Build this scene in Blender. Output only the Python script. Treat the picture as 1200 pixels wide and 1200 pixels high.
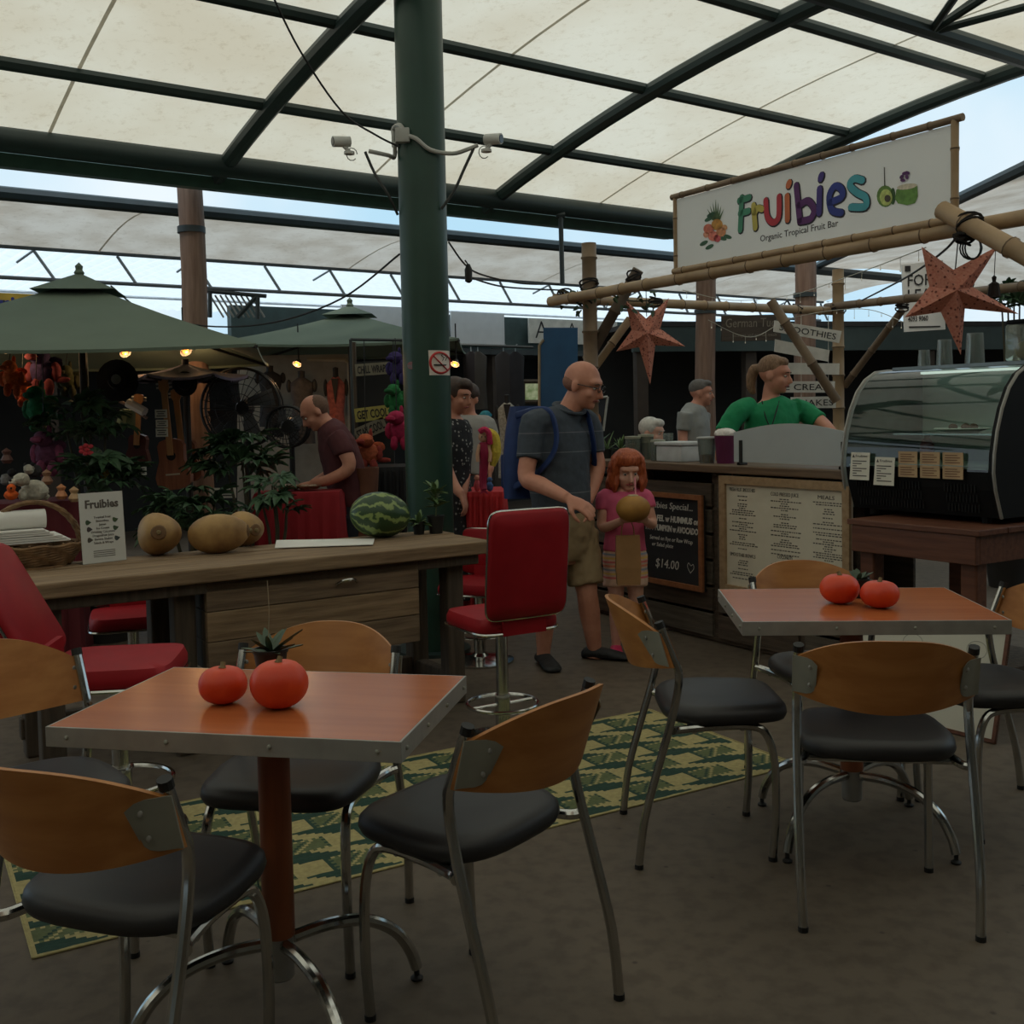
import bpy, bmesh, math, random
from mathutils import Vector, Matrix, Euler, Quaternion
random.seed(7)
for _o in list(bpy.data.objects): bpy.data.objects.remove(_o, do_unlink=True)
scene = bpy.context.scene
COL = scene.collection
PI = math.pi

# ------------------------------------------------------------------ camera
F_PX = 1250.0; PITCH = math.radians(3.0); ROLL = math.radians(1.15); CAM_H = 1.38; PPY = 550.0
FW = Vector((0, math.cos(PITCH), -math.sin(PITCH)))
_u0 = Vector((1, 0, 0)).cross(FW)
RT = Vector((1, 0, 0)) * math.cos(ROLL) - _u0 * math.sin(ROLL)
UP = RT.cross(FW)
CAMLOC = Vector((0, 0, CAM_H))
cam_data = bpy.data.cameras.new('camera'); cam = bpy.data.objects.new('camera', cam_data); COL.objects.link(cam)
cam.matrix_world = Matrix(((RT.x, UP.x, -FW.x, 0), (RT.y, UP.y, -FW.y, 0), (RT.z, UP.z, -FW.z, CAM_H), (0, 0, 0, 1)))
cam_data.sensor_width = 36.0; cam_data.lens = 36.0 * F_PX / 1200.0
cam_data.shift_y = (PPY - 600.0) / 1200.0
cam_data.clip_start = 0.05; cam_data.clip_end = 300
scene.camera = cam

# ------------------------------------------------------------------ sky, sun, exposure
world = bpy.data.worlds.new('sky'); scene.world = world; world.use_nodes = True
_n = world.node_tree.nodes; _l = world.node_tree.links; _n.clear()
_tc = _n.new('ShaderNodeTexCoord'); _ns = _n.new('ShaderNodeTexNoise'); _cr = _n.new('ShaderNodeValToRGB')
_bg = _n.new('ShaderNodeBackground'); _out = _n.new('ShaderNodeOutputWorld')
_ns.inputs['Scale'].default_value = 2.6; _ns.inputs['Detail'].default_value = 5
_cr.color_ramp.elements[0].position = .42; _cr.color_ramp.elements[0].color = (.47, .73, .90, 1)
_cr.color_ramp.elements[1].position = .72; _cr.color_ramp.elements[1].color = (.84, .92, .97, 1)
_l.new(_tc.outputs['Generated'], _ns.inputs['Vector']); _l.new(_ns.outputs['Fac'], _cr.inputs['Fac'])
_l.new(_cr.outputs['Color'], _bg.inputs['Color']); _bg.inputs['Strength'].default_value = 1.05
_l.new(_bg.outputs['Background'], _out.inputs['Surface'])
sun_d = bpy.data.lights.new('sun', 'SUN'); sun_d.energy = 1.75; sun_d.angle = math.radians(20); sun_d.color = (1, .92, .80)
sun = bpy.data.objects.new('sun', sun_d); COL.objects.link(sun); sun.rotation_euler = (math.radians(14), math.radians(-8), 0); sun.location = (0, 4, 12)
scene.view_settings.view_transform = 'Standard'; scene.view_settings.look = 'None'
scene.view_settings.exposure = 0.0; scene.view_settings.gamma = 1.0; scene.view_settings.use_curve_mapping = False

# ------------------------------------------------------------------ helpers: pixels <-> metres
def ray(px, py): return FW + RT * ((px - 600) / F_PX) - UP * ((py - PPY) / F_PX)
def W(px, py, Y):
    v = ray(px, py); return CAMLOC + v * (Y / v.y)
def G(px, py, z=0.0):
    v = ray(px, py); return CAMLOC + v * ((z - CAM_H) / v.z)
def V(*a): return Vector(a)
AX = Vector((.815, .58, 0)).normalized(); NX = Vector((AX.y, -AX.x, 0)); E0 = Vector((-3.43, 7.15, 0)); ZZ = Vector((0, 0, 1))
def ST(s, t, z=0.0): return E0 + AX * t + NX * s + ZZ * z       # market frame: t along the eave, s towards the camera

# ------------------------------------------------------------------ materials
def lin(c):
    return tuple(((x / 255) / 12.92 if x / 255 <= .04045 else ((x / 255 + .055) / 1.055) ** 2.4) for x in c)
_M = {}
def mat(name, rgb, rough=.6, metal=0., var=.12, scale=8., bump=0., stretch=None, trans=0., emit=0., spec=.5, alpha=1., rgb2=None, coat=0.):
    if name in _M: return _M[name]
    m = bpy.data.materials.new(name); m.use_nodes = True; _M[name] = m
    n = m.node_tree.nodes; l = m.node_tree.links
    b = n['Principled BSDF']; c = lin(rgb)
    b.inputs['Roughness'].default_value = rough; b.inputs['Metallic'].default_value = metal
    b.inputs['Specular IOR Level'].default_value = spec
    if coat: b.inputs['Coat Weight'].default_value = coat; b.inputs['Coat Roughness'].default_value = .15
    tc = n.new('ShaderNodeTexCoord'); mp = n.new('ShaderNodeMapping')
    if stretch: mp.inputs['Scale'].default_value = stretch
    l.new(tc.outputs['Object'], mp.inputs['Vector'])
    ns = n.new('ShaderNodeTexNoise'); ns.inputs['Scale'].default_value = scale; ns.inputs['Detail'].default_value = 4
    l.new(mp.outputs['Vector'], ns.inputs['Vector'])
    cr = n.new('ShaderNodeValToRGB'); e = cr.color_ramp.elements
    lo = tuple(x * (1 - var) for x in c); hi = lin(rgb2) if rgb2 else tuple(min(1, x * (1 + var)) for x in c)
    if rgb2: lo = c
    e[0].position = .35; e[0].color = (*lo, 1); e[1].position = .65; e[1].color = (*hi, 1)
    l.new(ns.outputs['Fac'], cr.inputs['Fac']); l.new(cr.outputs['Color'], b.inputs['Base Color'])
    if bump:
        bp = n.new('ShaderNodeBump'); bp.inputs['Strength'].default_value = bump; bp.inputs['Distance'].default_value = .01
        l.new(ns.outputs['Fac'], bp.inputs['Height']); l.new(bp.outputs['Normal'], b.inputs['Normal'])
    if emit: l.new(cr.outputs['Color'], b.inputs['Emission Color']); b.inputs['Emission Strength'].default_value = emit
    if trans:
        t = n.new('ShaderNodeBsdfTranslucent'); mx = n.new('ShaderNodeMixShader'); mx.inputs[0].default_value = trans
        l.new(cr.outputs['Color'], t.inputs['Color']); l.new(b.outputs[0], mx.inputs[1]); l.new(t.outputs[0], mx.inputs[2])
        l.new(mx.outputs[0], n['Material Output'].inputs['Surface'])
    if alpha < 1: b.inputs['Alpha'].default_value = alpha
    return m
def glass(name, tint=(225, 240, 235), clear=.8, rough=.03, haze=.0):
    if name in _M: return _M[name]
    m = bpy.data.materials.new(name); m.use_nodes = True; _M[name] = m
    n = m.node_tree.nodes; l = m.node_tree.links; n.remove(n['Principled BSDF'])
    t = n.new('ShaderNodeBsdfTransparent'); t.inputs[0].default_value = (*lin(tint), 1)
    g = n.new('ShaderNodeBsdfGlossy'); g.inputs['Roughness'].default_value = rough
    fr = n.new('ShaderNodeFresnel'); fr.inputs[0].default_value = 1.5
    ad = n.new('ShaderNodeMath'); ad.operation = 'ADD'; ad.inputs[1].default_value = 1 - clear
    l.new(fr.outputs[0], ad.inputs[0]); mx = n.new('ShaderNodeMixShader')
    l.new(ad.outputs[0], mx.inputs[0]); l.new(t.outputs[0], mx.inputs[1]); l.new(g.outputs[0], mx.inputs[2])
    if haze:
        df = n.new('ShaderNodeBsdfTranslucent'); df.inputs[0].default_value = (.85, .9, .88, 1); d2 = n.new('ShaderNodeBsdfDiffuse'); d2.inputs[0].default_value = (.8, .85, .83, 1)
        m1 = n.new('ShaderNodeMixShader'); l.new(df.outputs[0], m1.inputs[1]); l.new(d2.outputs[0], m1.inputs[2]); m2 = n.new('ShaderNodeMixShader'); m2.inputs[0].default_value = haze
        l.new(mx.outputs[0], m2.inputs[1]); l.new(m1.outputs[0], m2.inputs[2]); mx = m2
    l.new(mx.outputs[0], n['Material Output'].inputs['Surface']); return m
def wood(name, rgb, rgb2, rough=.6, scale=6., axis=0, bump=.15):
    st = [9., 9., 9.]; st[axis] = .7
    return mat(name, rgb, rough, rgb2=rgb2, scale=scale, stretch=tuple(st), bump=bump)

# ------------------------------------------------------------------ helpers: things and meshes
_RM = {}
def thing(name, label, cat, loc=(0, 0, 0), rz=0., group=None):
    o = bpy.data.objects.new(name, None); COL.objects.link(o); o.empty_display_size = .1
    o.location = loc; o.rotation_euler = (0, 0, rz); o['label'] = label; o['category'] = cat
    if group: o['group'] = group
    _RM[o.name] = Matrix.Translation(Vector(loc)) @ Matrix.Rotation(rz, 4, 'Z'); return o
def struct(o): o['kind'] = 'structure'; return o
def sroot(name, loc=(0, 0, 0)):
    o = bpy.data.objects.new(name, None); COL.objects.link(o); o.location = loc; o['kind'] = 'structure'
    _RM[o.name] = Matrix.Translation(Vector(loc)); return o
def tag(o, label, cat, group=None):
    o['label'] = label; o['category'] = cat
    if group: o['group'] = group
    return o
def dup(root, loc, rz, label, group=None):
    r = root.copy(); COL.objects.link(r); r.location = loc; r.rotation_euler = (0, 0, rz); r['label'] = label
    if group: r['group'] = group
    _RM[r.name] = Matrix.Translation(Vector(loc)) @ Matrix.Rotation(rz, 4, 'Z')
    for ch in list(root.children):
        c = ch.copy(); COL.objects.link(c); c.parent = r
        for g in list(ch.children):
            d = g.copy(); COL.objects.link(d); d.parent = c
    return r
def basis(d, ref=None):
    d = d.normalized(); ref = ref or (Vector((0, 0, 1)) if abs(d.z) < .95 else Vector((1, 0, 0)))
    x = ref.cross(d); x.normalize(); return x, d.cross(x)
class MB:
    def __init__(s): s.v = []; s.f = []; s.m = []; s.cm = 0
    def add(s, vs, fs):
        o = len(s.v); s.v += [Vector(p) for p in vs]; s.f += [tuple(i + o for i in q) for q in fs]; s.m += [s.cm] * len(fs); return s
    def box(s, c, size, rot=None, ax=None, bev=0.):
        hx, hy, hz = [x / 2 for x in size]; c = Vector(c)
        R = rot if rot is not None else Matrix.Identity(3)
        if ax is not None: R = Matrix((ax[0], ax[1], ax[2])).transposed()
        if bev <= 0:
            vs = [c + R @ Vector((x, y, z)) for x in (-hx, hx) for y in (-hy, hy) for z in (-hz, hz)]
            return s.add(vs, [(0, 1, 3, 2), (4, 6, 7, 5), (0, 4, 5, 1), (2, 3, 7, 6), (0, 2, 6, 4), (1, 5, 7, 3)])
        bm = bmesh.new(); bmesh.ops.create_cube(bm, size=1.)
        for v in bm.verts: v.co = Vector((v.co.x * size[0], v.co.y * size[1], v.co.z * size[2]))
        bmesh.ops.bevel(bm, geom=bm.edges[:], offset=bev, segments=2, profile=.5, affect='EDGES')
        bm.verts.index_update(); s.add([c + R @ v.co for v in bm.verts], [tuple(v.index for v in f.verts) for f in bm.faces]); bm.free(); return s
    def loft(s, rings, cap=True, closed=True):
        n = len(rings[0]); o = len(s.v)
        for r in rings: s.v += [Vector(p) for p in r]
        k0 = len(s.f)
        for i in range(len(rings) - 1):
            for j in range(n if closed else n - 1):
                a = o + i * n + j; b = o + i * n + (j + 1) % n; s.f.append((a, b, b + n, a + n))
        if cap:
            s.f.append(tuple(o + j for j in range(n - 1, -1, -1))); s.f.append(tuple(o + (len(rings) - 1) * n + j for j in range(n)))
        s.m += [s.cm] * (len(s.f) - k0); return s
    def tube(s, pts, r, n=10, smooth=0, flat=1., ref=None):
        pts = [Vector(p) for p in pts]; rr = list(r) if isinstance(r, (list, tuple)) else [r] * len(pts)
        if smooth: pts, rr = spline(pts, rr, smooth)
        rings = []; x = None
        for i, p in enumerate(pts):
            d = (pts[min(i + 1, len(pts) - 1)] - pts[max(i - 1, 0)])
            if d.length < 1e-7: d = Vector((0, 0, 1))
            d.normalize()
            if x is None: x, y = basis(d, ref)
            else:
                x = x - d * x.dot(d)
                if x.length < 1e-5: x, y = basis(d)
                x.normalize(); y = d.cross(x)
            rings.append([p + x * (math.cos(2 * PI * j / n) * rr[i]) + y * (math.sin(2 * PI * j / n) * rr[i] * flat) for j in range(n)])
        return s.loft(rings)
    def lathe(s, prof, c=(0, 0, 0), n=20, ax=None):
        c = Vector(c); X, Y, Z = (Vector((1, 0, 0)), Vector((0, 1, 0)), ZZ) if ax is None else ax
        rings = [[c + X * (math.cos(2 * PI * j / n) * max(r, 1e-4)) + Y * (math.sin(2 * PI * j / n) * max(r, 1e-4)) + Z * z for j in range(n)] for r, z in prof]
        return s.loft(rings)
    def ell(s, c, r, n=16, m=10, rot=None, noise=0., seed=0):
        c = Vector(c); R = rot if rot is not None else Matrix.Identity(3); rings = []; rg = random.Random(seed)
        for i in range(m + 1):
            ph = PI * i / m; ring = []
            for j in range(n):
                th = 2 * PI * j / n; k = 1 + (rg.uniform(-noise, noise) if noise else 0)
                sp = max(math.sin(ph), .02)
                ring.append(c + R @ Vector((r[0] * sp * math.cos(th) * k, r[1] * sp * math.sin(th) * k, -r[2] * math.cos(ph))))
            rings.append(ring)
        return s.loft(rings)
    def prism(s, poly, th, O=(0, 0, 0), X=(1, 0, 0), Y=(0, 1, 0)):        # polygon in the X,Y plane, thickness along X x Y
        O = Vector(O); X = Vector(X); Y = Vector(Y); Z = X.cross(Y).normalized(); n = len(poly)
        vs = [O + X * a + Y * b for a, b in poly] + [O + X * a + Y * b + Z * th for a, b in poly]
        fs = [tuple(range(n - 1, -1, -1)), tuple(range(n, 2 * n))] + [(i, (i + 1) % n, n + (i + 1) % n, n + i) for i in range(n)]
        return s.add(vs, fs)
    def build(s, name, material, parent=None, smooth=True, world=True, sharp=35, mods=None):
        me = bpy.data.meshes.new(name)
        vs = s.v
        if parent is not None and world and parent.name in _RM:
            inv = _RM[parent.name].inverted(); vs = [inv @ p for p in vs]
        me.from_pydata([tuple(p) for p in vs], [], s.f)
        for x in (material if isinstance(material, (list, tuple)) else [material]): me.materials.append(x)
        if any(s.m): me.polygons.foreach_set('material_index', s.m)
        bm = bmesh.new(); bm.from_mesh(me); bmesh.ops.recalc_face_normals(bm, faces=bm.faces[:]); bm.to_mesh(me); bm.free()
        if smooth:
            me.polygons.foreach_set('use_smooth', [True] * len(me.polygons)); me.set_sharp_from_angle(angle=math.radians(sharp))
        o = bpy.data.objects.new(name, me); COL.objects.link(o)
        if parent is not None:
            o.parent = parent; _RM[o.name] = _RM.get(parent.name, Matrix.Identity(4))
        return o
def one(mb, name, material, label, cat, group=None, smooth=True, base=None):
    """a thing that is a single mesh, origin at its base centre"""
    if base is None:
        xs = [p.x for p in mb.v]; ys = [p.y for p in mb.v]; zs = [p.z for p in mb.v]
        base = Vector(((min(xs) + max(xs)) / 2, (min(ys) + max(ys)) / 2, min(zs)))
    mb.v = [p - base for p in mb.v]; o = mb.build(name, material, None, smooth); o.location = base
    _RM[o.name] = Matrix.Translation(base); return tag(o, label, cat, group)
def spline(pts, rr, k):
    P = []; R = []; n = len(pts)
    for i in range(n - 1):
        p0, p1, p2, p3 = pts[max(i - 1, 0)], pts[i], pts[i + 1], pts[min(i + 2, n - 1)]
        for j in range(k):
            t = j / k
            P.append(.5 * ((2 * p1) + (p2 - p0) * t + (2 * p0 - 5 * p1 + 4 * p2 - p3) * t * t + (3 * p1 - p0 - 3 * p2 + p3) * t ** 3))
            R.append(rr[i] * (1 - t) + rr[i + 1] * t)
    P.append(pts[-1]); R.append(rr[-1]); return P, R
_TEXT = []
def text(body, parent, material, O, X, Y, h, width=None, name='lettering', align='LEFT', depth=.0008, bold=0., shear=0., squash=1.):
    """flat raised lettering: O origin (baseline left), X,Y unit vectors, h letter height"""
    cu = bpy.data.curves.new(name, 'FONT'); cu.body = body; cu.size = h / .70; cu.align_x = align; cu.extrude = depth; cu.resolution_u = 2
    cu.offset = bold; cu.shear = shear
    t = bpy.data.objects.new(name, cu); COL.objects.link(t); _TEXT.append((t, parent, material, Vector(O), Vector(X).normalized(), Vector(Y).normalized(), width, name, squash)); return t
def finish_texts():
    dg = bpy.context.evaluated_depsgraph_get()
    res = []
    for t, parent, material, O, X, Y, width, name, sq in _TEXT:
        me = bpy.data.meshes.new_from_object(t.evaluated_get(dg)); res.append(me)
    for (t, parent, material, O, X, Y, width, name, sq), me in zip(_TEXT, res):
        cu = t.data; bpy.data.objects.remove(t); bpy.data.curves.remove(cu)
        if not me.vertices: continue
        xs = [v.co.x for v in me.vertices]; k = 1.
        if width: k = width / max(max(xs) - min(xs), 1e-4)
        Z = X.cross(Y); inv = _RM[parent.name].inverted() if parent is not None and parent.name in _RM else Matrix.Identity(4)
        for v in me.vertices: v.co = inv @ (O + X * (v.co.x * k) + Y * (v.co.y * sq) + Z * v.co.z)
        me.materials.clear(); me.materials.append(material)
        o = bpy.data.objects.new(name, me); COL.objects.link(o); o.parent = parent
def ribbon(mb, pts, w, O, X, Y, th=.001, smooth=5, w2=None):
    """flat brush stroke through 2-D points with round ends, on the plane O,X,Y"""
    P = [Vector((a, b, 0)) for a, b in pts]
    ww = [w] * len(P) if not isinstance(w, (list, tuple)) else list(w)
    if smooth and len(P) > 2: P, ww = spline(P, ww, smooth)
    L = []; Rr = []
    for i, p in enumerate(P):
        d = P[min(i + 1, len(P) - 1)] - P[max(i - 1, 0)]; d.normalize(); q = Vector((-d.y, d.x, 0)) * (ww[i] / 2)
        L.append(p + q); Rr.append(p - q)
    d0 = (P[1] - P[0]).normalized(); d1 = (P[-1] - P[-2]).normalized()
    def cap(c, d, w):
        a = math.atan2(d.y, d.x); return [c + Vector((math.cos(a + x), math.sin(a + x), 0)) * (w / 2) for x in (PI / 4, 0, -PI / 4)]
    O = Vector(O); X = Vector(X); Y = Vector(Y); Z = X.cross(Y).normalized()
    o = len(mb.v); n = len(P)
    top = [O + X * p.x + Y * p.y + Z * th for p in L + Rr]; mb.v += top; k0 = len(mb.f)
    for i in range(n - 1): mb.f.append((o + i, o + n + i, o + n + i + 1, o + i + 1))
    for c, d, w_, a, b in ((P[-1], d1, ww[-1], o + n - 1, o + 2 * n - 1), (P[0], -d0, ww[0], o + n, o)):
        q = cap(c, d, w_); b0 = len(mb.v); mb.v += [O + X * p.x + Y * p.y + Z * th for p in q]; mb.f.append((a, b0, b0 + 1, b0 + 2, b))
    mb.m += [mb.cm] * (len(mb.f) - k0)
# ================================================================== STRUCTURE
GREEN = mat('green painted steel', (38, 68, 57), .42, var=.10, scale=5)
GREEND = mat('dark green steel tube', (40, 56, 54), .45, var=.10, scale=5)
def floor_mat():
    m = mat('stained concrete', (88, 77, 64), .62, rgb2=(104, 92, 78), scale=1.1, bump=.02)
    n = m.node_tree.nodes; l = m.node_tree.links; b = n['Principled BSDF']
    tc = n['Texture Coordinate']; n2 = n.new('ShaderNodeTexNoise'); n2.inputs['Scale'].default_value = 16; n2.inputs['Detail'].default_value = 8
    vo = n.new('ShaderNodeTexVoronoi'); vo.inputs['Scale'].default_value = 7.5
    l.new(tc.outputs['Object'], n2.inputs['Vector']); l.new(tc.outputs['Object'], vo.inputs['Vector'])
    cr = n.new('ShaderNodeValToRGB'); cr.color_ramp.elements[0].position = .36; cr.color_ramp.elements[0].color = (.74, .72, .70, 1); cr.color_ramp.elements[1].position = .56; cr.color_ramp.elements[1].color = (1, 1, 1, 1)
    l.new(n2.outputs['Fac'], cr.inputs['Fac'])
    c2 = n.new('ShaderNodeValToRGB'); c2.color_ramp.elements[0].position = .03; c2.color_ramp.elements[0].color = (.45, .43, .42, 1); c2.color_ramp.elements[1].position = .075; c2.color_ramp.elements[1].color = (1, 1, 1, 1)
    l.new(vo.outputs['Distance'], c2.inputs['Fac'])
    old = b.inputs['Base Color'].links[0].from_socket
    for c in (cr, c2):
        mx = n.new('ShaderNodeMix'); mx.data_type = 'RGBA'; mx.blend_type = 'MULTIPLY'; mx.inputs[0].default_value = 1
        l.new(old, mx.inputs[6]); l.new(c.outputs['Color'], mx.inputs[7]); old = mx.outputs[2]
    l.new(old, b.inputs['Base Color']); return m
mb = MB(); mb.add([(-16, -5, 0), (22, -5, 0), (22, 34, 0), (-16, 34, 0)], [(0, 1, 2, 3)])
struct(mb.build('floor', floor_mat(), smooth=False))

# ---- main canopy: a shallow barrel vault of stained fabric on green steel
def zc(s): return 3.30 + .27 * s - .03 * s * s
MEMB = mat('stained canopy fabric', (230, 212, 186), .8, rgb2=(246, 234, 214), scale=.8, trans=.62)
def canopy_dirt(m, dark):
    n = m.node_tree.nodes; l = m.node_tree.links; tc = n['Texture Coordinate']
    n2 = n.new('ShaderNodeTexNoise'); n2.inputs['Scale'].default_value = 14; n2.inputs['Detail'].default_value = 9; n2.inputs['Roughness'].default_value = .75
    l.new(tc.outputs['Object'], n2.inputs['Vector'])
    cr = n.new('ShaderNodeValToRGB'); cr.color_ramp.elements[0].position = .30; cr.color_ramp.elements[0].color = (*dark, 1); cr.color_ramp.elements[1].position = .47; cr.color_ramp.elements[1].color = (1, 1, 1, 1)
    l.new(n2.outputs['Fac'], cr.inputs['Fac'])
    for sh in ('Principled BSDF', 'Translucent BSDF'):
        if sh not in n: continue
        s_ = n[sh].inputs[0].links[0].from_socket
        mx = n.new('ShaderNodeMix'); mx.data_type = 'RGBA'; mx.blend_type = 'MULTIPLY'; mx.inputs[0].default_value = 1
        l.new(s_, mx.inputs[6]); l.new(cr.outputs['Color'], mx.inputs[7]); l.new(mx.outputs[2], n[sh].inputs[0])
canopy_dirt(MEMB, (.84, .80, .74))
SEAM = mat('fabric seam', (186, 180, 166), .8, trans=.55)
ceil = sroot('ceiling', ST(0, 3, 3.3))
ARCH = [-8.4, -5.9, -3.4, -.85, 1.64, 4.11, 6.45]
SS = [i * 9.0 / 24 for i in range(25)]
for i in range(len(ARCH) - 1):
    a, b = ARCH[i], ARCH[i + 1]; m_ = (a + b) / 2
    for t0, t1 in ((a, m_), (m_, b)):
        mb = MB(); vs = []; fs = []
        for s in SS: vs += [ST(s, t0, zc(s) + .05), ST(s, (t0 + t1) / 2, zc(s) + .045), ST(s, t1, zc(s) + .05)]
        for k in range(24): fs += [(3 * k, 3 * k + 1, 3 * k + 4, 3 * k + 3), (3 * k + 1, 3 * k + 2, 3 * k + 5, 3 * k + 4)]
        mb.add(vs, fs); mb.build('membrane_panel', MEMB, ceil)
    mb = MB(); vs = []
    for s in SS: vs += [ST(s, m_ - .012, zc(s) + .04), ST(s, m_ + .012, zc(s) + .04)]
    mb.add(vs, [(2 * k, 2 * k + 1, 2 * k + 3, 2 * k + 2) for k in range(24)]); mb.build('seam', SEAM, ceil)
for t in ARCH:
    mb = MB(); mb.tube([ST(s, t, zc(s) - .01) for s in [-.32] + SS], .062, 10); mb.build('arch_beam', GREEND, ceil)
for s in (.83, 1.95, 3.18, 5.8, 7.0, 8.2):
    mb = MB(); mb.tube([ST(s, -8.4, zc(s) + .015), ST(s, 6.45, zc(s) + .015)], .043, 8); mb.build('purlin', GREEND, ceil)
for s in (0, 9.0):
    mb = MB(); mb.tube([ST(s, -8.4, 3.27), ST(s, 6.5, 3.27)], .085, 12); mb.build('eave_beam', GREEND, ceil)
mb = MB(); gp = [(-.42, 3.28), (-.40, 3.16), (-.22, 3.14), (-.16, 3.22), (-.18, 3.23), (-.23, 3.16), (-.385, 3.175), (-.40, 3.28)]
mb.loft([[ST(s, -8.4, z) for s, z in gp], [ST(s, 6.5, z) for s, z in gp]]); mb.build('gutter', mat('gutter green', (62, 92, 78), .5), ceil, smooth=False)
# ridge truss along the vault
mb = MB(); mb.tube([ST(3.8, -8.4, 3.68), ST(3.8, 6.45, 3.74)], .055, 10); mb.build('truss_chord', GREEND, ceil)
mb = MB(); mb.tube([ST(4.7, -8.4, 3.87), ST(4.7, 6.45, 3.87)], .04, 10); mb.build('truss_chord', GREEND, ceil)
for k in range(-9, 2):
    t0 = 4.80 + k * 1.4
    for s1, t1 in ((4.7, t0 - .68), (4.7, t0 + .68), (4.7, t0 - .12), (4.25, t0 + .04)):
        mb = MB(); mb.tube([ST(3.8, t0, 3.72), ST(s1, t1, zc(s1) - .01)], .025, 8); mb.build('truss_web', GREEND, ceil)

# ---- second canopy over the alley, and the pale sheet roof beyond it
MEMB2 = mat('grey beige fabric', (198, 186, 172), .85, rgb2=(222, 214, 204), scale=2.2, stretch=(1, 1, 1), trans=.50)
canopy_dirt(MEMB2, (.8, .77, .74))
back = sroot('ceiling_alley', ST(-2, 3, 3.1))
def z2(s): u = (-s - .9) / 2.6; return 3.10 + .16 * math.sin(PI * min(max(u, 0), 1))
T2 = [-4, -1.2, 1.6, 4.4, 7.2, 10.0, 13.0]
S2 = [-.9 - 2.6 * k / 10 for k in range(11)]
for a, b in zip(T2, T2[1:]):
    mb = MB(); mb.add([p for s in S2 for p in (ST(s, a, z2(s)), ST(s, b, z2(s)))], [(2 * k, 2 * k + 1, 2 * k + 3, 2 * k + 2) for k in range(10)]); mb.build('membrane_panel', MEMB2, back)
    mb = MB(); mb.add([p for s in S2 for p in (ST(s, a - .01, z2(s) - .008), ST(s, a + .01, z2(s) - .008))], [(2 * k, 2 * k + 1, 2 * k + 3, 2 * k + 2) for k in range(10)]); mb.build('seam', SEAM, back)
DKTUBE = mat('dark slate tube', (52, 60, 62), .5)
for s, z, r in ((-.9, 3.09, .055), (-3.5, 3.10, .028)):
    mb = MB(); mb.tube([ST(s, -4, z), ST(s, 13, z)], r, 8); mb.build('edge_beam', DKTUBE if s > -2 else mat('mid grey steel', (104, 112, 118), .5), back)
mb = MB(); mb.tube([ST(-3.55, -4, 2.80), ST(-3.55, 13, 2.80)], .020, 8); mb.build('truss_chord', mat('mid grey steel', (104, 112, 118), .5), back)
PALE = mat('pale grey steel', (150, 160, 165), .5)
for k in range(-3, 17):
    t = k * .8 + .2
    mb = MB(); mb.tube([ST(-3.55, t, 3.08), ST(-3.55, t + .18, 2.81)], .016, 6); mb.build('truss_web', PALE, back)
    if k % 2:
        mb = MB(); mb.tube([ST(-3.55, t, 3.08), ST(-3.75, t - .12, 2.98)], .012, 6); mb.build('truss_web', PALE, back)
WHITER = mat('translucent corrugated sheet', (244, 248, 252), .5, var=.03, trans=.85)
sheet = MB(); vs = []; fs = []; NT = 240
for i in range(NT + 1):
    t = -4 + 18 * i / NT; z = 3.12 + .012 * (1 if i % 2 else -1)
    vs += [ST(-3.6, t, z), ST(-6.6, t, z + .02), ST(-9.6, t, z + .05)]
for i in range(NT): fs += [(3 * i, 3 * i + 1, 3 * i + 4, 3 * i + 3), (3 * i + 1, 3 * i + 2, 3 * i + 5, 3 * i + 4)]
sheet.add(vs, fs); sheet.build('roof_sheet', WHITER, back, smooth=False)
mb = MB()
mb.tube([ST(-7.2, -4, 3.08), ST(-7.2, 14, 3.08)], .02, 6)
mb.build('sheet_purlin', mat('white steel', (210, 214, 218), .5), back)

# ---- third canopy at the right, its edge coming towards the camera
rc = sroot('ceiling_side', V(7, 11, 3.2))
p0 = W(1118, 221, 9.0); p1 = W(1206, 199, 7.6); d_ = (p1 - p0); d_.z = 0
p0b = p0 - d_ * 4.0; p1b = p1 + d_ * 1.2
out_ = Vector((AX.x, AX.y, 0))
mb = MB(); q = [p0b, p1b]; mb.tube(q, .05, 8); mb.build('edge_beam', DKTUBE, rc)
mb = MB(); rows = []
for k in range(9):
    u = k / 8; rows.append((p0b + out_ * 4.5 * u + ZZ * (.25 * math.sin(PI * u) - .1 * u), p1b + out_ * 4.5 * u + ZZ * (.25 * math.sin(PI * u) - .1 * u)))
mb.add([p for r in rows for p in r], [(2 * k, 2 * k + 1, 2 * k + 3, 2 * k + 2) for k in range(8)]); mb.build('membrane_panel', MEMB2, rc)

# ---- unseen walls and roof behind and left of the camera, added to darken the near side
PLASTER = mat('dim painted wall', (120, 112, 100), .8, scale=3)
mb = MB(); mb.box(ST(11.2, -1, 2.2), (17, .15, 4.4), ax=(AX, NX, ZZ)); struct(mb.build('wall_back', PLASTER, smooth=False))
mb = MB(); mb.box(ST(10.1, -1, 3.75), (17, 2.3, .1), ax=(AX, NX, ZZ)); struct(mb.build('ceiling_rear', PLASTER, smooth=False))
mb = MB(); mb.box(ST(4.5, -8.6, 2.2), (.15, 13.4, 4.4), ax=(AX, NX, ZZ)); struct(mb.build('wall_left', PLASTER, smooth=False))

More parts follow.
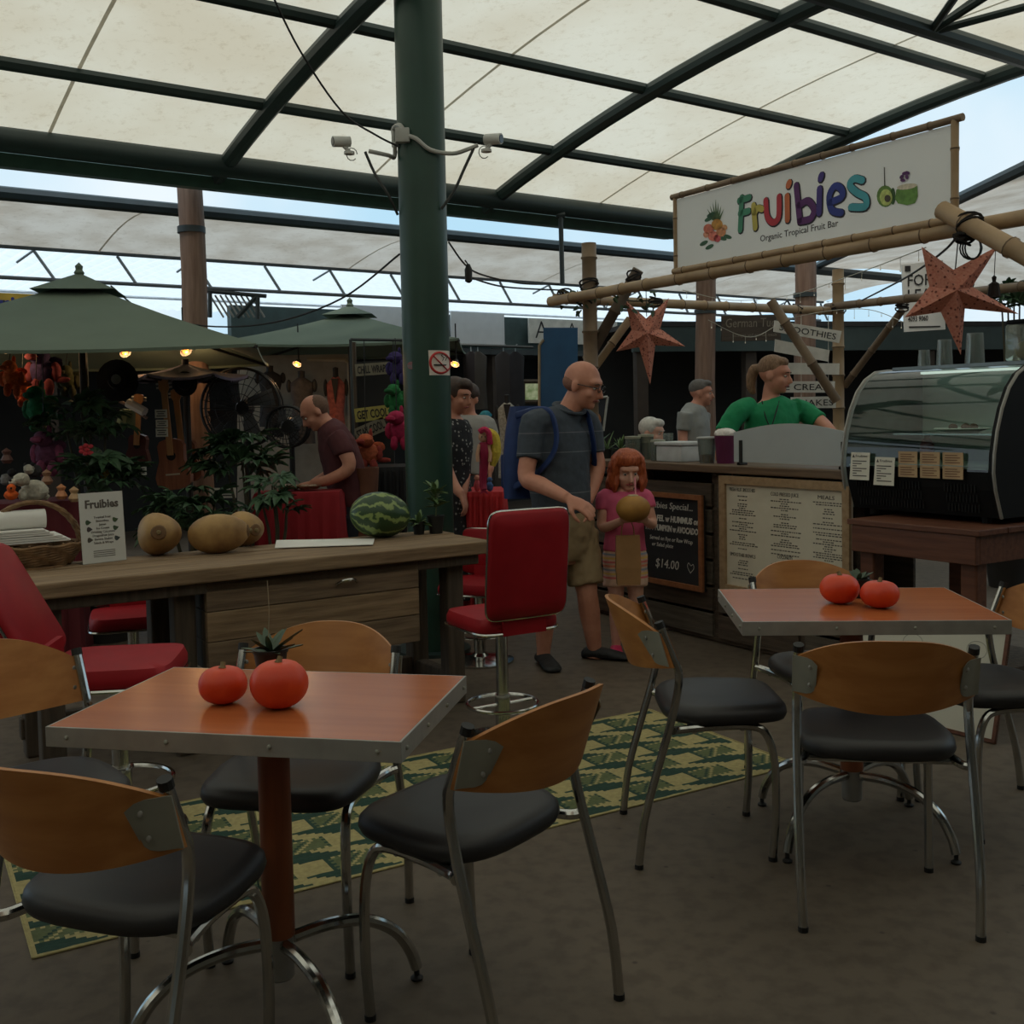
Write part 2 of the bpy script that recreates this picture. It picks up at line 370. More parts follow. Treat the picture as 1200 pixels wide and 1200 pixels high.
# ---- shop fronts across the alley
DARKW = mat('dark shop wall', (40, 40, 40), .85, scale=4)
DARKF = mat('slate green fascia', (58, 76, 74), .6)
fac = sroot('wall_shopfront', ST(-4.0, 4, 0))
mb = MB(); mb.box(ST(-4.15, 8.0, 2.46), (9.6, .12, .46), ax=(AX, NX, ZZ)); mb.build('fascia', DARKF, fac, smooth=False)
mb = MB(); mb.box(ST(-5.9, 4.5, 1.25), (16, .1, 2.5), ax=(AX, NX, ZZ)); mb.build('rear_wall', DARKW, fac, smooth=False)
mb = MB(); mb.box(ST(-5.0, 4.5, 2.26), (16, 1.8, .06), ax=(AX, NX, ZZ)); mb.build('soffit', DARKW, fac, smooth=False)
for t in (-2.2, 1.2, 4.7, 6.9, 9.4, 12.4):
    mb = MB(); mb.box(ST(-4.15, t, 1.13), (.16, .16, 2.26), ax=(AX, NX, ZZ)); mb.build('post', mat('dark timber post', (60, 50, 42), .8), fac, smooth=False)
mb = MB(); mb.box(ST(-4.04, 4.5, 2.21), (16, .05, .07), ax=(AX, NX, ZZ)); mb.build('rail', DKTUBE, fac, smooth=False)

# ---- stall fronts behind the fruit stall (right)
sw = sroot('wall_stalls', V(3.4, 11.4, 0))
AB = Vector((.975, .22, 0)).normalized(); BB = Vector((AB.y, -AB.x, 0))
def RB(u, v, z): return Vector((3.4, 11.4, 0)) + AB * u + BB * v + ZZ * z
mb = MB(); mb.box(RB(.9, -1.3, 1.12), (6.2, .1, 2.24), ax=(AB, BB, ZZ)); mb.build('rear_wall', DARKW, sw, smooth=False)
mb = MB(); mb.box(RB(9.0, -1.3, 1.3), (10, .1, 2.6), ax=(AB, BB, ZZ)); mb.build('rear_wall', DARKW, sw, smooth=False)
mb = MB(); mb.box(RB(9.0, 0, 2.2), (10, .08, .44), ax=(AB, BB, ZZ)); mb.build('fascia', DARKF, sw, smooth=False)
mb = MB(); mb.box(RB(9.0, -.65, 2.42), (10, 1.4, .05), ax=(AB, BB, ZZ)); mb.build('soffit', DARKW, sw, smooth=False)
mb = MB(); mb.box(RB(.9, 0, 2.13), (6.2, .08, .30), ax=(AB, BB, ZZ)); mb.build('fascia', mat('dark green fascia', (46, 60, 58), .6), sw, smooth=False)
mb = MB(); mb.box(RB(.9, -.65, 2.26), (6.2, 1.4, .05), ax=(AB, BB, ZZ)); mb.build('soffit', DARKW, sw, smooth=False)
for u in (-2.1, -.9, 1.2, 3.6, 6.0, 8.5, 11.0):
    mb = MB(); mb.box(RB(u, -.05, 1.05), (.12, .12, 2.1), ax=(AB, BB, ZZ)); mb.build('post', mat('dark timber post', (60, 50, 42), .8), sw, smooth=False)

# ---- side wall closing the market on the right, well outside the frame
mb = MB(); mb.box(V(10.5, 4.5, 1.6), (.15, 17, 3.2)); struct(mb.build('wall_right', PLASTER, smooth=False))
# ================================================================== FURNITURE
CHROME = mat('chrome tube', (190, 190, 186), .16, 1., var=.03)
ALU = mat('brushed aluminium', (158, 156, 150), .45, .35, var=.08, scale=20)
STEELP = mat('dull steel plate', (150, 150, 138), .5, .2, var=.08)
RUBBER = mat('black rubber', (24, 24, 24), .6)
VINYL = mat('black vinyl', (38, 37, 38), .48, var=.10, scale=5, bump=.03)
PLY = wood('beech plywood', (168, 108, 54), (186, 126, 68), .42, 3., 0, .03)
PLYE = mat('plywood edge', (188, 148, 100), .6)
LAM = wood('cherry laminate', (176, 98, 56), (188, 108, 62), .22, 3., 0, .0)
PEDW = wood('stained pedestal wood', (126, 66, 36), (146, 80, 44), .45, 3., 2, .03)

def build_chair():
    t = thing('cafe_chair', 'x', 'chair')
    # two rear tubes: foot -> seat -> kink -> top; two front tubes bending back under the seat to meet them
    for s in (-1, 1):
        mb = MB(); mb.tube([(s * .222, -.235, .012), (s * .226, -.215, .16), (s * .226, -.165, .34), (s * .224, -.125, .48), (s * .222, -.108, .585), (s * .222, -.128, .65), (s * .222, -.162, .735)], .0125, 10, smooth=4)
        leg = mb.build('rear_leg', CHROME, t)
        mb = MB(); mb.lathe([(.0135, 0), (.0135, .014)], (s * .222, -.2355, 0), 10); mb.build('foot_tip', RUBBER, leg)
        mb = MB(); mb.tube([(s * .222, -.161, .732), (s * .222, -.167, .75)], .0145, 10); mb.build('end_cap', RUBBER, leg)
        mb = MB(); mb.tube([(s * .185, .178, .012), (s * .186, .188, .15), (s * .184, .186, .30), (s * .18, .165, .385), (s * .178, .12, .415), (s * .185, .0, .418), (s * .205, -.10, .418), (s * .224, -.128, .42)], .0125, 10, smooth=4)
        leg = mb.build('front_leg', CHROME, t)
        mb = MB(); mb.lathe([(.0135, 0), (.0135, .014)], (s * .185, .178, 0), 10); mb.build('foot_tip', RUBBER, leg)
    mb = MB(); mb.tube([(-.18, .09, .412), (.18, .09, .412)], .011, 8); mb.tube([(-.2, -.06, .412), (.2, -.06, .412)], .011, 8); mb.build('cross_bar', CHROME, t)
    # seat pad: square front, rounded back
    def seat(k, z): 
        out = []
        for i in range(40):
            a = 2 * PI * i / 40; x, y = math.cos(a), math.sin(a); e = .42 if y > 0 else .62
            X = math.copysign(abs(x) ** e, x) * .215; Y = math.copysign(abs(y) ** e, y) * (.20 if y > 0 else .19)
            if Y > 0: X *= 1 - .10 * (Y / .20)
            out.append((X * k, (Y * k) + .045, z))
        return out
    mb = MB(); mb.loft([seat(.86, .423), seat(.97, .43), seat(1.0, .445), seat(.985, .462), seat(.93, .474), seat(.80, .480), seat(.4, .476), seat(.05, .474)]); mb.build('seat', VINYL, t, sharp=60)
    # bowed plywood back
    rows = []; NXB = 28; NZ = 6
    def bk(u, w, off):
        x = .232 * u; e = max(0., 1 - abs(u) ** 2.6); lo = .612 - .030 * (1 - u * u) ; hi = .715 + .075 * e
        z = lo + (hi - lo) * w; y = -.113 - .112 * (1 - u * u) - .34 * (z - .612) - .010
        return Vector((x, y - off, z))
    rings = []
    for i in range(NXB + 1):
        u = -1 + 2 * i / NXB
        rings.append([bk(u, j / NZ, 0) for j in range(NZ + 1)] + [bk(u, j / NZ, .011) for j in range(NZ, -1, -1)])
    mb = MB(); mb.loft(rings); mb.build('backrest', PLY, t, sharp=50)
    for s in (-1, 1):
        # metal plate wrapping from tube onto the back of the plywood
        mb = MB(); rr = []
        for k in range(6):
            u = s * (1.03 - .25 * k / 5); 
            pa = bk(max(-1, min(1, u)), .10, .0125); pb = bk(max(-1, min(1, u)), .92, .0125)
            if k == 0: pa.x = pb.x = s * .238
            e = .0 if k < 4 else (.004 if k == 4 else .016)
            pa.z = .617 + e; pb.z = .722 - e
            rr.append([pa, pb, pb + V(0, -.003, 0), pa + V(0, -.003, 0)])
        mb.loft(rr); pl = mb.build('bracket', STEELP, t)
        for z in (.645, .697):
            p = bk(s * .84, .4, .0155); p.z = z; p.y = bk(s * .84, (z - .612) / .12, .0155).y
            mb = MB(); mb.ell(p, (.007, .004, .007), 8, 5); mb.build('rivet', ALU, pl)
        for z in (.645, .700):
            p = bk(s * .90, .3, -.001); p.z = z
            mb = MB(); mb.ell(p, (.006, .003, .006), 8, 5); mb.build('rivet', ALU, t)
    return t
chair0 = build_chair()
CH = [  # rear-mid point to front-mid direction; x, y, facing vector, label
    ((1.00, 2.945), (.06, .38), 'bent plywood cafe chair seen from behind, nearest the right table'),
    ((.595, 3.375), (.41, .0), 'plywood cafe chair at the left side of the right table'),
    ((1.13, 3.82), (.05, -.4), 'plywood cafe chair behind the right table, in front of the white menu'),
    ((1.60, 3.50), (-.4, -.06), 'cafe chair cut by the right edge of the photo'),
    ((-.095, 2.41), (-.36, .28), 'plywood cafe chair between the two tables with its back turned towards the red swivel chair'),
    ((-.775, 2.08), (.34, .94), 'large plywood cafe chair in the bottom left corner'),
    ((-.575, 2.77), (-.07, -.4), 'plywood cafe chair tucked behind the left table'),
    ((-1.255, 2.67), (.30, -.28), 'plywood cafe chair at the far left edge of the photo'),
]
for i, ((x, y), d, lab) in enumerate(CH):
    rz = math.atan2(d[1], d[0]) - PI / 2
    if i == 0:
        chair0.location = (x, y, 0); chair0.rotation_euler = (0, 0, rz); chair0['label'] = lab; chair0['group'] = 'plywood cafe chairs'
    else: dup(chair0, (x, y, 0), rz, lab, 'plywood cafe chairs')

def build_table(name, label, loc, rz, w=.76, dp=.57, feet=.25):
    t = thing(name, label, 'table', loc, rz, 'cafe tables'); L = False
    def b(mb, n, m, p=t, **k): return mb.build(n, m, p, world=False, **k)
    H = .75
    mb = MB(); mb.box((0, 0, H - .016), (w - .004, dp - .004, .032)); top = b(mb, 'tabletop', LAM, smooth=False)
    for i, (c, sz) in enumerate((((0, -dp / 2, H - .021), (w + .006, .005, .042)), ((0, dp / 2, H - .021), (w + .006, .005, .042)), ((-w / 2, 0, H - .021), (.005, dp, .042)), ((w / 2, 0, H - .021), (.005, dp, .042)))):
        mb = MB(); mb.box(c, sz, bev=.001); e = b(mb, 'edge_band', ALU, smooth=False)
        for k in range(4):
            u = -.44 + .88 * k / 3
            p = (u * w, c[1] + math.copysign(.0035, c[1]), c[2]) if i < 2 else (c[0] + math.copysign(.0035, c[0]), u * dp, c[2])
            mb = MB(); mb.ell(p, (.005, .005, .005), 8, 5); b(mb, 'screw', STEELP, e)
    mb = MB(); mb.lathe([(.11, H - .032), (.11, H - .04), (.05, H - .045), (.05, H - .075)], n=20); b(mb, 'top_plate', ALU)
    mb = MB(); mb.lathe([(.036, H - .06), (.036, .21)], n=20); b(mb, 'pedestal', PEDW)
    mb = MB(); mb.lathe([(.032, .21), (.032, .115), (.028, .11)], n=20); b(mb, 'collar', ALU)
    for sx in (-1, 1):
        for sy in (-1, 1):
            d = V(sx * feet, sy * feet * .94, 0)
            mb = MB(); mb.tube([d * .1 + ZZ * .195, d * .35 + ZZ * .20, d * .62 + ZZ * .185, d * .83 + ZZ * .14, d * .95 + ZZ * .08, d + ZZ * .03], .0145, 10, smooth=4)
            lg = b(mb, 'leg', CHROME)
            mb = MB(); mb.lathe([(.014, 0), (.016, .006), (.007, .012), (.007, .034)], d, 10); b(mb, 'glide', RUBBER, lg)
    return t
TL = (-.55, 2.365, 0); TR = (1.08, 3.395, 0)
build_table('cafe_table', 'cherry laminate cafe table with aluminium edge, in the left foreground', TL, math.radians(-11.5), .765, .52)
build_table('cafe_table', 'cherry laminate cafe table with aluminium edge, on the right in front of the display case', TR, math.radians(-4), .77, .58)

# ---- woven mat
MG = mat('mat dark green', (28, 62, 50), .85, scale=60, bump=.3); MC = mat('mat cream', (170, 158, 108), .85, scale=60, bump=.3); ML = mat('mat pale green', (92, 102, 66), .85, scale=60, bump=.3)
def rug():
    O = V(-1.26, 2.68, 0); X = Vector((.862, .506, 0)).normalized(); Y = V(-X.y, X.x, 0); L_, B_ = 2.72, .93
    c = .0125; nx = int(L_ / c); ny = int(B_ / c); mb = MB()
    for i in range(nx + 1):
        for j in range(ny + 1):
            wv = .0006 * math.sin(i * .9) + .0005 * math.sin(j * 1.3); mb.v.append(O + X * (i * c) + Y * (j * c) + ZZ * (.0035 + wv))
    for i in range(nx):
        for j in range(ny):
            mb.f.append((i * (ny + 1) + j, (i + 1) * (ny + 1) + j, (i + 1) * (ny + 1) + j + 1, i * (ny + 1) + j + 1))
            row = j // 14; jj = j % 14; ii = (i + row * 9) % 23
            if j < 1 or j >= ny - 1 or i < 1 or i >= nx - 1: k = 1
            elif ii < 13 and jj >= 6:                      # hatched block with toothed sides
                if ii in (0, 12): k = 0 if jj % 2 else 2
                elif jj in (6, 13): k = 1 if ii % 2 else 2
                else: k = (0, 2, 2, 2, 1)[(ii * 2 + jj * 3) % 5] if (ii + jj) % 2 else 2
            elif jj < 6: k = 0 if 2 <= (ii + jj * 2) % 23 < 17 else 1      # slanting dark green band below the block
            else: k = 1 if ii < 22 else 0
            mb.m.append(k)
    # turned edge
    n0 = len(mb.v)
    for a, b in ((V(0, 0, 0), X * L_), (X * L_, X * L_ + Y * B_), (X * L_ + Y * B_, Y * B_), (Y * B_, V(0, 0, 0))):
        mb.cm = 1; mb.tube([O + a + ZZ * .003, O + (a + b) / 2 + ZZ * .003, O + b + ZZ * .003], .003, 6)
    return one(mb, 'woven_mat', [MG, MC, ML], 'green and cream patterned woven floor mat lying between the cafe tables', 'mat', smooth=False)
rug()

# ---- pumpkins and little succulents on the two tables
PUMP = mat('orange red pumpkin skin', (206, 56, 20), .45, rgb2=(222, 76, 30), scale=9, bump=.06); STEM = mat('dry stem', (120, 104, 70), .8)
POTB = mat('black plastic pot', (26, 27, 26), .5); LEAFD = mat('dark succulent leaf', (58, 78, 56), .5); SOIL = mat('potting soil', (44, 34, 26), .95)
def pumpkin(px, py, z, wpx, label, squash=.80):
    p = G(px, py, z); r = wpx / F_PX * p.y / 2
    t = thing('pumpkin', label, 'pumpkin', p, random.uniform(0, 3), 'small orange pumpkins on the tables'); mb = MB(); rings = []
    for i in range(15):
        ph = PI * i / 14; ring = []
        for j in range(40):
            th = 2 * PI * j / 40; k = 1 - .035 * (abs(math.sin(th * 5)) < .35) * math.sin(ph) ; rr = r * max(math.sin(ph) ** .85, .02) * (1 - .028 * (1 + math.cos(th * 10)) / 2)
            zz = r * squash * (1 - math.cos(ph)) - (.10 * r * math.exp(-((ph - PI) / .38) ** 2)); ring.append((rr * math.cos(th), rr * math.sin(th), zz))
        rings.append(ring)
    mb.loft(rings); mb.build('flesh', PUMP, t, world=False, sharp=80)
    mb = MB(); z0 = 2 * r * squash - .12 * r; mb.tube([(0, 0, z0), (.002, 0, z0 + .006), (.005, .002, z0 + .013)], [.010, .006, .006], 7); mb.build('stem', STEM, t, world=False)
    return t
pumpkin(262, 824, .75, 58, 'smaller orange pumpkin on the left table, on its left side', .78)
pumpkin(328, 829, .75, 69, 'larger orange pumpkin with pale scars on the left table', .84)
pumpkin(984, 707, .75, 46, 'rounder orange pumpkin on the right table, left of the pair', .78)
pumpkin(1031, 712, .75, 46, 'flatter orange pumpkin on the right table, right of the pair', .72)
def leafblade(L, w, up, thick=.003, n=6):
    mb = MB(); rings = []
    for i in range(n + 1):
        u = i / n; ww = w * math.sin(PI * min(.98, .25 + .75 * u)) ** .8 if u < 1 else .0005; ww = max(ww, .0006)
        y = L * u * math.cos(up * u * .6); z = L * u * math.sin(up) * (1 - .25 * u)
        rings.append([(-ww, y, z + ww * .3), (0, y, z - thick), (ww, y, z + ww * .3), (0, y, z + thick * .2)])
    return mb.loft(rings)
def succulent(px, py, z, potw, label, hl=.09, nl=16):
    p = G(px, py, z); r = potw / F_PX * p.y / 2
    t = thing('potted_succulent', label, 'plant', p, .4, 'succulents on the tables')
    mb = MB(); mb.lathe([(r * .72, 0), (r, r * 1.7), (r * 1.06, r * 1.7), (r * 1.06, r * 1.9), (r * .92, r * 1.9), (r * .9, r * 1.6)], n=16); mb.build('pot', POTB, t, world=False)
    mb = MB(); mb.lathe([(r * .9, r * 1.6), (.001, r * 1.68)], n=12); mb.build('soil', SOIL, t, world=False)
    base = leafblade(hl, .011, .9).build('leaf', LEAFD, t, world=False); base.location = (0, 0, r * 1.6)
    for k in range(1, nl):
        o = base.copy(); COL.objects.link(o); o.parent = t; o.rotation_euler = (random.uniform(-.5, .35), 0, k * 2.4); o.location = (0, 0, r * 1.6); s = random.uniform(.7, 1.15); o.scale = (s, s, s)
    return t
succulent(318, 797, .75, 40, 'spiky dark succulent in a black pot behind the pumpkins of the left table', .085)
succulent(1006, 700, .75, 24, 'dark succulent between the two pumpkins of the right table', .05, 14)
mb = MB(); p = G(318, 797, .75) + V(-.005, .005, .1); mb.tube([p, p + V(.004, 0, .07), p + V(.002, .0, .14)], .0012, 5)
one(mb, 'flower_stalk', mat('dry stalk', (150, 140, 115), .8), 'thin dry flower stalk rising from the left table succulent', 'plant')

# ---- long weathered timber bar
BARA = (V(-.152, 5.0, 0) - V(-1.78, 3.93, 0)).normalized(); BARN = V(-BARA.y, BARA.x, 0); BAR0 = V(-1.78, 3.93, 0); BZ = .78
def BP(u, v, z): return BAR0 + BARA * u + BARN * v + ZZ * z       # u along the front edge, v back, z up
OLDW = wood('weathered grey timber', (116, 94, 70), (146, 122, 94), .85, 5., 0, .5)
OLDW2 = wood('weathered brown timber', (98, 80, 62), (124, 104, 82), .85, 5., 0, .5)
DKW = wood('dark old timber', (66, 56, 46), (84, 72, 60), .85, 5., 2, .4)
def plank(name, parent, c, size, ax, m, jit=.0):
    """a board whose mesh is local so grain runs along it"""
    mb = MB(); mb.box((0, 0, 0), size, bev=min(size) * .12); o = mb.build(name, m, None, smooth=False)
    o.parent = parent; R = Matrix((ax[0], ax[1], ax[2])).transposed().to_4x4()
    o.matrix_parent_inverse = Matrix.Identity(4)
    M = _RM[parent.name].inverted() @ (Matrix.Translation(Vector(c)) @ R); o.matrix_basis = M; return o
bar = thing('timber_bar', 'long weathered timber bar table with watermelon and coconuts on top', 'bar table', BP(.9, .3, 0))
BX = (BARA, BARN, ZZ)
for k, (v, wd) in enumerate(((.10, .20), (.305, .195), (.51, .20))):
    plank('top_plank', bar, BP(.98, v, BZ - .03 - .003 * (k == 1)), (2.07 + .03 * k, wd, .06), BX, OLDW)
plank('apron', bar, BP(.98, .06, BZ - .085), (1.95, .05, .05), BX, DKW)
# boarded box under the middle
for k in range(3):
    plank('front_board', bar, BP(1.14, .05, BZ - .125 - .125 * k), (.98, .03, .122), BX, (OLDW2, OLDW, OLDW2)[k])
for u in (.67, 1.61):
    for k in range(3): plank('side_board', bar, BP(u, .30, BZ - .125 - .125 * k), (.03, .46, .122), BX, DKW)
for u, v in ((.58, .14), (.58, .5), (1.86, .14), (1.86, .5)):
    plank('leg', bar, BP(u, v, (BZ - .06) / 2), (.09, .09, BZ - .06), BX, DKW)
for u, v in ((.06, .12), (.06, .5)): plank('leg', bar, BP(u, v, (BZ - .06) / 2), (.09, .09, BZ - .06), BX, DKW)
plank('stretcher', bar, BP(.95, .5, .12), (1.9, .05, .09), BX, DKW)
plank('stretcher', bar, BP(1.86, .32, .10), (.06, .36, .1), BX, DKW)
mb = MB(); mb.tube([BP(1.22, .03, BZ - .13), BP(1.24, .01, BZ - .115), BP(1.27, .0, BZ - .11), BP(1.3, .01, BZ - .115), BP(1.32, .03, BZ - .13)], .006, 6, smooth=3); mb.build('pull_handle', CHROME, bar)

# ---- red swivel chairs
RED = mat('red vinyl', (140, 18, 28), .55, rgb2=(156, 24, 34), scale=6, bump=.06, spec=.25)
def red_chair(loc, rz, label, sh=.50, group='red swivel chairs', bh=.40, lean=96):
    t = thing('swivel_chair', label, 'chair', loc, rz, group)
    def b(mb, n, m, p=t, **k): return mb.build(n, m, p, world=False, **k)
    def pad(w, d, z0, z1, e=.35, n=36):
        def ring(k, z): return [(math.copysign(abs(math.cos(a)) ** e, math.cos(a)) * w / 2 * k, math.copysign(abs(math.sin(a)) ** e, math.sin(a)) * d / 2 * k, z) for a in [2 * PI * i / n for i in range(n)]]
        return [ring(.93, z0), ring(1, z0 + (z1 - z0) * .25), ring(1, z0 + (z1 - z0) * .6), ring(.95, z1 - .004), ring(.7, z1), ring(.05, z1 + .004)]
    mb = MB(); mb.loft(pad(.38, .38, sh - .07, sh)); st = b(mb, 'seat', RED, sharp=60)
    n = 36; mb = MB(); ring = [(math.copysign(abs(math.cos(2 * PI * i / n)) ** .35, math.cos(2 * PI * i / n)) * .193, math.copysign(abs(math.sin(2 * PI * i / n)) ** .35, math.sin(2 * PI * i / n)) * .193, sh - .062) for i in range(n + 1)]
    mb.tube(ring, .006, 6); b(mb, 'seat_trim', CHROME, st)
    R = Matrix.Rotation(math.radians(lean), 3, 'X')
    bc = V(0, -.205 + math.cos(math.radians(lean)) * bh / 2, sh + .02 + math.sin(math.radians(lean)) * bh / 2)
    mb = MB(); rr = pad(.37, bh + .04, -.02, .03, .2)
    mb.loft([[bc + R @ Vector(p) for p in r] for r in rr]); bk = b(mb, 'backrest', RED, sharp=60)
    mb = MB(); mb.tube([bc + R @ V(math.copysign(abs(math.cos(a)) ** .2, math.cos(a)) * .187, math.copysign(abs(math.sin(a)) ** .2, math.sin(a)) * (bh + .04) * .503, .004) for a in [2 * PI * i / n for i in range(n + 1)]], .005, 6); b(mb, 'back_trim', CHROME, bk)
    mb = MB(); mb.box((0, -.19, sh - .01), (.2, .02, .12)); b(mb, 'back_bracket', RED, smooth=False)
    mb = MB(); mb.tube([(0, 0, sh - .07), (0, 0, .2)], .026, 14); mb.tube([(0, 0, .2), (0, 0, .03)], .032, 14); b(mb, 'post', CHROME)
    mb = MB(); mb.tube([(.15 * math.cos(2 * PI * i / 32), .15 * math.sin(2 * PI * i / 32), .16) for i in range(33)], .008, 7)
    mb.tube([(-.15, 0, .16), (.15, 0, .16)], .007, 6); b(mb, 'foot_ring', CHROME)
    mb = MB(); mb.lathe([(.19, 0), (.19, .012), (.15, .022), (.05, .035), (.034, .05)], n=28); b(mb, 'base', CHROME)
    return t
def face(dx, dy): return math.atan2(dy, dx) - PI / 2
red_chair(G(590, 868, 0), face(-.5, .87), 'red vinyl swivel chair, back to the camera, at the right end of the bar', .56, bh=.40)
# ================================================================== COLUMN
colp = W(504, 600, 6.2); colp.z = 0
col = thing('steel_column', 'tall dark green round steel column rising from behind the bar', 'column', colp)
mb = MB(); mb.lathe([(.137, 0), (.137, 3.86)], colp, 32); mb.build('shaft', GREEN, col)
mb = MB(); mb.lathe([(.22, 0), (.22, .02)], colp, 24); mb.build('base_plate', GREEND, col)
WPL = mat('white grey conduit plastic', (176, 176, 170), .5)
mb = MB()
def onc(px, py, rr=.137):           # point on the column surface facing the camera
    a = (px - 500 + (300 - py) * -.023 - 0) / 28.0; a = max(-.98, min(.98, a)); z = W(500, py, 6.2 - .1).z
    return colp + V(rr * a, -rr * math.sqrt(1 - a * a), z)
mb.tube([onc(463, 168, .155), onc(464, 155, .155), onc(472, 146, .155), onc(484, 147, .155), onc(489, 160, .155)], .014, 8, smooth=4)
mb.tube([onc(489, 160, .155), onc(478, 166, .155), onc(470, 180, .155), W(455, 182, 6.12), W(432, 177, 6.1)], .012, 8, smooth=4)
mb.tube([onc(489, 160, .155), onc(500, 165, .155), onc(514, 178, .155), W(530, 180, 6.12), W(548, 175, 6.1), W(560, 170, 6.1)], .012, 8, smooth=4); mb.build('conduit', WPL, col)
mb = MB(); mb.box(onc(487, 160, .16), (.08, .05, .08), bev=.006); mb.build('junction_box', WPL, col)
CABLE = mat('black cable', (22, 22, 24), .6)
mb = MB(); mb.tube([W(428, 178, 6.1), W(440, 205, 6.1), W(455, 228, 6.1), onc(473, 248, .145)], .009, 6, smooth=3); mb.tube([W(555, 174, 6.1), W(543, 200, 6.1), W(533, 222, 6.1), onc(523, 245, .145)], .009, 6, smooth=3); mb.build('stay_arm', mat('dark bracket', (60, 62, 60), .6), col)
mb = MB(); mb.lathe([(.022, 0), (.022, .003)], onc(481, 428, .138), 14, ax=(V(1, 0, 0), V(0, 0, 1), V(0, -1, 0))); mb.build('round_sticker', mat('faded sticker', (120, 120, 128), .6, rgb2=(150, 90, 90), scale=60), col)
def cctv(px, py, sx, label):
    p = W(px, py, 6.1); t = thing('security_camera', label, 'camera', p - V(0, 0, .03), 0, 'security cameras'); wm = mat('white camera housing', (205, 205, 200), .45)
    d = V(sx * .9, -.45, -.08).normalized(); x, y = basis(d)
    mb = MB(); mb.tube([p - d * .05, p + d * .05], .03, 14); mb.build('housing', wm, t)
    mb = MB(); mb.tube([p + d * .05, p + d * .053], .024, 14); mb.build('lens', mat('dark lens', (20, 20, 24), .15), t)
    mb = MB(); mb.tube([p - ZZ * .01, p - ZZ * .055 - d * .045], .012, 8); mb.lathe([(.03, -.07), (.03, -.055)], p - d * .045, 12); mb.build('bracket', wm, t)
    mb = MB(); q = p - d * .06 - ZZ * .05; mb.tube([q + V(.03 * math.cos(a), 0, .035 * math.sin(a) - .02) for a in [k * .55 for k in range(11)]], .003, 5); mb.build('cable_loop', WPL, t)
cctv(400, 166, -1, 'small white security camera left of the green column')
cctv(578, 163, 1, 'small white security camera right of the green column')
# no smoking sign, a sheet bent round the column
ns = thing('no_smoking_sign', 'square no smoking sign on the green column', 'sign', onc(514, 441, .14))
mb = MB(); N = 6; rows = [[onc(502 + 25 * k / N, y, .1385) for k in range(N + 1)] for y in (440, 411)]
mb.add(rows[0] + rows[1], [(k, k + 1, N + 2 + k, N + 1 + k) for k in range(N)]); mb.build('sheet', mat('sign white', (225, 215, 205), .5), ns)
RS = mat('sign red', (190, 40, 40), .5)
def csn(mb, pts, w):
    PP = [(a0 + (a1 - a0) * j / 8, b0 + (b1 - b0) * j / 8) for (a0, b0), (a1, b1) in zip(pts, pts[1:]) for j in range(9)]; P = [onc(a, b, .1405) for a, b in PP]; mb.tube(P, w, 6, flat=.5)
mb = MB(); csn(mb, [(514.5 + 11 * math.cos(2 * PI * k / 24), 425.5 + 12.2 * math.sin(2 * PI * k / 24)) for k in range(25)], .0075); csn(mb, [(507, 417), (522, 434)], .0065); mb.build('prohibition_ring', RS, ns)
mb = MB(); csn(mb, [(507.5, 428), (520, 428)], .008); csn(mb, [(517, 423), (519, 419), (516, 417), (518, 414.5)], .0025); csn(mb, [(520, 423), (521.5, 419)], .0025); mb.build('cigarette', mat('sign black', (26, 24, 24), .5), ns)

# ================================================================== FRUIT STALL
C0 = V(1.24, 6.14, 0); CU = V(-.529, .849, 0).normalized(); CB = V(-CU.y, CU.x, 0) * -1
def CP(u, v, z): return C0 + CU * u + CB * v + ZZ * z      # u away along the counter, v back into the stall
CX = (CU, CB, ZZ)
CRATE = wood('grey crate slat', (78, 70, 60), (100, 90, 78), .85, 5., 0, .5); CRATE2 = wood('brown crate slat', (70, 58, 48), (92, 78, 64), .85, 5., 0, .5)
ctr = thing('stall_counter', 'stall counter clad in rough crate slats with a dark timber top', 'counter', CP(.2, .3, 0))
plank('counter_top', ctr, CP(.335, .26, 1.035), (2.50, .62, .045), CX, wood('dark counter timber', (92, 72, 54), (112, 90, 68), .6, 5., 0, .3))
for c_, (u0, u1) in enumerate(((-.90, -.55), (-.55, .12), (.12, .80), (.80, 1.5))):
    for k in range(6):
        plank('slat', ctr, CP((u0 + u1) / 2, .015 + .006 * random.random(), .10 + .155 * k), (u1 - u0 - .05, .022, .135), CX, (CRATE, CRATE2)[(k + c_) % 2])
    for u in (u0 + .02, u1 - .02): plank('corner_post', ctr, CP(u, .06, .51), (.045, .06, 1.0), CX, CRATE2)
plank('lower_rail', ctr, CP(.3, .05, .03), (2.38, .05, .05), CX, CRATE2)
for k in range(6): plank('slat', ctr, CP(1.51, .26, .10 + .155 * k), (.02, .44, .135), CX, CRATE)
plank('rear_board', ctr, CP(.3, .5, .5), (2.38, .02, 1.0), CX, CRATE2)

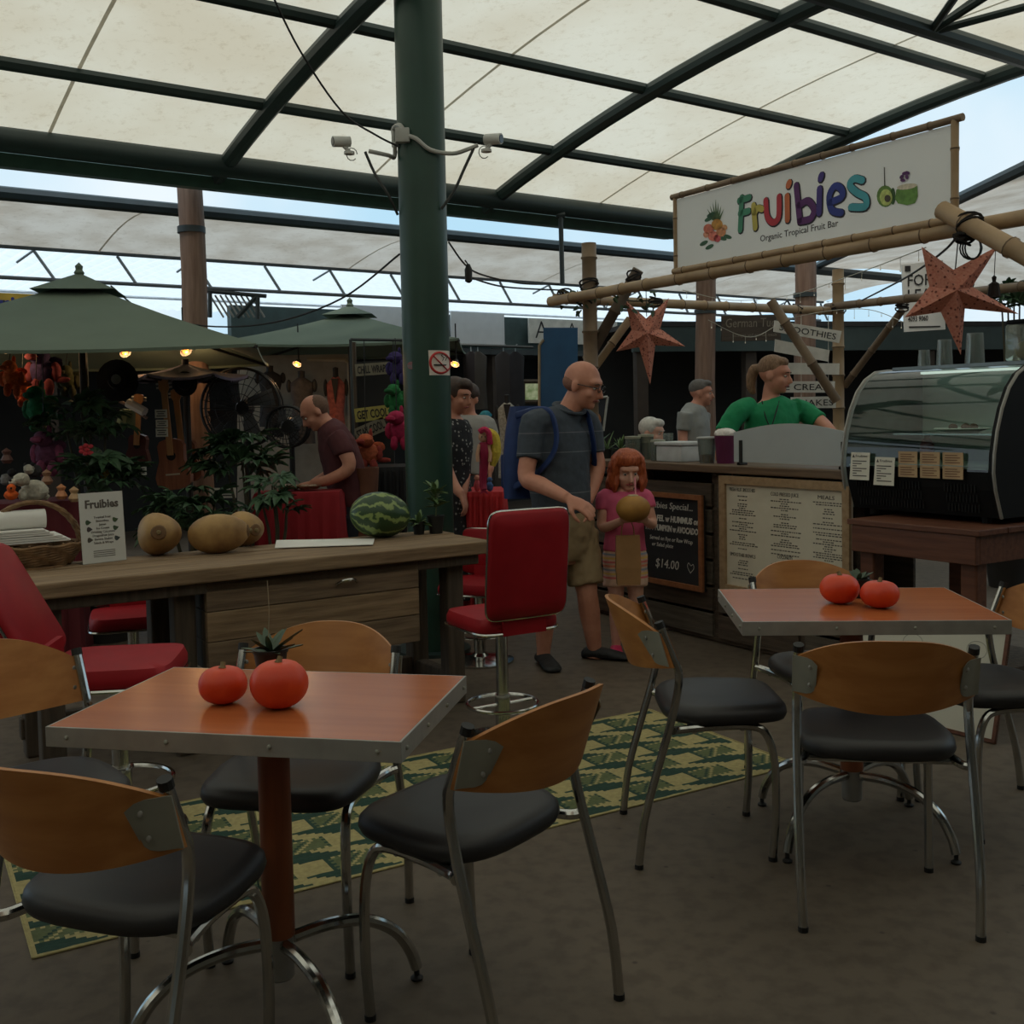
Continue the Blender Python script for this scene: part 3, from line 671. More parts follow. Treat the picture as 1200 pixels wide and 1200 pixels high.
# chalkboard on the counter front
def framed(name, label, cat, u0, u1, z0, z1, v, fr, fm, bmx, tilt=0., cb=None):
    c = CP((u0 + u1) / 2, v, z0); t = thing(name, label, cat, c)
    Xd = -CU; Yd = (ZZ * math.cos(tilt) + CB * math.sin(tilt)).normalized(); O = CP(u1, v, z0); wd = u1 - u0; h = z1 - z0; Nn = Xd.cross(Yd).normalized()
    mb = MB(); mb.prism([(0, 0), (wd, 0), (wd, h), (0, h)], -.012, O, Xd, Yd); mb.build('panel', bmx, t, smooth=False)
    for a, b, c2, d2 in ((0, 0, wd, fr), (0, h - fr, wd, h), (0, fr, fr, h - fr), (wd - fr, fr, wd, h - fr)):
        mb = MB(); mb.prism([(a, b), (c2, b), (c2, d2), (a, d2)], .018, O, Xd, Yd); mb.build('frame_bar', fm, t, smooth=False)
    return t, O + Nn * .0008, Xd, Yd, wd, h
CHALK = mat('chalk', (200, 196, 186), .9)
t, O, X, Y, wd, h = framed('chalkboard', 'black chalkboard menu with orange wood frame beside the girl', 'chalkboard', .17, .76, .30, .875, -.03, .03, wood('orange frame wood', (132, 80, 44), (152, 96, 56), .6, 4., 0, .1), mat('blackboard', (26, 26, 27), .75, rgb2=(38, 38, 40), scale=3))
for s_, a, b, hh, wdt, bo in (('Fruibies Special...', .06, .475, .040, .43, 0), ('FALAFEL w HUMMUS or', .05, .395, .036, .50, .002), ('HOT PUMPKIN w AVOCADO', .05, .335, .036, .49, .002), ('Served on Rye or Raw Wrap', .09, .275, .026, .40, 0), ('or Salad plate', .11, .235, .024, .20, 0), ('$14.00', .14, .105, .055, .22, 0)):
    text(s_, t, CHALK, O + X * a + Y * b, X, Y, hh, wdt, 'chalk_lettering', bold=bo, shear=.15)
mb = MB(); ribbon(mb, [(.47, .10), (.445, .135), (.455, .16), (.475, .145), (.495, .155), (.50, .13), (.47, .10)], .004, O, X, Y); mb.build('chalk_heart', CHALK, t)
# white menu
t, O, X, Y, wd, h = framed('menu_board', 'large white printed menu in a pale wood frame below the counter', 'menu board', -.925, .015, .33, 1.0, -.035, .045, wood('pale frame wood', (150, 122, 90), (170, 142, 108), .6, 4., 0, .1), mat('menu paper', (214, 206, 186), .7, var=.03))
INK = mat('menu ink', (92, 86, 80), .8)
for k, (s_, a, b) in enumerate((('FRESH FRUIT SMOOTHIES', .07, .585), ('COLD PRESSED JUICE', .39, .575), ('MEALS', .72, .575), ('COCONUTS', .435, .235), ('SMOOTHIE BOWLS', .07, .215))):
    text(s_, t, INK, O + X * a + Y * b, X, Y, .02, .2 if len(s_) > 10 else .11, 'menu_heading')
rg = random.Random(3)
for cx_ in (.17, .49, .79):
    mb = MB(); y = .555
    while y > .07:
        if abs(y - .225) > .02:
            w_ = rg.choice((.05, .07, .16, .2)); hh = .006
            x = cx_ - w_ / 2
            while x < cx_ + w_ / 2:
                l_ = rg.uniform(.008, .022); mb.add([O + X * x + Y * y, O + X * (x + l_) + Y * y, O + X * (x + l_) + Y * (y + hh), O + X * x + Y * (y + hh)], [(0, 1, 2, 3)]); x += l_ + .005
        y -= rg.choice((.012, .012, .022))
    mp_ = mb.build('menu_print', INK, t, smooth=False); mp_['kind'] = 'stuff'
# frosted sneeze guard
sg = thing('sneeze_guard', 'frosted curved-top screen on two black brackets on the counter', 'screen', CP(-.4, .05, 1.058))
O = CP(0.0, .06, 1.075); X = -CU; Y = ZZ; wd = .85
mb = MB(); mb.prism([(0, 0), (wd, 0), (wd, .17)] + [(wd * (1 - k / 12), .17 + .05 * math.sin(PI * k / 12)) for k in range(1, 12)] + [(0, .17)], .006, O, X, Y); mb.build('panel', mat('frosted acrylic', (205, 210, 210), .4, trans=.35, var=.02), sg, smooth=False)
for a in (.06, wd - .05):
    mb = MB(); mb.tube([CP(-a, .05, 1.058), CP(-a, .05, 1.20)], .011, 8); mb.tube([CP(-a, .05, 1.058), CP(-a, .03, 1.064), CP(-a, .09, 1.064)], .012, 8); mb.build('bracket', RUBBER, sg)

# ---- goods standing on the counter
CLR = glass('clear plastic', (225, 230, 226), .96, .05, .15)
def vessel(mb, p, r0, r1, h, th=.003, n=18): return mb.lathe([(r0, 0), (r1, h), (r1 - th, h), (r0 - th, th), (.001, th)], p, n)
ZT = 1.058
def on_counter(px, v): # point on the counter top seen at pixel column px, v back from the front
    best = None
    for k in range(400):
        u = -1.4 + k * .0075; p = CP(u, v, ZT); q = p - CAMLOC; x = 600 + F_PX * q.dot(RT) / q.dot(FW)
        if best is None or abs(x - px) < best[0]: best = (abs(x - px), p)
    return best[1]
p = on_counter(850, .14); t = thing('purple_cup', 'tall purple cup topped with white froth on the counter', 'cup', p)
mb = MB(); mb.lathe([(.052, 0), (.066, .165), (.063, .165), (.05, .004)], p, 20); mb.build('cup', mat('purple plastic', (92, 24, 66), .5), t)
mb = MB(); mb.ell(p + ZZ * .175, (.066, .066, .035), 18, 9, noise=.06, seed=2); mb.build('froth', mat('white froth', (226, 220, 214), .9, bump=.5, scale=60), t)
p = on_counter(828, .10); t = thing('tip_cup', 'clear plastic cup holding coins on the counter, left of the purple cup', 'cup', p)
mb = MB(); vessel(mb, p, .045, .058, .15); mb.build('cup', CLR, t); mb = MB(); mb.lathe([(.06, .148), (.06, .156), (.05, .158)], p, 18); mb.build('lid', mat('white lid', (190, 190, 186), .5), t)
mb = MB(); mb.lathe([(.042, .004), (.046, .05), (.001, .055)], p, 14); mb.build('coins', mat('mixed coins', (110, 80, 60), .5, rgb2=(160, 140, 100), scale=60), t)
p = on_counter(798, .16); t = thing('foam_box', 'white foam box with a lid on the counter', 'box', p)
mb = MB(); mb.box(p + ZZ * .05, (.24, .2, .1), ax=CX, bev=.008); mb.build('body', mat('white foam', (196, 198, 198), .85), t); mb = MB(); mb.box(p + ZZ * .113, (.26, .22, .022), ax=CX, bev=.006); mb.build('lid', mat('white foam', (196, 198, 198), .85), t)
JAR = glass('jar glass', (215, 222, 208), .96, .05, .16)
for px, v, r, h, lab in ((742, .10, .05, .14, 'wide glass jar of pale herbs, leftmost jar on the counter'), (757, .20, .05, .15, 'glass jar of pale herbs, second jar along the counter'), (771, .12, .045, .12, 'short glass jar beside the white foam box')):
    p = on_counter(px, v); t = thing('glass_jar', lab, 'jar', p, 0, 'glass jars on the counter'); mb = MB(); vessel(mb, p, r, r, h); mb.build('jar', JAR, t)
    mb = MB(); mb.lathe([(r - .006, .005), (r - .006, h * .75), (.001, h * .78)], p, 14); mb.build('contents', mat('dried herbs', (150, 146, 112), .9, rgb2=(120, 110, 80), scale=40), t)
    mb = MB(); mb.lathe([(r + .003, h), (r + .003, h + .015), (.001, h + .018)], p, 16); mb.build('lid', mat('jar lid', (160, 160, 140), .5), t)
p = on_counter(783, .34); mb = MB(); vessel(mb, p, .028, .035, .17); one(mb, 'drinking_glass', CLR, 'plain drinking glass behind the white foam box', 'glass')
LEAFG = mat('green leaf', (74, 98, 58), .55, rgb2=(92, 118, 70), scale=12); LEAFDK = mat('dark green leaf', (42, 64, 44), .55, rgb2=(58, 84, 56), scale=12)
def potplant(p, r, h, label, leafm=LEAFG, nl=14, L=.09, w=.014, name='potted_plant', group='potted seedlings', up=(-.3, 1.1), stem=0., pot=POTB):
    t = thing(name, label, 'plant', p, 0, group)
    mb = MB(); mb.lathe([(r * .78, 0), (r, h), (r * 1.08, h), (r * 1.08, h * 1.08), (r * .95, h * 1.08), (r * .93, h * .95)], n=14); mb.build('pot', pot, t, world=False)
    mb = MB(); mb.lathe([(r * .93, h * .95), (.001, h * .98)], n=10); mb.build('soil', SOIL, t, world=False)
    if stem:
        mb = MB()
        mb.tube([(0, 0, h * .9), (.006, 0, h + stem * .5), (0, .006, h + stem)], .004, 6); mb.build('stem', mat('plant stem', (86, 96, 60), .7), t, world=False)
    base = None
    for k in range(nl):
        if base is None: o = base = leafblade(L, w, .6).build('leaf', leafm, t, world=False)
        else: o = base.copy(); COL.objects.link(o); o.parent = t
        o.location = (0, 0, h * .95 + (stem * random.uniform(.35, 1) if stem else 0)); o.rotation_euler = (random.uniform(*up) - .4, 0, k * 2.4 + random.random()); s = random.uniform(.65, 1.2); o.scale = (s, s, s)
    return t
potplant(on_counter(698, .2), .04, .07, 'leafy seedling in a black pot at the far end of the counter', LEAFDK, 14, .14, .01)
potplant(on_counter(712, .15), .035, .06, 'grassy seedling pot on the counter beside the leafy seedling', LEAFG, 18, .13, .006)
potplant(on_counter(727, .2), .035, .06, 'low green seedling pot on the counter next to the glass jars', LEAFG, 18, .10, .007)

# ---- stall sign
SGX = (CP(-1.496, 0, 0) - CP(.41, 0, 0)).normalized(); SGO = CP(.41, 0, 2.235); SGN = SGX.cross(ZZ).normalized()
SGL = 1.906
def sgp(px, py):                      # pixel -> coordinates on the sign face
    v = ray(px, py); k = (SGO + SGN * .012 - CAMLOC).dot(SGN) / v.dot(SGN); q = CAMLOC + v * k - SGO; return (q.dot(SGX), q.z)
SO = SGO + SGN * .0125
sign = thing('stall_sign', 'white Fruibies stall sign framed in bamboo above the counter', 'sign', CP(-.5, 0, 2.2))
mb = MB(); mb.prism([(0, 0), (SGL, 0), (SGL, .405), (0, .405)], .024, SGO - SGN * .012, SGX, ZZ); mb.build('panel', mat('sign white board', (242, 244, 244), .55, var=.02, scale=2), sign, smooth=False)
BAM = mat('dry bamboo', (152, 126, 94), .5, rgb2=(174, 146, 112), scale=5, stretch=(1, 1, 1), bump=.05)
BAMD = mat('grey brown bamboo', (112, 92, 72), .6, rgb2=(138, 116, 92), scale=5, bump=.1)
def bamboo(parent, p0, p1, r, m=None, name='bamboo_pole', node=.28, seed=1):
    p0 = Vector(p0); p1 = Vector(p1); L = (p1 - p0).length; d = (p1 - p0) / L; rg = random.Random(seed); pts = [p0]; rr = [r]; z = rg.uniform(.05, node)
    while z < L - .03:
        for dz, k in ((-.012, 1), (-.004, 1.13), (.004, 1.13), (.012, .97)): pts.append(p0 + d * (z + dz)); rr.append(r * k)
        z += node * rg.uniform(.85, 1.15)
    pts.append(p1); rr.append(r); mb = MB(); mb.tube(pts, rr, 12)
    for i in range(len(pts) - 1):
        if i % 4 == 2 and i < len(pts) - 2:
            for j in range(12): mb.m[i * 12 + j] = 1
    return mb.build(name, [m or BAM, mat('bamboo node', (96, 76, 56), .7)], parent, sharp=50)
for a, b, r in (((-.03, .425), (SGL + .04, .425), .018), ((-.02, -.02), (SGL + .02, -.02), .02), ((-.0, -.02), (-.0, .42), .014), ((SGL, -.02), (SGL, .42), .018)):
    bamboo(sign, SO + SGX * a[0] + ZZ * a[1], SO + SGX * b[0] + ZZ * b[1], r, BAMD if a[1] > .3 else BAM, 'bamboo_edge', .22, 3)
def z3(pts): return [sgp(800 + x / 3, y / 3) for x, y in pts]
LET = [('letter_f', (70, 140, 110), [[(208, 695), (203, 808)], [(200, 705), (235, 694)], [(203, 750), (232, 742)]]),
       ('letter_r', (200, 184, 90), [[(250, 722), (256, 800)], [(254, 750), (264, 732), (280, 735)]]),
       ('letter_u', (190, 52, 66), [[(293, 705), (298, 760), (318, 782), (338, 762), (340, 692)]]),
       ('letter_i', (206, 110, 66), [[(368, 690), (369, 772)], [(372, 652), (376, 642)]]),
       ('letter_b', (92, 40, 104), [[(400, 652), (412, 775)], [(410, 722), (440, 706), (462, 735), (450, 768), (412, 778)]]),
       ('letter_i', (70, 54, 132), [[(482, 664), (480, 748)], [(485, 628), (489, 616)]]),
       ('letter_e', (44, 58, 140), [[(518, 712), (560, 692), (558, 664), (535, 655), (516, 690), (525, 738), (558, 748)]]),
       ('letter_s', (76, 166, 180), [[(632, 634), (604, 628), (588, 650), (612, 676), (643, 694), (642, 726), (592, 728)]])]
DARKL = mat('letter outline', (40, 36, 44), .6)  # dark outline printed round the coloured letters
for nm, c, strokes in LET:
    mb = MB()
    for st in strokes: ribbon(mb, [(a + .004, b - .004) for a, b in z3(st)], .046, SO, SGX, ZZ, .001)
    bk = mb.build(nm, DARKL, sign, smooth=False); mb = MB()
    for st in strokes: ribbon(mb, z3(st), .036, SO, SGX, ZZ, .002)
    mb.build('letter_fill', mat('paint %d %d %d' % c, c, .6), bk, smooth=False)
a0 = sgp(800 + 272 / 3, 845 / 3); a1 = sgp(800 + 546 / 3, 798 / 3)
text('Organic Tropical Fruit Bar', sign, mat('sign ink', (44, 42, 44), .6), SO + SGX * a0[0] + ZZ * (a0[1] - .008), SGX, ZZ, .034, a1[0] - a0[0], 'subtitle')
def blob(pts, c, lay, nm): mb = MB(); P = z3(pts); mb.add([SO + SGX * a + ZZ * b + SGN * (.001 * lay) for a, b in P], [tuple(range(len(P)))]); mb.build(nm, mat('print %d %d %d' % c, c, .6, var=.2, scale=40), sign, smooth=False)
def oval(cx, cy, rx, ry, rot=0., n=16): return [(cx + rx * math.cos(a) * math.cos(rot) - ry * math.sin(a) * math.sin(rot), cy + rx * math.cos(a) * math.sin(rot) + ry * math.sin(a) * math.cos(rot)) for a in [2 * PI * k / n for k in range(n)]]
# pineapple and flowers, avocado halves, green coconut
for k in range(7): blob([(114 + (k - 3) * 3, 775), (116 + (k - 3) * 10, 700 + abs(k - 3) * 11), (124 + (k - 3) * 3, 772)], (86, 110, 70), 1, 'print_leaf')
for cx, cy in ((75, 855), (95, 868), (158, 832), (140, 838), (100, 755), (92, 770)): blob(oval(cx, cy, 16, 7, -.5 if cx < 110 else .3), (60, 100, 74), 1, 'print_leaf')
for cx, cy, r, c in ((122, 790, 20, (196, 140, 60)), (92, 805, 18, (214, 120, 96)), (108, 830, 18, (226, 128, 110)), (136, 815, 17, (222, 150, 104)), (122, 838, 13, (206, 90, 96)), (84, 825, 11, (230, 160, 130)), (148, 800, 10, (230, 170, 120))): blob(oval(cx, cy, r, r), c, 2, 'print_fruit')
blob(oval(713, 690, 30, 38), (104, 140, 66), 1, 'print_fruit'); blob(oval(716, 694, 22, 29), (196, 208, 120), 2, 'print_fruit'); blob(oval(722, 698, 11, 13), (80, 70, 56), 3, 'print_fruit'); blob([(708, 588), (711, 588), (713, 655), (709, 655)], (70, 66, 60), 1, 'print_stalk')
blob(oval(740, 690, 9, 30), (58, 88, 50), 1, 'print_fruit')
blob([(752, 668), (748, 700), (758, 715), (790, 722), (818, 714), (828, 690), (826, 655), (800, 648), (770, 655)], (104, 146, 68), 2, 'print_fruit'); blob(oval(790, 656, 36, 10, -.15), (214, 204, 180), 3, 'print_fruit')
for cx, cy in ((772, 622), (782, 610), (790, 622), (776, 634), (792, 608)): blob(oval(cx, cy, 9, 6, cx), (92, 50, 104), 4, 'print_flower')

# ---- bamboo frame of the stall
bf = thing('bamboo_frame', 'bamboo pole frame lashed together over the fruit stall', 'frame', CP(1.7, 0, 0))
FL = W(658, 336, 7.6)
bamboo(bf, CP(1.78, .0, 2.17), CP(-2.4, -.0, 2.17), .036, BAM, seed=2)
bamboo(bf, W(650, 350, 7.6), W(985, 365, 9.4), .036, BAM, seed=3)
q = W(690, 285, 7.6); bamboo(bf, q, (q.x, q.y, 0), .052, BAMD, seed=4)
bamboo(bf, W(748, 316, 7.5), W(688, 422, 7.7), .04, mat('grey stick', (96, 82, 70), .8, bump=.3), seed=5, node=.5)
bamboo(bf, W(738, 374, 7.8), W(690, 440, 7.7), .03, BAM, seed=6)
q = W(982, 316, 9.3); bamboo(bf, q, (q.x, q.y, 0), .05, BAM, seed=7)
bamboo(bf, W(968, 360, 9.4), W(1215, 334, 7.4), .034, BAMD, seed=8)
bamboo(bf, W(903, 352, 8.5), W(981, 470, 8.45), .038, BAMD, seed=9, node=.4)
bamboo(bf, W(1057, 364, 8.7), W(990, 452, 9.3), .03, BAMD, seed=10)
bamboo(bf, W(1104, 246, 4.85), W(1225, 312, 4.35), .042, BAM, seed=11)
q = CP(-2.3, 0, 0); bamboo(bf, (q.x, q.y, 2.3), (q.x, q.y, 0), .045, BAM, seed=14)
q = W(1222, 334, 7.4); bamboo(bf, (q.x, q.y, q.z + .2), (q.x, q.y, 0), .045, BAMD, seed=15)
LASH = mat('black lashing cord', (34, 30, 28), .9)
for px, py, Y, r in ((690, 333, 7.58, .065), (686, 352, 7.6, .065), (742, 325, 7.45, .05), (768, 353, 7.95, .05), (982, 362, 9.3, .065), (1057, 360, 8.7, .05), (934, 362, 9.1, .05), (1136, 262, 4.72, .055), (1130, 278, 4.75, .04), (662, 345, 7.6, .05)):
    mb = MB(); c = W(px, py, Y)
    for k in range(4):
        q = Matrix.Rotation(random.uniform(-.6, .6), 3, 'X') @ Matrix.Rotation(random.uniform(-.6, .6), 3, 'Y')
        mb.tube([c + q @ V(r * math.cos(a), r * math.sin(a), (k - 1.5) * .012) for a in [2 * PI * i / 12 for i in range(13)]], .006, 5)
    mb.build('lashing', LASH, bf)

# ---- paper stars
PAPER = mat('perforated red paper', (204, 126, 106), .8, rgb2=(216, 150, 130), scale=90, trans=.12)
def star_mat(m):
    n = m.node_tree.nodes; l = m.node_tree.links; vo = n.new('ShaderNodeTexVoronoi'); vo.inputs['Scale'].default_value = 48
    l.new(n['Texture Coordinate'].outputs['Object'], vo.inputs['Vector']); cr = n.new('ShaderNodeValToRGB')
    cr.color_ramp.elements[0].position = .22; cr.color_ramp.elements[0].color = (.22, .13, .12, 1); cr.color_ramp.elements[1].position = .34; cr.color_ramp.elements[1].color = (1, 1, 1, 1)
    l.new(vo.outputs['Distance'], cr.inputs['Fac']); b = n['Principled BSDF']; s_ = b.inputs[0].links[0].from_socket
    mx = n.new('ShaderNodeMix'); mx.data_type = 'RGBA'; mx.blend_type = 'MULTIPLY'; mx.inputs[0].default_value = 1
    l.new(s_, mx.inputs[6]); l.new(cr.outputs['Color'], mx.inputs[7]); l.new(mx.outputs[2], b.inputs[0])
star_mat(PAPER)
def star(tips, cen, Y, label, top):
    c = W(*cen, Y); T = [W(a, b, Y) for a, b in tips]; t = thing('paper_star', label, 'star lantern', c - V(0, 0, (cen[1] - tips[3][1]) * -Y / F_PX), 0, 'hanging paper stars'); n = 5
    R = sum((p - c).length for p in T) / 5; inn = []
    for k in range(5):
        d = ((T[k] - c).normalized() + (T[(k + 1) % 5] - c).normalized()).normalized(); inn.append(c + d * R * .36)
    for k in range(5):                       # each arm is a folded pyramid
        a, b = inn[k - 1], inn[k]; f = c + V(0, -R * .26, 0); g = c + V(0, R * .26, 0); m1 = c
        mb = MB(); mb.add([T[k], a, b, f, g, c], [(0, 1, 3), (0, 3, 2), (0, 4, 1), (0, 2, 4)]); mb.build('arm', PAPER, t, smooth=False)
    mb = MB(); mb.tube([(T[0] + T[1]) / 2 * .5 + c * .5, W(top[0], top[1], Y)], .003, 5); mb.build('cord', CABLE, t)
star([(733, 352), (784, 349), (803, 406), (762, 451), (722, 412)], (757, 391), 7.6, 'smaller red paper star hanging left of the Fruibies sign', (757, 340))
star([(1080, 289), (1170, 288), (1194, 368), (1126, 416), (1060, 372)], (1114, 342), 4.9, 'larger red paper star hanging above the display case', (1124, 268))

# ---- hanging word boards
hb = thing('hanging_word_boards', 'column of white word boards hung on strings behind the vendor', 'sign', W(940, 500, 8.7))
WB = mat('white painted board', (216, 212, 204), .6); BK = mat('black brush paint', (34, 32, 32), .6)
def z7(x, y): return (840 + x * .3, 340 + y * .3)
for q, word in (([(222, 162), (478, 206), (488, 160), (226, 118)], 'SMOOTHIES'), ([(225, 240), (435, 279), (441, 235), (229, 192)], ''), ([(262, 328), (478, 330), (480, 286), (264, 284)], ''), ([(200, 400), (460, 400), (462, 356), (200, 356)], 'ICE CREAM'), ([(290, 462), (465, 460), (466, 415), (290, 418)], 'SHAKES')):
    P = [W(*z7(x, y), 8.7) for x, y in q]; mb = MB(); mb.add(P + [p + V(0, .015, 0) for p in P], [(0, 1, 2, 3), (7, 6, 5, 4), (0, 4, 5, 1), (1, 5, 6, 2), (2, 6, 7, 3), (3, 7, 4, 0)]); bo = mb.build('board', WB, hb, smooth=False)
    if word:
        X = (P[1] - P[0]); wl = X.length; X.normalize(); Y = (P[3] - P[0]).normalized(); Y = (Y - X * X.dot(Y)).normalized(); hh = (P[3] - P[0]).length
        text(word, bo, BK, P[0] + X * wl * .07 + Y * hh * .22 + V(0, -.002, 0), X, Y, hh * .55, wl * .86, 'lettering')
for x in (330, 436):
    mb = MB(); mb.tube([W(*z7(x, 100), 8.72), W(*z7(x, 440), 8.72)], .003, 5); mb.build('string', mat('white string', (190, 186, 176), .8), hb)
# brown sign and for-lease board behind
gs = thing('wooden_shop_sign', 'dark wooden shop sign with carved pale letters behind the bamboo frame', 'sign', W(880, 401, 10.2))
P = [W(*z7(x, y), 10.2) for x, y in ((20, 200), (250, 195), (250, 95), (20, 100))]; mb = MB(); mb.add(P + [p + V(0, .04, 0) for p in P], [(0, 1, 2, 3), (7, 6, 5, 4), (0, 4, 5, 1), (1, 5, 6, 2), (2, 6, 7, 3), (3, 7, 4, 0)]); mb.build('panel', wood('carved dark wood', (64, 54, 46), (80, 68, 58), .8, 5., 0, .2), gs, smooth=False)
X = (P[1] - P[0]).normalized(); Y = ZZ; GL = mat('pale carved letters', (130, 120, 106), .8)
text('German Tucker', gs, GL, P[0] + X * .03 + Y * .13 + V(0, -.003, 0), X, (ZZ + X * .06), .085, .60, 'lettering'); text('sausages and german meals', gs, GL, P[0] + X * .1 + Y * .04 + V(0, -.003, 0), X, ZZ, .03, .42, 'lettering')
mb = MB(); mb.tube([P[3] + X * .55, P[3] + X * .62 + ZZ * .14, P[3] + X * .7], .01, 6); mb.build('hanger', DKTUBE, gs)
fl = thing('lease_sign', 'white FOR LEASE board behind the large paper star', 'sign', W(1085, 390, 9.6))
P = [W(1060, 389, 9.6), W(1108, 386, 9.6), W(1105, 305, 9.6), W(1057, 310, 9.6)]; mb = MB(); mb.add(P + [p + V(0, .02, 0) for p in P], [(0, 1, 2, 3), (7, 6, 5, 4), (0, 4, 5, 1), (1, 5, 6, 2), (2, 6, 7, 3), (3, 7, 4, 0)]); mb.build('panel', mat('lease board white', (214, 212, 206), .6, var=.02), fl, smooth=False)
X = (P[1] - P[0]).normalized(); Y = ZZ
for s_, a, b, hh, wdt in (('FOR', .02, .405, .10, .22), ('LEASE', .02, .275, .10, .33), ('4093 9060', .03, .09, .045, .18)): text(s_, fl, BK, P[0] + X * a + Y * b + V(0, -.003, 0), X, Y, hh, wdt, 'lettering', bold=.001)
mb = MB(); mb.box(P[0] + X * .18 + ZZ * .035 + V(0, -.003, 0), (.28, .004, .012)); mb.box(P[3] + X * .05 - ZZ * .04 + V(0, -.003, 0), (.05, .004, .05)); mb.build('rule', BK, fl, smooth=False)

# ---- timber stand, display case, glasses
K0 = V(1.95, 4.5, 0)
def KP(u, v, z): return K0 + CU * u + CB * v + ZZ * z
MAH = wood('mahogany stain', (92, 54, 38), (112, 70, 50), .5, 5., 0, .15)
sd = thing('timber_stand', 'brown stained timber stand carrying the food display case', 'stand', KP(.33, .45, 0))
for k in range(4): plank('top_board', sd, KP(.33, .11 + .21 * k, .832), (.70, .205, .026), CX, MAH)
plank('apron', sd, KP(.33, .03, .755), (.66, .03, .125), CX, MAH); plank('apron', sd, KP(.33, .82, .755), (.66, .03, .125), CX, MAH)
for u in (.015, .645): plank('apron', sd, KP(u, .425, .755), (.03, .76, .125), CX, MAH)
for u in (.06, .60):
    for v in (.09, .76): plank('leg', sd, KP(u, v, .41), (.08, .08, .82), CX, MAH)
plank('shelf', sd, KP(.33, .45, .18), (.56, .66, .025), CX, DKW)
dc = thing('display_case', 'curved glass food display case on the timber stand', 'display case', KP(.45, .5, .845))
BLK = mat('black case metal', (20, 21, 22), .6, spec=.2); PRO = [(.25, .875), (.205, 1.0), (.19, 1.08), (.195, 1.16), (.215, 1.26), (.25, 1.36), (.30, 1.45), (.36, 1.51), (.44, 1.55), (.54, 1.56), (.80, 1.56)]
U0, U1 = .06, .84
for u in (U0, U1):
    pr = PRO + [(.80, .875)]; s_ = -1 if u == U0 else 1
    mb = MB(); mb.loft([[KP(u + s_ * .001, a, z) for a, z in pr], [KP(u + s_ * .028, a, z) for a, z in pr]])
    if u == U0: mb.build('end_panel', BLK, dc, smooth=False)
    else: mb.build('end_panel', mat('case end lining', (120, 128, 124), .5), dc, smooth=False)
    mb = MB(); mb.tube([KP(u + s_ * .026, a, z) for a, z in PRO], .008, 6); mb.build('edge_trim', ALU, dc)
CG = glass('display glass', (222, 236, 228), .985)
mb = MB(); g = PRO[2:10]; mb.add([KP(u, a, z) for a, z in g for u in (U0, U1)] , [(2 * k, 2 * k + 1, 2 * k + 3, 2 * k + 2) for k in range(len(g) - 1)]); mb.build('curved_glass', CG, dc)
mb = MB(); mb.loft([[KP(u, a, z) for a, z in ((.25, .875), (.205, 1.0), (.19, 1.08), (.21, 1.085), (.78, 1.085), (.78, .875))] for u in (U0, U1)]); mb.build('base_unit', BLK, dc, smooth=False)
mb = MB(); mb.box(KP(.45, .68, 1.565), (.78, .28, .02), ax=CX); mb.build('top_panel', mat('case top metal', (120, 128, 128), .35, .5), dc, smooth=False)
mb = MB(); mb.box(KP(.45, .785, 1.32), (.77, .02, .47), ax=CX); mb.build('rear_door', mat('pale case lining', (186, 200, 192), .5, var=.04), dc, smooth=False)
for z, v0 in ((1.24, .36),): mb = MB(); mb.box(KP(.45, .57, z), (.76, .38, .008), ax=CX); mb.build('glass_shelf', glass('shelf glass', (190, 215, 205), .85), dc, smooth=False)
mb = MB(); mb.box(KP(.45, .48, 1.092), (.76, .56, .006), ax=CX); mb.build('deck', mat('pale case lining', (186, 200, 192), .5, var=.04), dc, smooth=False)
SLOT = mat('vent slot dark', (8, 8, 8), .8)
for a, b, n in ((.42, .80, 22), (.13, .30, 10)):
    mb = MB()
    for r_ in range(3):
        for k in range(n):
            u = a + (b - a) * k / n; z = .915 + r_ * .045; v = .25 - (z - .875) * .36 - .004
            mb.box(KP(u, v, z), (.006, .006, .036), ax=(CU, CB, ZZ))
    mb.build('vent_grille', SLOT, dc, smooth=False)
for u in (.14, .76):
    for v in (.3, .74): mb = MB(); mb.lathe([(.02, .845), (.024, .875)], KP(u, v, 0), 10); mb.build('foot', RUBBER, dc)
CARD = mat('white card', (226, 222, 208), .7, var=.03); KRAFT = mat('kraft label card', (186, 156, 120), .8)
for k, (u, zz) in enumerate(((.745, 1.02), (.60, 1.0))):
    lab = ('white printed allergy card on the display case, left one', 'white printed card on the display case, right of the other card')[k]
    t = thing('price_card', lab, 'card', KP(u, .17, zz), 0, 'cards on the display case'); O = KP(u + .06, .175 - .0, zz); X = -CU; Y = (ZZ + CB * .0).normalized()
    mb = MB(); mb.prism([(0, 0), (.118, 0), (.125, .135), (.012, .135)], .002, O, X, Y); mb.build('sheet', CARD, t, smooth=False)
    N_ = X.cross(Y).normalized() * .0025; mb = MB(); text('Fruibies', t, INK, O + X * .038 + Y * .112 + N_, X, Y, .012, .07, 'lettering')
    for j in range(7): mb.add([O + N_ + X * .02 + Y * (.09 - j * .012), O + N_ + X * (.105 - .03 * (j % 3)) + Y * (.09 - j * .012), O + N_ + X * (.105 - .03 * (j % 3)) + Y * (.095 - j * .012), O + N_ + X * .02 + Y * (.095 - j * .012)], [(0, 1, 2, 3)])
    mb.add([O + N_ + X * .018 + Y * .11, O + N_ + X * .034 + Y * .11, O + N_ + X * .026 + Y * .126], [(0, 1, 2)]); mb.build('print', INK, t, smooth=False)
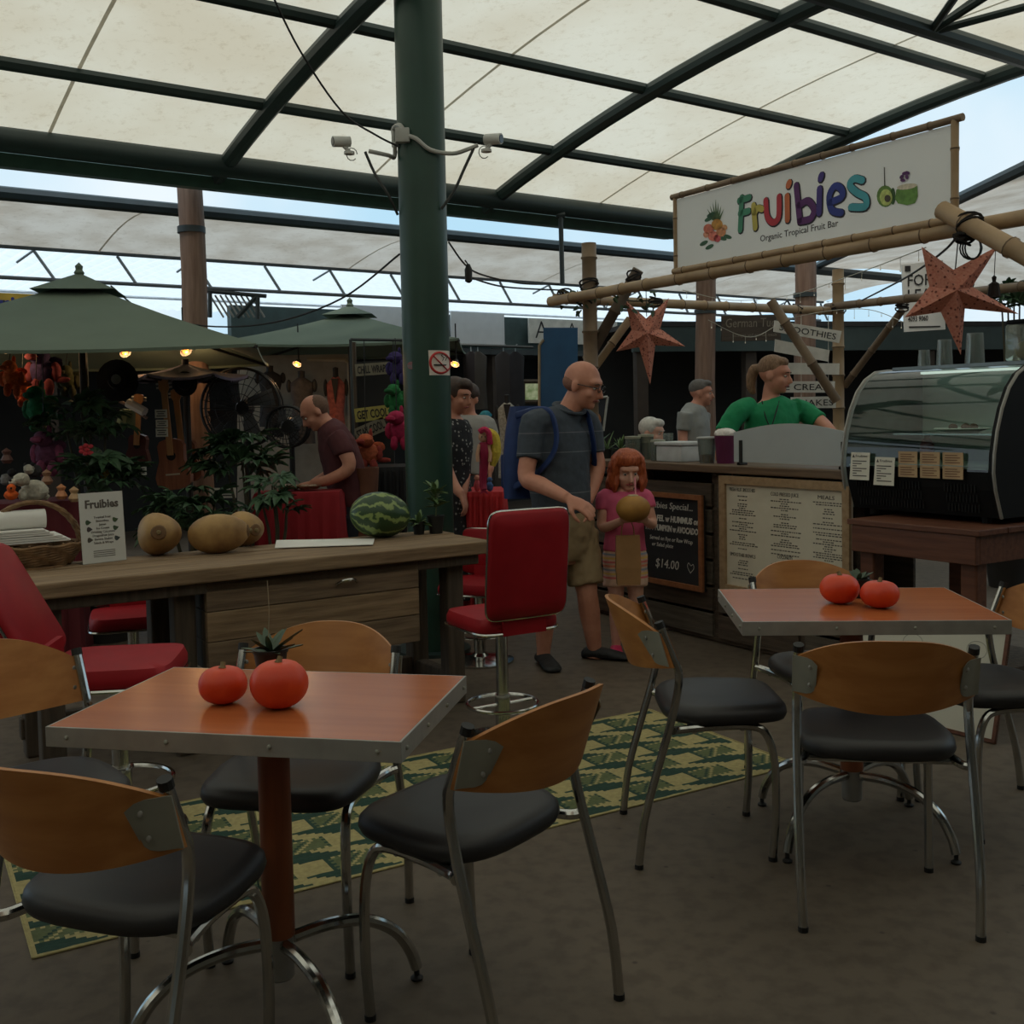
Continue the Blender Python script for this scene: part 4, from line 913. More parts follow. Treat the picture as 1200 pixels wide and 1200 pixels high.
for k in range(3):
    for j in range(2):
        u = .465 - k * .12; zz = 1.045 + j * .062; lab = ('lower', 'upper')[j] + ' kraft label card in the display case, ' + ('left column', 'middle column', 'right column')[k]
        t = thing('kraft_card', lab, 'card', KP(u, .18, zz), 0, 'kraft cards on the display case'); O = KP(u + .052, .178, zz)
        mb = MB(); mb.prism([(0, 0), (.104, 0), (.104, .058), (0, .058)], .003, O, -CU, ZZ); mb.build('card', KRAFT, t, smooth=False)
        mb = MB(); N_ = (-CU).cross(ZZ).normalized() * .0035
        for i in range(4): mb.add([O + N_ - CU * .012 + ZZ * (.01 + i * .011), O + N_ - CU * (.09 - .015 * (i % 2)) + ZZ * (.01 + i * .011), O + N_ - CU * (.09 - .015 * (i % 2)) + ZZ * (.014 + i * .011), O + N_ - CU * .012 + ZZ * (.014 + i * .011)], [(0, 1, 2, 3)])
        mb.build('print', mat('brown print', (120, 84, 60), .8), t, smooth=False)
mb = MB(); mb.box(KP(.45, .70, 1.545), (.66, .03, .012), ax=CX); mb.build('fill_strip', mat('case fill glow', (225, 240, 232), .5, emit=.9, var=.01), dc, smooth=False)  # glowing strip added to brighten the case interior
# food inside
t = thing('cake_plate', 'pale plate of sweets inside the display case', 'plate', KP(.42, .52, 1.246)); mb = MB(); mb.lathe([(.07, 0), (.13, .018), (.125, .022), (.07, .008)], KP(.42, .52, 1.246), 24); mb.build('plate', mat('white china', (215, 222, 216), .3), t)
for k in range(5): a = k * 1.26; mb = MB(); mb.ell(KP(.42 + .05 * math.cos(a), .52 + .05 * math.sin(a), 1.272), (.022, .022, .016), 10, 6); mb.build('sweet', mat('brown sweet', (104, 72, 54), .8), t)
t = thing('sauce_bottle', 'dark red bottle inside the display case', 'bottle', KP(.64, .55, 1.097)); mb = MB(); mb.lathe([(.035, 0), (.035, .09), (.014, .12), (.014, .14)], KP(.64, .55, 1.097), 14); mb.build('bottle', mat('dark red sauce', (120, 44, 40), .4), t); mb = MB(); mb.lathe([(.016, .13), (.016, .143)], KP(.64, .55, 1.097), 12); mb.build('cap', RUBBER, t)
for px_, r, h, lab in ((.74, .032, .085, 'small upturned glass on the display case, leftmost'), (.62, .04, .13, 'tall upturned glass on the display case, middle one'), (.45, .046, .15, 'largest upturned glass on the display case, behind the star tip')):
    p = KP(px_, .66, 1.576); mb = MB(); mb.lathe([(r, 0), (r * .82, h), (.001, h), (.001, h - .004), (r * .78, h - .006), (r - .004, 0)], p, 20); one(mb, 'upturned_glass', CLR, lab, 'glass', 'upturned glasses on the display case')
p = KP(.16, .62, 1.576); t = thing('clip_jar', 'square glass jar with dark lid on the right end of the display case', 'jar', p)
mb = MB(); mb.box(p + ZZ * .085, (.13, .13, .17), ax=CX, bev=.012); mb.build('jar', JAR, t); mb = MB(); mb.box(p + ZZ * .18, (.12, .12, .02), ax=CX, bev=.004); mb.build('lid', BLK, t); mb = MB(); mb.ell(p + ZZ * .05, (.045, .045, .045), 12, 8); mb.build('contents', mat('pale nuts', (190, 176, 140), .8), t)
# whiteboard leaning on the stand
O = G(1168, 872, 0); X0 = G(988, 826, 0); Xd = (O - X0); wl = Xd.length; Xd.normalize(); Nb = V(-Xd.y, Xd.x, 0); Yd = (ZZ * .97 + Nb * .24).normalized()
t = thing('whiteboard', 'white drawing board with thin brown frame leaning against the stand', 'board', (X0 + O) / 2)
mb = MB(); mb.prism([(0, 0), (wl, 0), (wl, .46), (0, .46)], .012, X0, Xd, Yd); mb.build('panel', mat('off-white board', (206, 204, 190), .6, var=.04, scale=3), t, smooth=False)
for a, b, c, d in ((0, 0, wl, .015), (0, .445, wl, .46), (0, 0, .015, .46), (wl - .015, 0, wl, .46)): mb = MB(); mb.prism([(a, b), (c, b), (c, d), (a, d)], .018, X0, Xd, Yd); mb.build('frame_bar', MAH, t, smooth=False)
mb = MB(); N_ = Xd.cross(Yd).normalized() * .0125
for c, d, r in ((.18, .2, .05), (.45, .25, .06), (.6, .15, .04), (.32, .34, .05), (.62, .36, .045)): ribbon(mb, [(c + r * math.cos(a), d + r * .8 * math.sin(a * 1.0)) for a in [k * .7 for k in range(10)]], .003, X0 + N_, Xd, Yd, .0006)
mb.build('pencil_drawing', mat('faint pencil', (150, 152, 140), .8), t, smooth=False)
# ================================================================== PEOPLE
def zbands(name, base, bands, rough=.85, wob=.0):
    """cloth whose woven stripes sit at fixed heights on the garment"""
    m = mat(name, base, rough, var=.10, scale=30, bump=.1); n = m.node_tree.nodes; l = m.node_tree.links; b = n['Principled BSDF']
    sx = n.new('ShaderNodeSeparateXYZ'); l.new(n['Texture Coordinate'].outputs['Object'], sx.inputs[0]); cur = b.inputs[0].links[0].from_socket
    for z0, z1, c in bands:
        a = n.new('ShaderNodeMath'); a.operation = 'COMPARE'; a.inputs[1].default_value = (z0 + z1) / 2; a.inputs[2].default_value = (z1 - z0) / 2; l.new(sx.outputs['Z'], a.inputs[0])
        mx = n.new('ShaderNodeMix'); mx.data_type = 'RGBA'; l.new(a.outputs[0], mx.inputs[0]); l.new(cur, mx.inputs[6]); mx.inputs[7].default_value = (*lin(c), 1); cur = mx.outputs[2]
    l.new(cur, b.inputs[0]); return m
def remesh(o, vox, it=5, wr=0.):
    m = o.modifiers.new('skin', 'REMESH'); m.mode = 'VOXEL'; m.voxel_size = vox; m.use_smooth_shade = True
    s = o.modifiers.new('soft', 'SMOOTH'); s.factor = .5; s.iterations = it
    if wr:
        tx = bpy.data.textures.get('cloth_folds') or bpy.data.textures.new('cloth_folds', 'CLOUDS'); tx.noise_scale = .075
        d = o.modifiers.new('folds', 'DISPLACE'); d.texture = tx; d.strength = wr; d.mid_level = .5
    return o
class Fig:
    def __init__(s, name, label, base, F, vox=.009, cat='person'):
        s.t = thing(name, label, cat, base); s.L = {}; s.vox = vox; F = Vector(F); F.z = 0; s.F = F.normalized(); s.R = V(s.F.y, -s.F.x, 0)
    def mb(s, k):
        if k not in s.L: s.L[k] = MB()
        return s.L[k]
    def limb(s, k, pts, rr, n=12, sm=4): s.mb(k).tube(pts, rr, n, smooth=sm)
    def torso(s, k, secs, infl=0., n=24, R=None, Fd=None):
        R = R or s.R; Fd = Fd or s.F; rings = []
        for i, (c, rx, ry) in enumerate(secs):
            a = secs[max(i - 1, 0)][0]; b = secs[min(i + 1, len(secs) - 1)][0]; up = (Vector(b) - Vector(a)).normalized()
            if up.z < 0: up = -up
            r = (R - up * R.dot(up)).normalized(); f = up.cross(r)
            rings.append([Vector(c) + r * ((rx + infl) * math.cos(2 * PI * j / n)) + f * ((ry + infl) * math.sin(2 * PI * j / n)) for j in range(n)])
        s.mb(k).loft(rings)
    def head(s, c, f, up=None, sc=1., skin=None, eyes=True, brow=(70, 50, 40), lip=(150, 84, 78), ear=True):
        c = Vector(c); f = Vector(f).normalized(); u = Vector(up or (0, 0, 1)); u = (u - f * f.dot(u)).normalized(); r = f.cross(u); m = s.mb('body')
        Rm = Matrix((r, f, u)).transposed()
        P = lambda a, b, d: c + (r * a + f * b + u * d) * sc
        E = lambda p, rad: m.ell(p, [x * sc for x in rad], 18, 12, rot=Rm)
        E(P(0, -.012, .032), (.077, .096, .090)); E(P(0, .02, -.035), (.062, .072, .078)); E(P(0, .055, -.088), (.030, .030, .022)); E(P(0, .06, .03), (.058, .036, .03))
        for a in (-1, 1): E(P(a * .040, .055, -.03), (.022, .024, .022))
        m.tube([P(0, .088, .012), P(0, .104, -.014), P(0, .112, -.034), P(0, .092, -.042)], [.008 * sc, .010 * sc, .0135 * sc, .010 * sc], 8)
        if ear:
            for a in (-1, 1): E(P(a * .077, -.012, -.008), (.010, .020, .032))
        s.hd = (c, f, u, r, sc)
        if eyes:
            for a in (-1, 1):
                mb = MB(); mb.ell(P(a * .031, .076, .002), (.0115 * sc, .009 * sc, .0065 * sc), 10, 6, rot=Rm); ey = mb.build('eye', mat('eye white', (205, 200, 192), .4), s.t)
                mb = MB(); mb.ell(P(a * .031, .0830, .001), (.0058 * sc, .004 * sc, .006 * sc), 8, 5, rot=Rm); mb.build('iris', mat('eye dark', (46, 36, 30), .3), ey)
                mb = MB(); mb.tube([P(a * .014, .094, .026), P(a * .032, .092, .027), P(a * .050, .080, .022)], [.003 * sc, .004 * sc, .002 * sc], 6); mb.build('eyebrow', mat('brow %d' % brow[0], brow, .9), s.t)
            mb = MB(); mb.tube([P(-.024, .081, -.062), P(-.008, .092, -.058), P(.008, .092, -.058), P(.024, .081, -.062)], [.003 * sc, .006 * sc, .006 * sc, .003 * sc], 8); mb.build('mouth', mat('lips %d' % lip[0], lip, .6), s.t)
        return P, Rm
    def hand(s, w, d, n, side, curl=.5, sc=1., k='body', spread=.12):
        """w wrist, d pointing to the fingers, n out of the palm, side = +1/-1 where the thumb sits"""
        d = Vector(d).normalized(); n = Vector(n); n = (n - d * n.dot(d)).normalized(); x = d.cross(n) * side; m = s.mb(k); w = Vector(w)
        def sec(p, a, b): return [p + x * (a * sc * math.cos(2 * PI * j / 12)) + n * (b * sc * math.sin(2 * PI * j / 12)) for j in range(12)]
        m.loft([sec(w - d * .03 * sc, .026, .020), sec(w + d * .01 * sc, .029, .018), sec(w + d * .05 * sc, .040, .016), sec(w + d * .092 * sc, .040, .013), sec(w + d * .10 * sc, .03, .009)])
        for i, (o_, L) in enumerate(((.030, .068), (.010, .076), (-.011, .071), (-.031, .056))):
            p = w + (d * .088 + x * o_) * sc; a = .15; pts = [p]; dd = (d + x * (o_ * spread * 25 * .25)).normalized()
            for seg in (.45, .32, .25): a += curl * (.9 if seg < .4 else .6); v = dd * math.cos(a) + n * math.sin(a); pts.append(pts[-1] + v * L * seg * sc)
            m.tube(pts, [.0095 * sc, .009 * sc, .0082 * sc, .0068 * sc], 8)
        p = w + (d * .025 + x * .022) * sc; q = p + (x * .030 + d * .026 + n * .012) * sc; r_ = q + (x * .010 + d * .032 + n * .012 * (1 + curl)) * sc; e = r_ + (d * .026 + n * .010 * (1 + curl) - x * .002) * sc
        m.tube([p, q, r_, e], [.014 * sc, .0125 * sc, .010 * sc, .0075 * sc], 8)
    def foot(s, k, a, d, L=.26, w=.048, h=.07):
        a = Vector(a); d = Vector(d); d.z = 0; d.normalize(); r = d.cross(ZZ); rings = []
        for t_, ww, hh in ((-.26, .5, .55), (-.2, .8, .85), (0, .86, 1.0), (.25, .9, .85), (.48, 1.05, .62), (.66, .95, .5), (.74, .6, .36)):
            c = V(a.x, a.y, 0) + d * (t_ * L); rings.append([c + r * (ww * w * math.cos(2 * PI * j / 14)) + ZZ * max(.004, hh * h * (.5 + .5 * math.sin(2 * PI * j / 14))) for j in range(14)])
        s.mb(k).loft(rings)
    def done(s, mats, vox=None, wr=None):
        for k, m in s.L.items():
            o = m.build(k, mats[k], s.t); v = (vox or {}).get(k, s.vox); remesh(o, v, 4 if k == 'body' else 6, (wr or {}).get(k, 0.))
        return s.t
SKIN = mat('skin', (190, 128, 104), .55, rgb2=(204, 144, 120), scale=14, var=.06); SKINP = mat('pale skin', (214, 160, 138), .55, rgb2=(222, 174, 154), scale=14)
SKINT = mat('tanned skin', (160, 104, 78), .55, rgb2=(174, 118, 90), scale=14)

# ---- bald man with blue backpack
Y0 = 5.85
f = Fig('person', 'bald man with glasses in dark polo and khaki shorts wearing a blue backpack', W(672, 775, Y0) * 1 - ZZ * W(672, 775, Y0).z, (.6, -.8, 0), .0065)
P_ = lambda x, y, dy=0.: W(x, y, Y0 + dy)
tor = [(P_(662, 660), .10, .09), (P_(661, 640), .165, .125), (P_(660, 612), .178, .138), (P_(658, 585), .172, .145), (P_(655, 555), .175, .142), (P_(655, 525), .188, .132), (P_(656, 505), .192, .115), (P_(659, 492), .165, .09), (P_(665, 484), .08, .07)]
f.torso('body', [(c, a * .93, b * .93) for c, a, b in tor])
f.torso('shirt', [(P_(660, 602), .186, .146)] + [(c, a + .008, b + .008) for c, a, b in tor[3:8]] + [(P_(664, 485), .085, .078)])
f.limb('body', [P_(664, 488), P_(670, 476), P_(676, 464)], [.066, .062, .06]); f.limb('shirt', [P_(663, 489), P_(668, 480)], [.082, .076])
hc = P_(683, 452, -.02)
Pp, Rm = f.head(hc, (.90, -.42, -.26), None, 1.08, eyes=True, brow=(96, 74, 60))
# arms: right arm nearest the camera, reaching to the right; left arm behind the belly
shR = P_(625, 497, -.13); elR = P_(617, 560, -.20); wrR = P_(665, 584, -.36)
f.limb('body', [P_(640, 497, -.08), shR, shR.lerp(elR, .5), elR, elR.lerp(wrR, .35), wrR], [.06, .062, .052, .046, .046, .031])
f.limb('shirt', [P_(642, 495, -.08), shR, shR.lerp(elR, .45), shR.lerp(elR, .66)], [.075, .075, .068, .07])
f.hand(wrR, (P_(688, 596, -.40) - wrR), (.1, .5, -.8), -1, .30, 1.12)
shL = P_(688, 496, .13); elL = P_(700, 550, .10); wrL = P_(688, 588, -.02)
f.limb('body', [P_(672, 497, .08), shL, shL.lerp(elL, .5), elL, wrL], [.06, .062, .052, .046, .031]); f.limb('shirt', [P_(672, 495, .08), shL, shL.lerp(elL, .66)], [.075, .075, .068])
f.hand(wrL, (P_(686, 606, -.05) - wrL), (-.6, -.2, 0), 1, .5, 1.05)
hR, kR, aR = P_(643, 630, -.07), P_(640, 700, -.10), P_(637, 762, -.06); hL, kL, aL = P_(679, 628, .05), P_(688, 695, .0), P_(697, 762, .06)
for h_, k_, a_ in ((hR, kR, aR), (hL, kL, aL)):
    f.limb('body', [h_, h_.lerp(k_, .5), k_, k_.lerp(a_, .32), a_, a_ - ZZ * .05], [.088, .078, .058, .060, .038, .040])
    f.limb('shorts', [h_ + ZZ * .03, h_.lerp(k_, .4), h_.lerp(k_, .85)], [.105, .104, .102])
f.torso('shorts', [(P_(661, 655), .14, .12), (P_(661, 640), .18, .14), (P_(660, 612), .188, .148), (P_(659, 598), .180, .146)])
f.foot('body', aR, (.25, -1, 0), .24, .04, .05); f.foot('body', aL, (1, -.35, 0), .24, .04, .05)
f.foot('shoe', aR, (.25, -1, 0), .29, .052, .075); f.foot('shoe', aL, (1, -.35, 0), .29, .052, .075)
man = f.done({'body': SKIN, 'shirt': zbands('slate polo cloth', (62, 70, 80), [(.535 + .41, .54 + .41, (104, 110, 116)), (1.165, 1.17, (104, 110, 116)), (1.27, 1.275, (100, 100, 108))]), 'shorts': mat('khaki cotton', (150, 128, 96), .85, var=.1, scale=9, bump=.3), 'shoe': mat('black sandal shoe', (30, 31, 32), .6, bump=.5, scale=40)}, {'shirt': .009, 'shorts': .009}, {'shirt': .012, 'shorts': .022})
# collar, cropped hair, glasses
mb = MB(); cc = P_(667, 481); mb.tube([cc + f.R * (.082 * math.cos(a)) + f.F * (.078 * math.sin(a)) + ZZ * (.012 - .03 * math.sin(a)) for a in [PI * 2 * k / 20 + .25 for k in range(20)]], .016, 7, flat=.6); mb.build('collar', _M['slate polo cloth'], man)
GM = mat('dark spectacle frame', (28, 28, 30), .4)
mb = MB()
for a in (-1, 1):
    mb.tube([Pp(a * .032 + .021 * math.cos(k * PI / 6), .104, .004 + .016 * math.sin(k * PI / 6)) for k in range(13)], .0022, 5); mb.tube([Pp(a * .053, .102, .008), Pp(a * .078, .04, .008), Pp(a * .080, -.015, .006)], .0025, 5)
mb.tube([Pp(-.011, .106, .006), Pp(.011, .106, .006)], .0022, 5); mb.build('glasses', GM, man)
mb = MB()
for a in (-1, 1): mb.ell(Pp(a * .022, -.034, .006), (.057, .0745, .052), 18, 12, rot=Rm)
o = mb.build('stubble_hair', mat('cropped grey hair', (138, 98, 82), .9, scale=60), man)
bp = thing('backpack', 'blue backpack worn by the bald man', 'backpack', P_(612, 592, .05)); BLU = mat('blue pack nylon', (26, 52, 104), .6, var=.15, scale=12, bump=.15)
c = P_(637, 528, .10) - f.F * .165
mb = MB(); rings = []
for k in range(9):
    u = k / 8; z = -.27 + .52 * u; w_ = .145 * (1 - .35 * u ** 3); d_ = .085 * (1 - .45 * u ** 2) * (.75 + .25 * min(1, u * 4))
    rings.append([c + ZZ * z + f.R * (w_ * math.copysign(abs(math.cos(a)) ** .75, math.cos(a))) + f.F * (d_ * math.copysign(abs(math.sin(a)) ** .75, math.sin(a))) for a in [2 * PI * j / 24 for j in range(24)]])
mb.loft(rings); mb.build('pack_body', BLU, bp, sharp=70)
mb = MB(); mb.box(c - f.F * .095 - ZZ * .12, (.2, .05, .2), ax=(f.R, f.F, ZZ), bev=.02); mb.build('front_pocket', BLU, bp)
for sh_, s_ in ((shR, 1), (shL, -1)):
    mb = MB(); b0 = Vector(sh_) - f.R * .065 * s_ ; mb.tube([c + f.R * .09 * s_ + ZZ * .2 + f.F * .04, b0 + ZZ * .075 - f.F * .04, b0 + ZZ * .055 + f.F * .07, b0 - ZZ * .06 + f.F * .115, b0 - ZZ * .16 + f.F * .105 + f.R * .02 * s_, b0 - ZZ * .26 + f.R * .06 * s_ + f.F * .02, c + f.R * .12 * s_ - ZZ * .2 + f.F * .05], .020, 8, smooth=5, flat=.45, ref=f.R); mb.build('strap', BLU, bp)

# ---- red haired girl with a coconut
Y1 = 6.02
f = Fig('person', 'young red-haired girl in pink top and striped shorts holding a coconut', V(W(731, 765, Y1).x, Y1, 0), (.12, -1, 0), .0055)
P_ = lambda x, y, dy=0.: W(x, y, Y1 + dy)
tor = [(P_(732, 668), .07, .065), (P_(732, 655), .112, .085), (P_(732, 640), .115, .088), (P_(732, 620), .106, .085), (P_(732, 600), .11, .082), (P_(732, 586), .118, .074), (P_(732, 578), .10, .06), (P_(732, 573), .05, .045)]
f.torso('body', [(c, a * .92, b * .92) for c, a, b in tor])
f.torso('top', [(P_(732, 645), .128, .10)] + [(c, a + .006, b + .006) for c, a, b in tor[2:7]] + [(P_(732, 575), .062, .055)])
f.limb('body', [P_(732, 578), P_(733, 567), P_(734, 560)], [.042, .038, .04])
Pg, Rg = f.head(P_(735, 552, -.02), (.12, -.95, -.22), None, .93, brow=(196, 130, 96), lip=(180, 90, 86))
for s_, (sx, sy), (ex, ey), (wx, wy), th in ((-1, (708, 583), (707, 618), (729, 610), 1), (1, (756, 582), (764, 614), (756, 610), -1)):
    a, b, c = P_(sx, sy), P_(ex, ey, -.02), P_(wx, wy, -.20)
    f.limb('body', [P_(732 + s_ * 14, 582), a, a.lerp(b, .5), b, c], [.038, .038, .034, .030, .021]); f.limb('top', [P_(732 + s_ * 14, 581), a, a.lerp(b, .4)], [.046, .047, .048])
    f.hand(c, V(-s_ * .2, -.75, .25), V(-s_ * .55, 0, .85), -th, .42, .72)
for s_, hx, kx, ax_ in ((-1, 721, 722, 722), (1, 744, 745, 741)):
    h_, k_, a_ = P_(hx, 655, .0), P_(kx, 708, -.02), P_(ax_, 752, .02)
    f.limb('body', [h_, h_.lerp(k_, .5), k_, k_.lerp(a_, .35), a_, a_ - ZZ * .04], [.062, .052, .039, .040, .027, .028]); f.limb('shorts', [h_ + ZZ * .03, h_.lerp(k_, .3), h_.lerp(k_, .60)], [.074, .072, .074])
    f.foot('body', a_, (.5 if s_ > 0 else -.1, -1, 0), .17, .03, .036); f.foot('shoe', a_, (.5 if s_ > 0 else -.1, -1, 0), .20, .040, .055)
f.torso('shorts', [(P_(732, 662), .10, .085), (P_(732, 650), .124, .096), (P_(732, 638), .120, .094)])
HAIRR = mat('copper red hair', (150, 66, 34), .55, rgb2=(188, 96, 52), scale=26, stretch=(5, 5, .6), bump=.4)
girl = f.done({'body': SKINP, 'top': mat('pink cotton', (214, 96, 132), .85, var=.06, scale=12, bump=.1), 'shorts': zbands('striped cotton', (226, 190, 168), [(.44 + .022 * k, .44 + .022 * k + .011, ((226, 120, 120), (232, 196, 110), (150, 160, 180), (230, 140, 110))[k % 4]) for k in range(9)]), 'shoe': mat('pink clog', (206, 50, 98), .5)}, {'top': .008, 'shorts': .008}, {'top': .010, 'shorts': .010})
mb = MB(); rg = random.Random(5)
mb.ell(Pg(0, -.022, .045), (.084, .096, .084), 18, 12, rot=Rg)
for k in range(44):                              # wavy locks falling from the crown, leaving the face open
    a = -2.15 + 4.3 * k / 43; sx = math.sin(a); cy = math.cos(a)
    r0 = .070; ln = rg.uniform(.15, .19); pts = [Pg(sx * .04, -cy * .05 - .015, .115)]
    for j in range(1, 6):
        u = j / 5; pts.append(Pg(sx * (r0 + .034 * u) + rg.uniform(-.016, .016), -cy * (r0 + .012 + .012 * u) - .012 + rg.uniform(-.013, .013), .105 - u * ln - .05 * u * u))
    mb.tube(pts, [.018, .018, .019, .019, .018, .011], 7, smooth=2)
for k in range(11):                              # fringe
    x = -.07 + .14 * k / 10; mb.tube([Pg(x * .5, .03, .122), Pg(x * .9, .082 - abs(x) * .35, .098), Pg(x * 1.05, .094 - abs(x) * .55, .064 - rg.uniform(0, .014))], [.014, .013, .006], 7, smooth=2)
remesh(mb.build('hair', HAIRR, girl), .006, 1)
# coconut with straw, paper bag
cc = P_(742, 596, -.27); rr = .094
t = thing('drinking_coconut', 'yellow drinking coconut with a straw held by the girl', 'coconut', cc - ZZ * .072)
COCO = mat('tan coconut husk', (176, 128, 56), .6, rgb2=(150, 104, 48), scale=9, bump=.15)
mb = MB(); mb.ell(cc, (rr, rr * .85, .074), 24, 14, noise=.012); mb.build('husk', COCO, t, sharp=80)
mb = MB(); mb.lathe([(.03, .062), (.028, .0745), (.001, .076)], cc, 14); mb.build('cut_face', mat('coconut flesh', (206, 190, 150), .7), t)
mb = MB(); mb.tube([cc + ZZ * .06 + V(.012, -.02, 0), Vector(P_(744, 560, -.16))], .0045, 8); mb.build('straw', mat('pink straw', (206, 120, 130), .5), t)
bc = P_(736, 656, -.20); t = thing('paper_bag', 'brown paper bag with string handles hanging from the girl\'s hands', 'bag', bc - ZZ * .14)
BAG = mat('brown kraft bag', (156, 116, 74), .85, var=.1, scale=8, bump=.4); w_, d_, h_ = .068, .035, .135
mb = MB(); mb.loft([[bc + V(x * w_ * k, y * d_ * k2, z) for x, y in ((-1, -1), (1, -1), (1, 0), (1, 1), (-1, 1), (-1, 0))] for z, k, k2 in ((-h_, .92, 1), (-h_ * .3, 1, 1), (h_ * .4, .98, .7), (h_, .95, .45))], cap=True); mb.build('bag_body', BAG, t, smooth=False)
for y in (-.012, .012): mb = MB(); mb.tube([bc + V(-.035, y, h_ - .01), bc + V(-.03, y, h_ + .05), bc + V(0, y, h_ + .10), bc + V(.03, y, h_ + .05), bc + V(.035, y, h_ - .01)], .0025, 6, smooth=4); mb.build('handle', BAG, t)

# ---- vendor in green
Y2 = 6.95
f = Fig('person', 'vendor in green t-shirt with tied-back hair behind the counter', V(W(905, 480, Y2).x, Y2, 0), (.45, -.9, 0), .009)
P_ = lambda x, y, dy=0.: W(x, y, Y2 + dy)
tor = [(P_(900, 640), .17, .12), (P_(902, 590), .165, .12), (P_(903, 545), .165, .12), (P_(904, 505), .185, .125), (P_(905, 485), .195, .11), (P_(905, 474), .165, .085), (P_(903, 466), .07, .06)]
f.torso('body', [(c, a * .92, b * .92) for c, a, b in tor]); f.torso('shirt', [(c, a + .012, b + .012) for c, a, b in tor[1:6]] + [(P_(903, 467), .075, .068)])
f.limb('body', [P_(903, 470), P_(904, 458), P_(906, 450)], [.058, .055, .055])
Pv, Rv = f.head(P_(908, 440, -.03), (.85, -.5, -.12), None, 1.02, brow=(80, 56, 40))
for pts in ([P_(880, 478, -.05), P_(866, 482, -.10), P_(848, 508, -.14), P_(846, 540, -.24)], [P_(930, 478, .05), P_(942, 482, .08), P_(960, 494, .0), P_(972, 505, -.12), P_(985, 522, -.2)]):
    f.limb('body', pts, [.056, .056, .05, .042, .034][:len(pts)]); f.limb('shirt', pts[:3], [.07, .07, .064])
    f.hand(pts[-1], pts[-1] - pts[-2], (0, -.3, -1), 1, .5, 1.0)
for s_ in (-1, 1):
    h_ = P_(900 + s_ * 14, 640); k_ = V(h_.x, h_.y, .5); a_ = V(h_.x, h_.y + .03, .09); f.limb('trousers', [h_, k_, a_ - ZZ * .03], [.1, .075, .06]); f.foot('shoe', a_, (.3, -1, 0), .27)
f.torso('trousers', [(P_(900, 660), .13, .11), (P_(900, 640), .18, .135), (P_(901, 605), .175, .13)])
vend = f.done({'body': SKIN, 'shirt': mat('green jersey', (22, 132, 84), .85, var=.08, scale=12, bump=.1), 'trousers': mat('dark denim', (46, 50, 62), .85), 'shoe': mat('brown shoe', (60, 46, 38), .6)}, None, {'shirt': .014})
HAIRB = mat('brown hair', (112, 84, 62), .7, rgb2=(146, 114, 88), scale=30, stretch=(4, 4, 1), bump=.3)
mb = MB(); mb.ell(Pv(0, -.022, .050), (.083, .096, .084), 16, 10, rot=Rv); mb.ell(Pv(0, .035, .088), (.06, .045, .034), 14, 8, rot=Rv); mb.tube([Pv(0, -.10, .03), Pv(0, -.135, .03), Pv(0, -.15, -.02), Pv(.0, -.145, -.09), Pv(0, -.12, -.13)], [.025, .036, .036, .03, .016], 9, smooth=3); mb.tube([Pv(-.07, .02, .05), Pv(-.078, .0, -.02), Pv(-.06, -.05, -.07)], [.014, .012, .01], 7); remesh(mb.build('hair', HAIRB, vend), .009, 3)
mb = MB(); mb.tube([P_(893, 470, -.08), P_(897, 488, -.15), P_(903, 500, -.155), P_(908, 488, -.15), P_(913, 470, -.08)], .004, 6, smooth=3); mb.build('neck_cord', CABLE, vend)

# ---- man in grey shirt, white-haired person
Y3 = 9.5
f = Fig('person', 'grey-haired man in pale grey short-sleeved shirt beyond the stall', V(W(815, 480, Y3).x, Y3, 0), (.85, -.52, 0), .011)
P_ = lambda x, y, dy=0.: W(x, y, Y3 + dy)
tor = [(P_(814, 580), .16, .13), (P_(813, 550), .16, .135), (P_(813, 520), .155, .13), (P_(813, 495), .175, .125), (P_(814, 483), .17, .1), (P_(816, 477), .12, .08), (P_(818, 473), .06, .06)]
f.torso('body', [(c, a * .92, b * .92) for c, a, b in tor]); f.torso('shirt', [(c, a + .012, b + .012) for c, a, b in tor[1:6]] + [(P_(817, 474), .07, .066)])
f.limb('body', [P_(817, 477), P_(820, 466)], [.056, .054]); Pm, Rm = f.head(P_(822, 461), (.97, -.25, -.05), None, 1.0, brow=(110, 104, 100))
for dx, dy in ((-11, -.14), (10, .14)):
    a, b, c = P_(814 + dx, 483, dy), P_(811 + dx, 512, dy), P_(814 + dx, 535, dy - .1); f.limb('body', [a, b, c], [.055, .045, .034]); f.limb('shirt', [a, a.lerp(b, .75)], [.07, .066]); f.hand(c, (c - b), (.7, .3, 0), 1, .5, 1.)
for s_ in (-1, 1):
    h_ = P_(814 + s_ * 8, 585); k_ = V(h_.x, h_.y, .45); a_ = V(h_.x, h_.y, .09); f.limb('trousers', [h_, k_, a_ - ZZ * .03], [.09, .07, .055]); f.foot('shoe', a_, (.9, -.3, 0), .27)
f.torso('trousers', [(P_(814, 590), .12, .11), (P_(814, 570), .17, .14), (P_(814, 550), .168, .138)])
gm = f.done({'body': SKIN, 'shirt': mat('pale grey shirt', (150, 150, 146), .85, var=.08, scale=10), 'trousers': mat('dark trousers', (44, 46, 52), .85), 'shoe': mat('dark shoe', (34, 32, 30), .6)}, None, {'shirt': .012})
mb = MB(); mb.ell(Pm(0, -.022, .05), (.081, .096, .080), 16, 10, rot=Rm); mb.ell(Pm(0, .04, .09), (.058, .05, .032), 14, 8, rot=Rm); remesh(mb.build('hair', mat('grey hair', (104, 98, 94), .85, scale=40), gm), .01, 3)
Y4 = 8.6
f = Fig('person', 'seated white-haired person seen just above the counter', V(W(762, 510, Y4).x, Y4, 0), (.8, -.6, 0), .011)
P_ = lambda x, y, dy=0.: W(x, y, Y4 + dy)
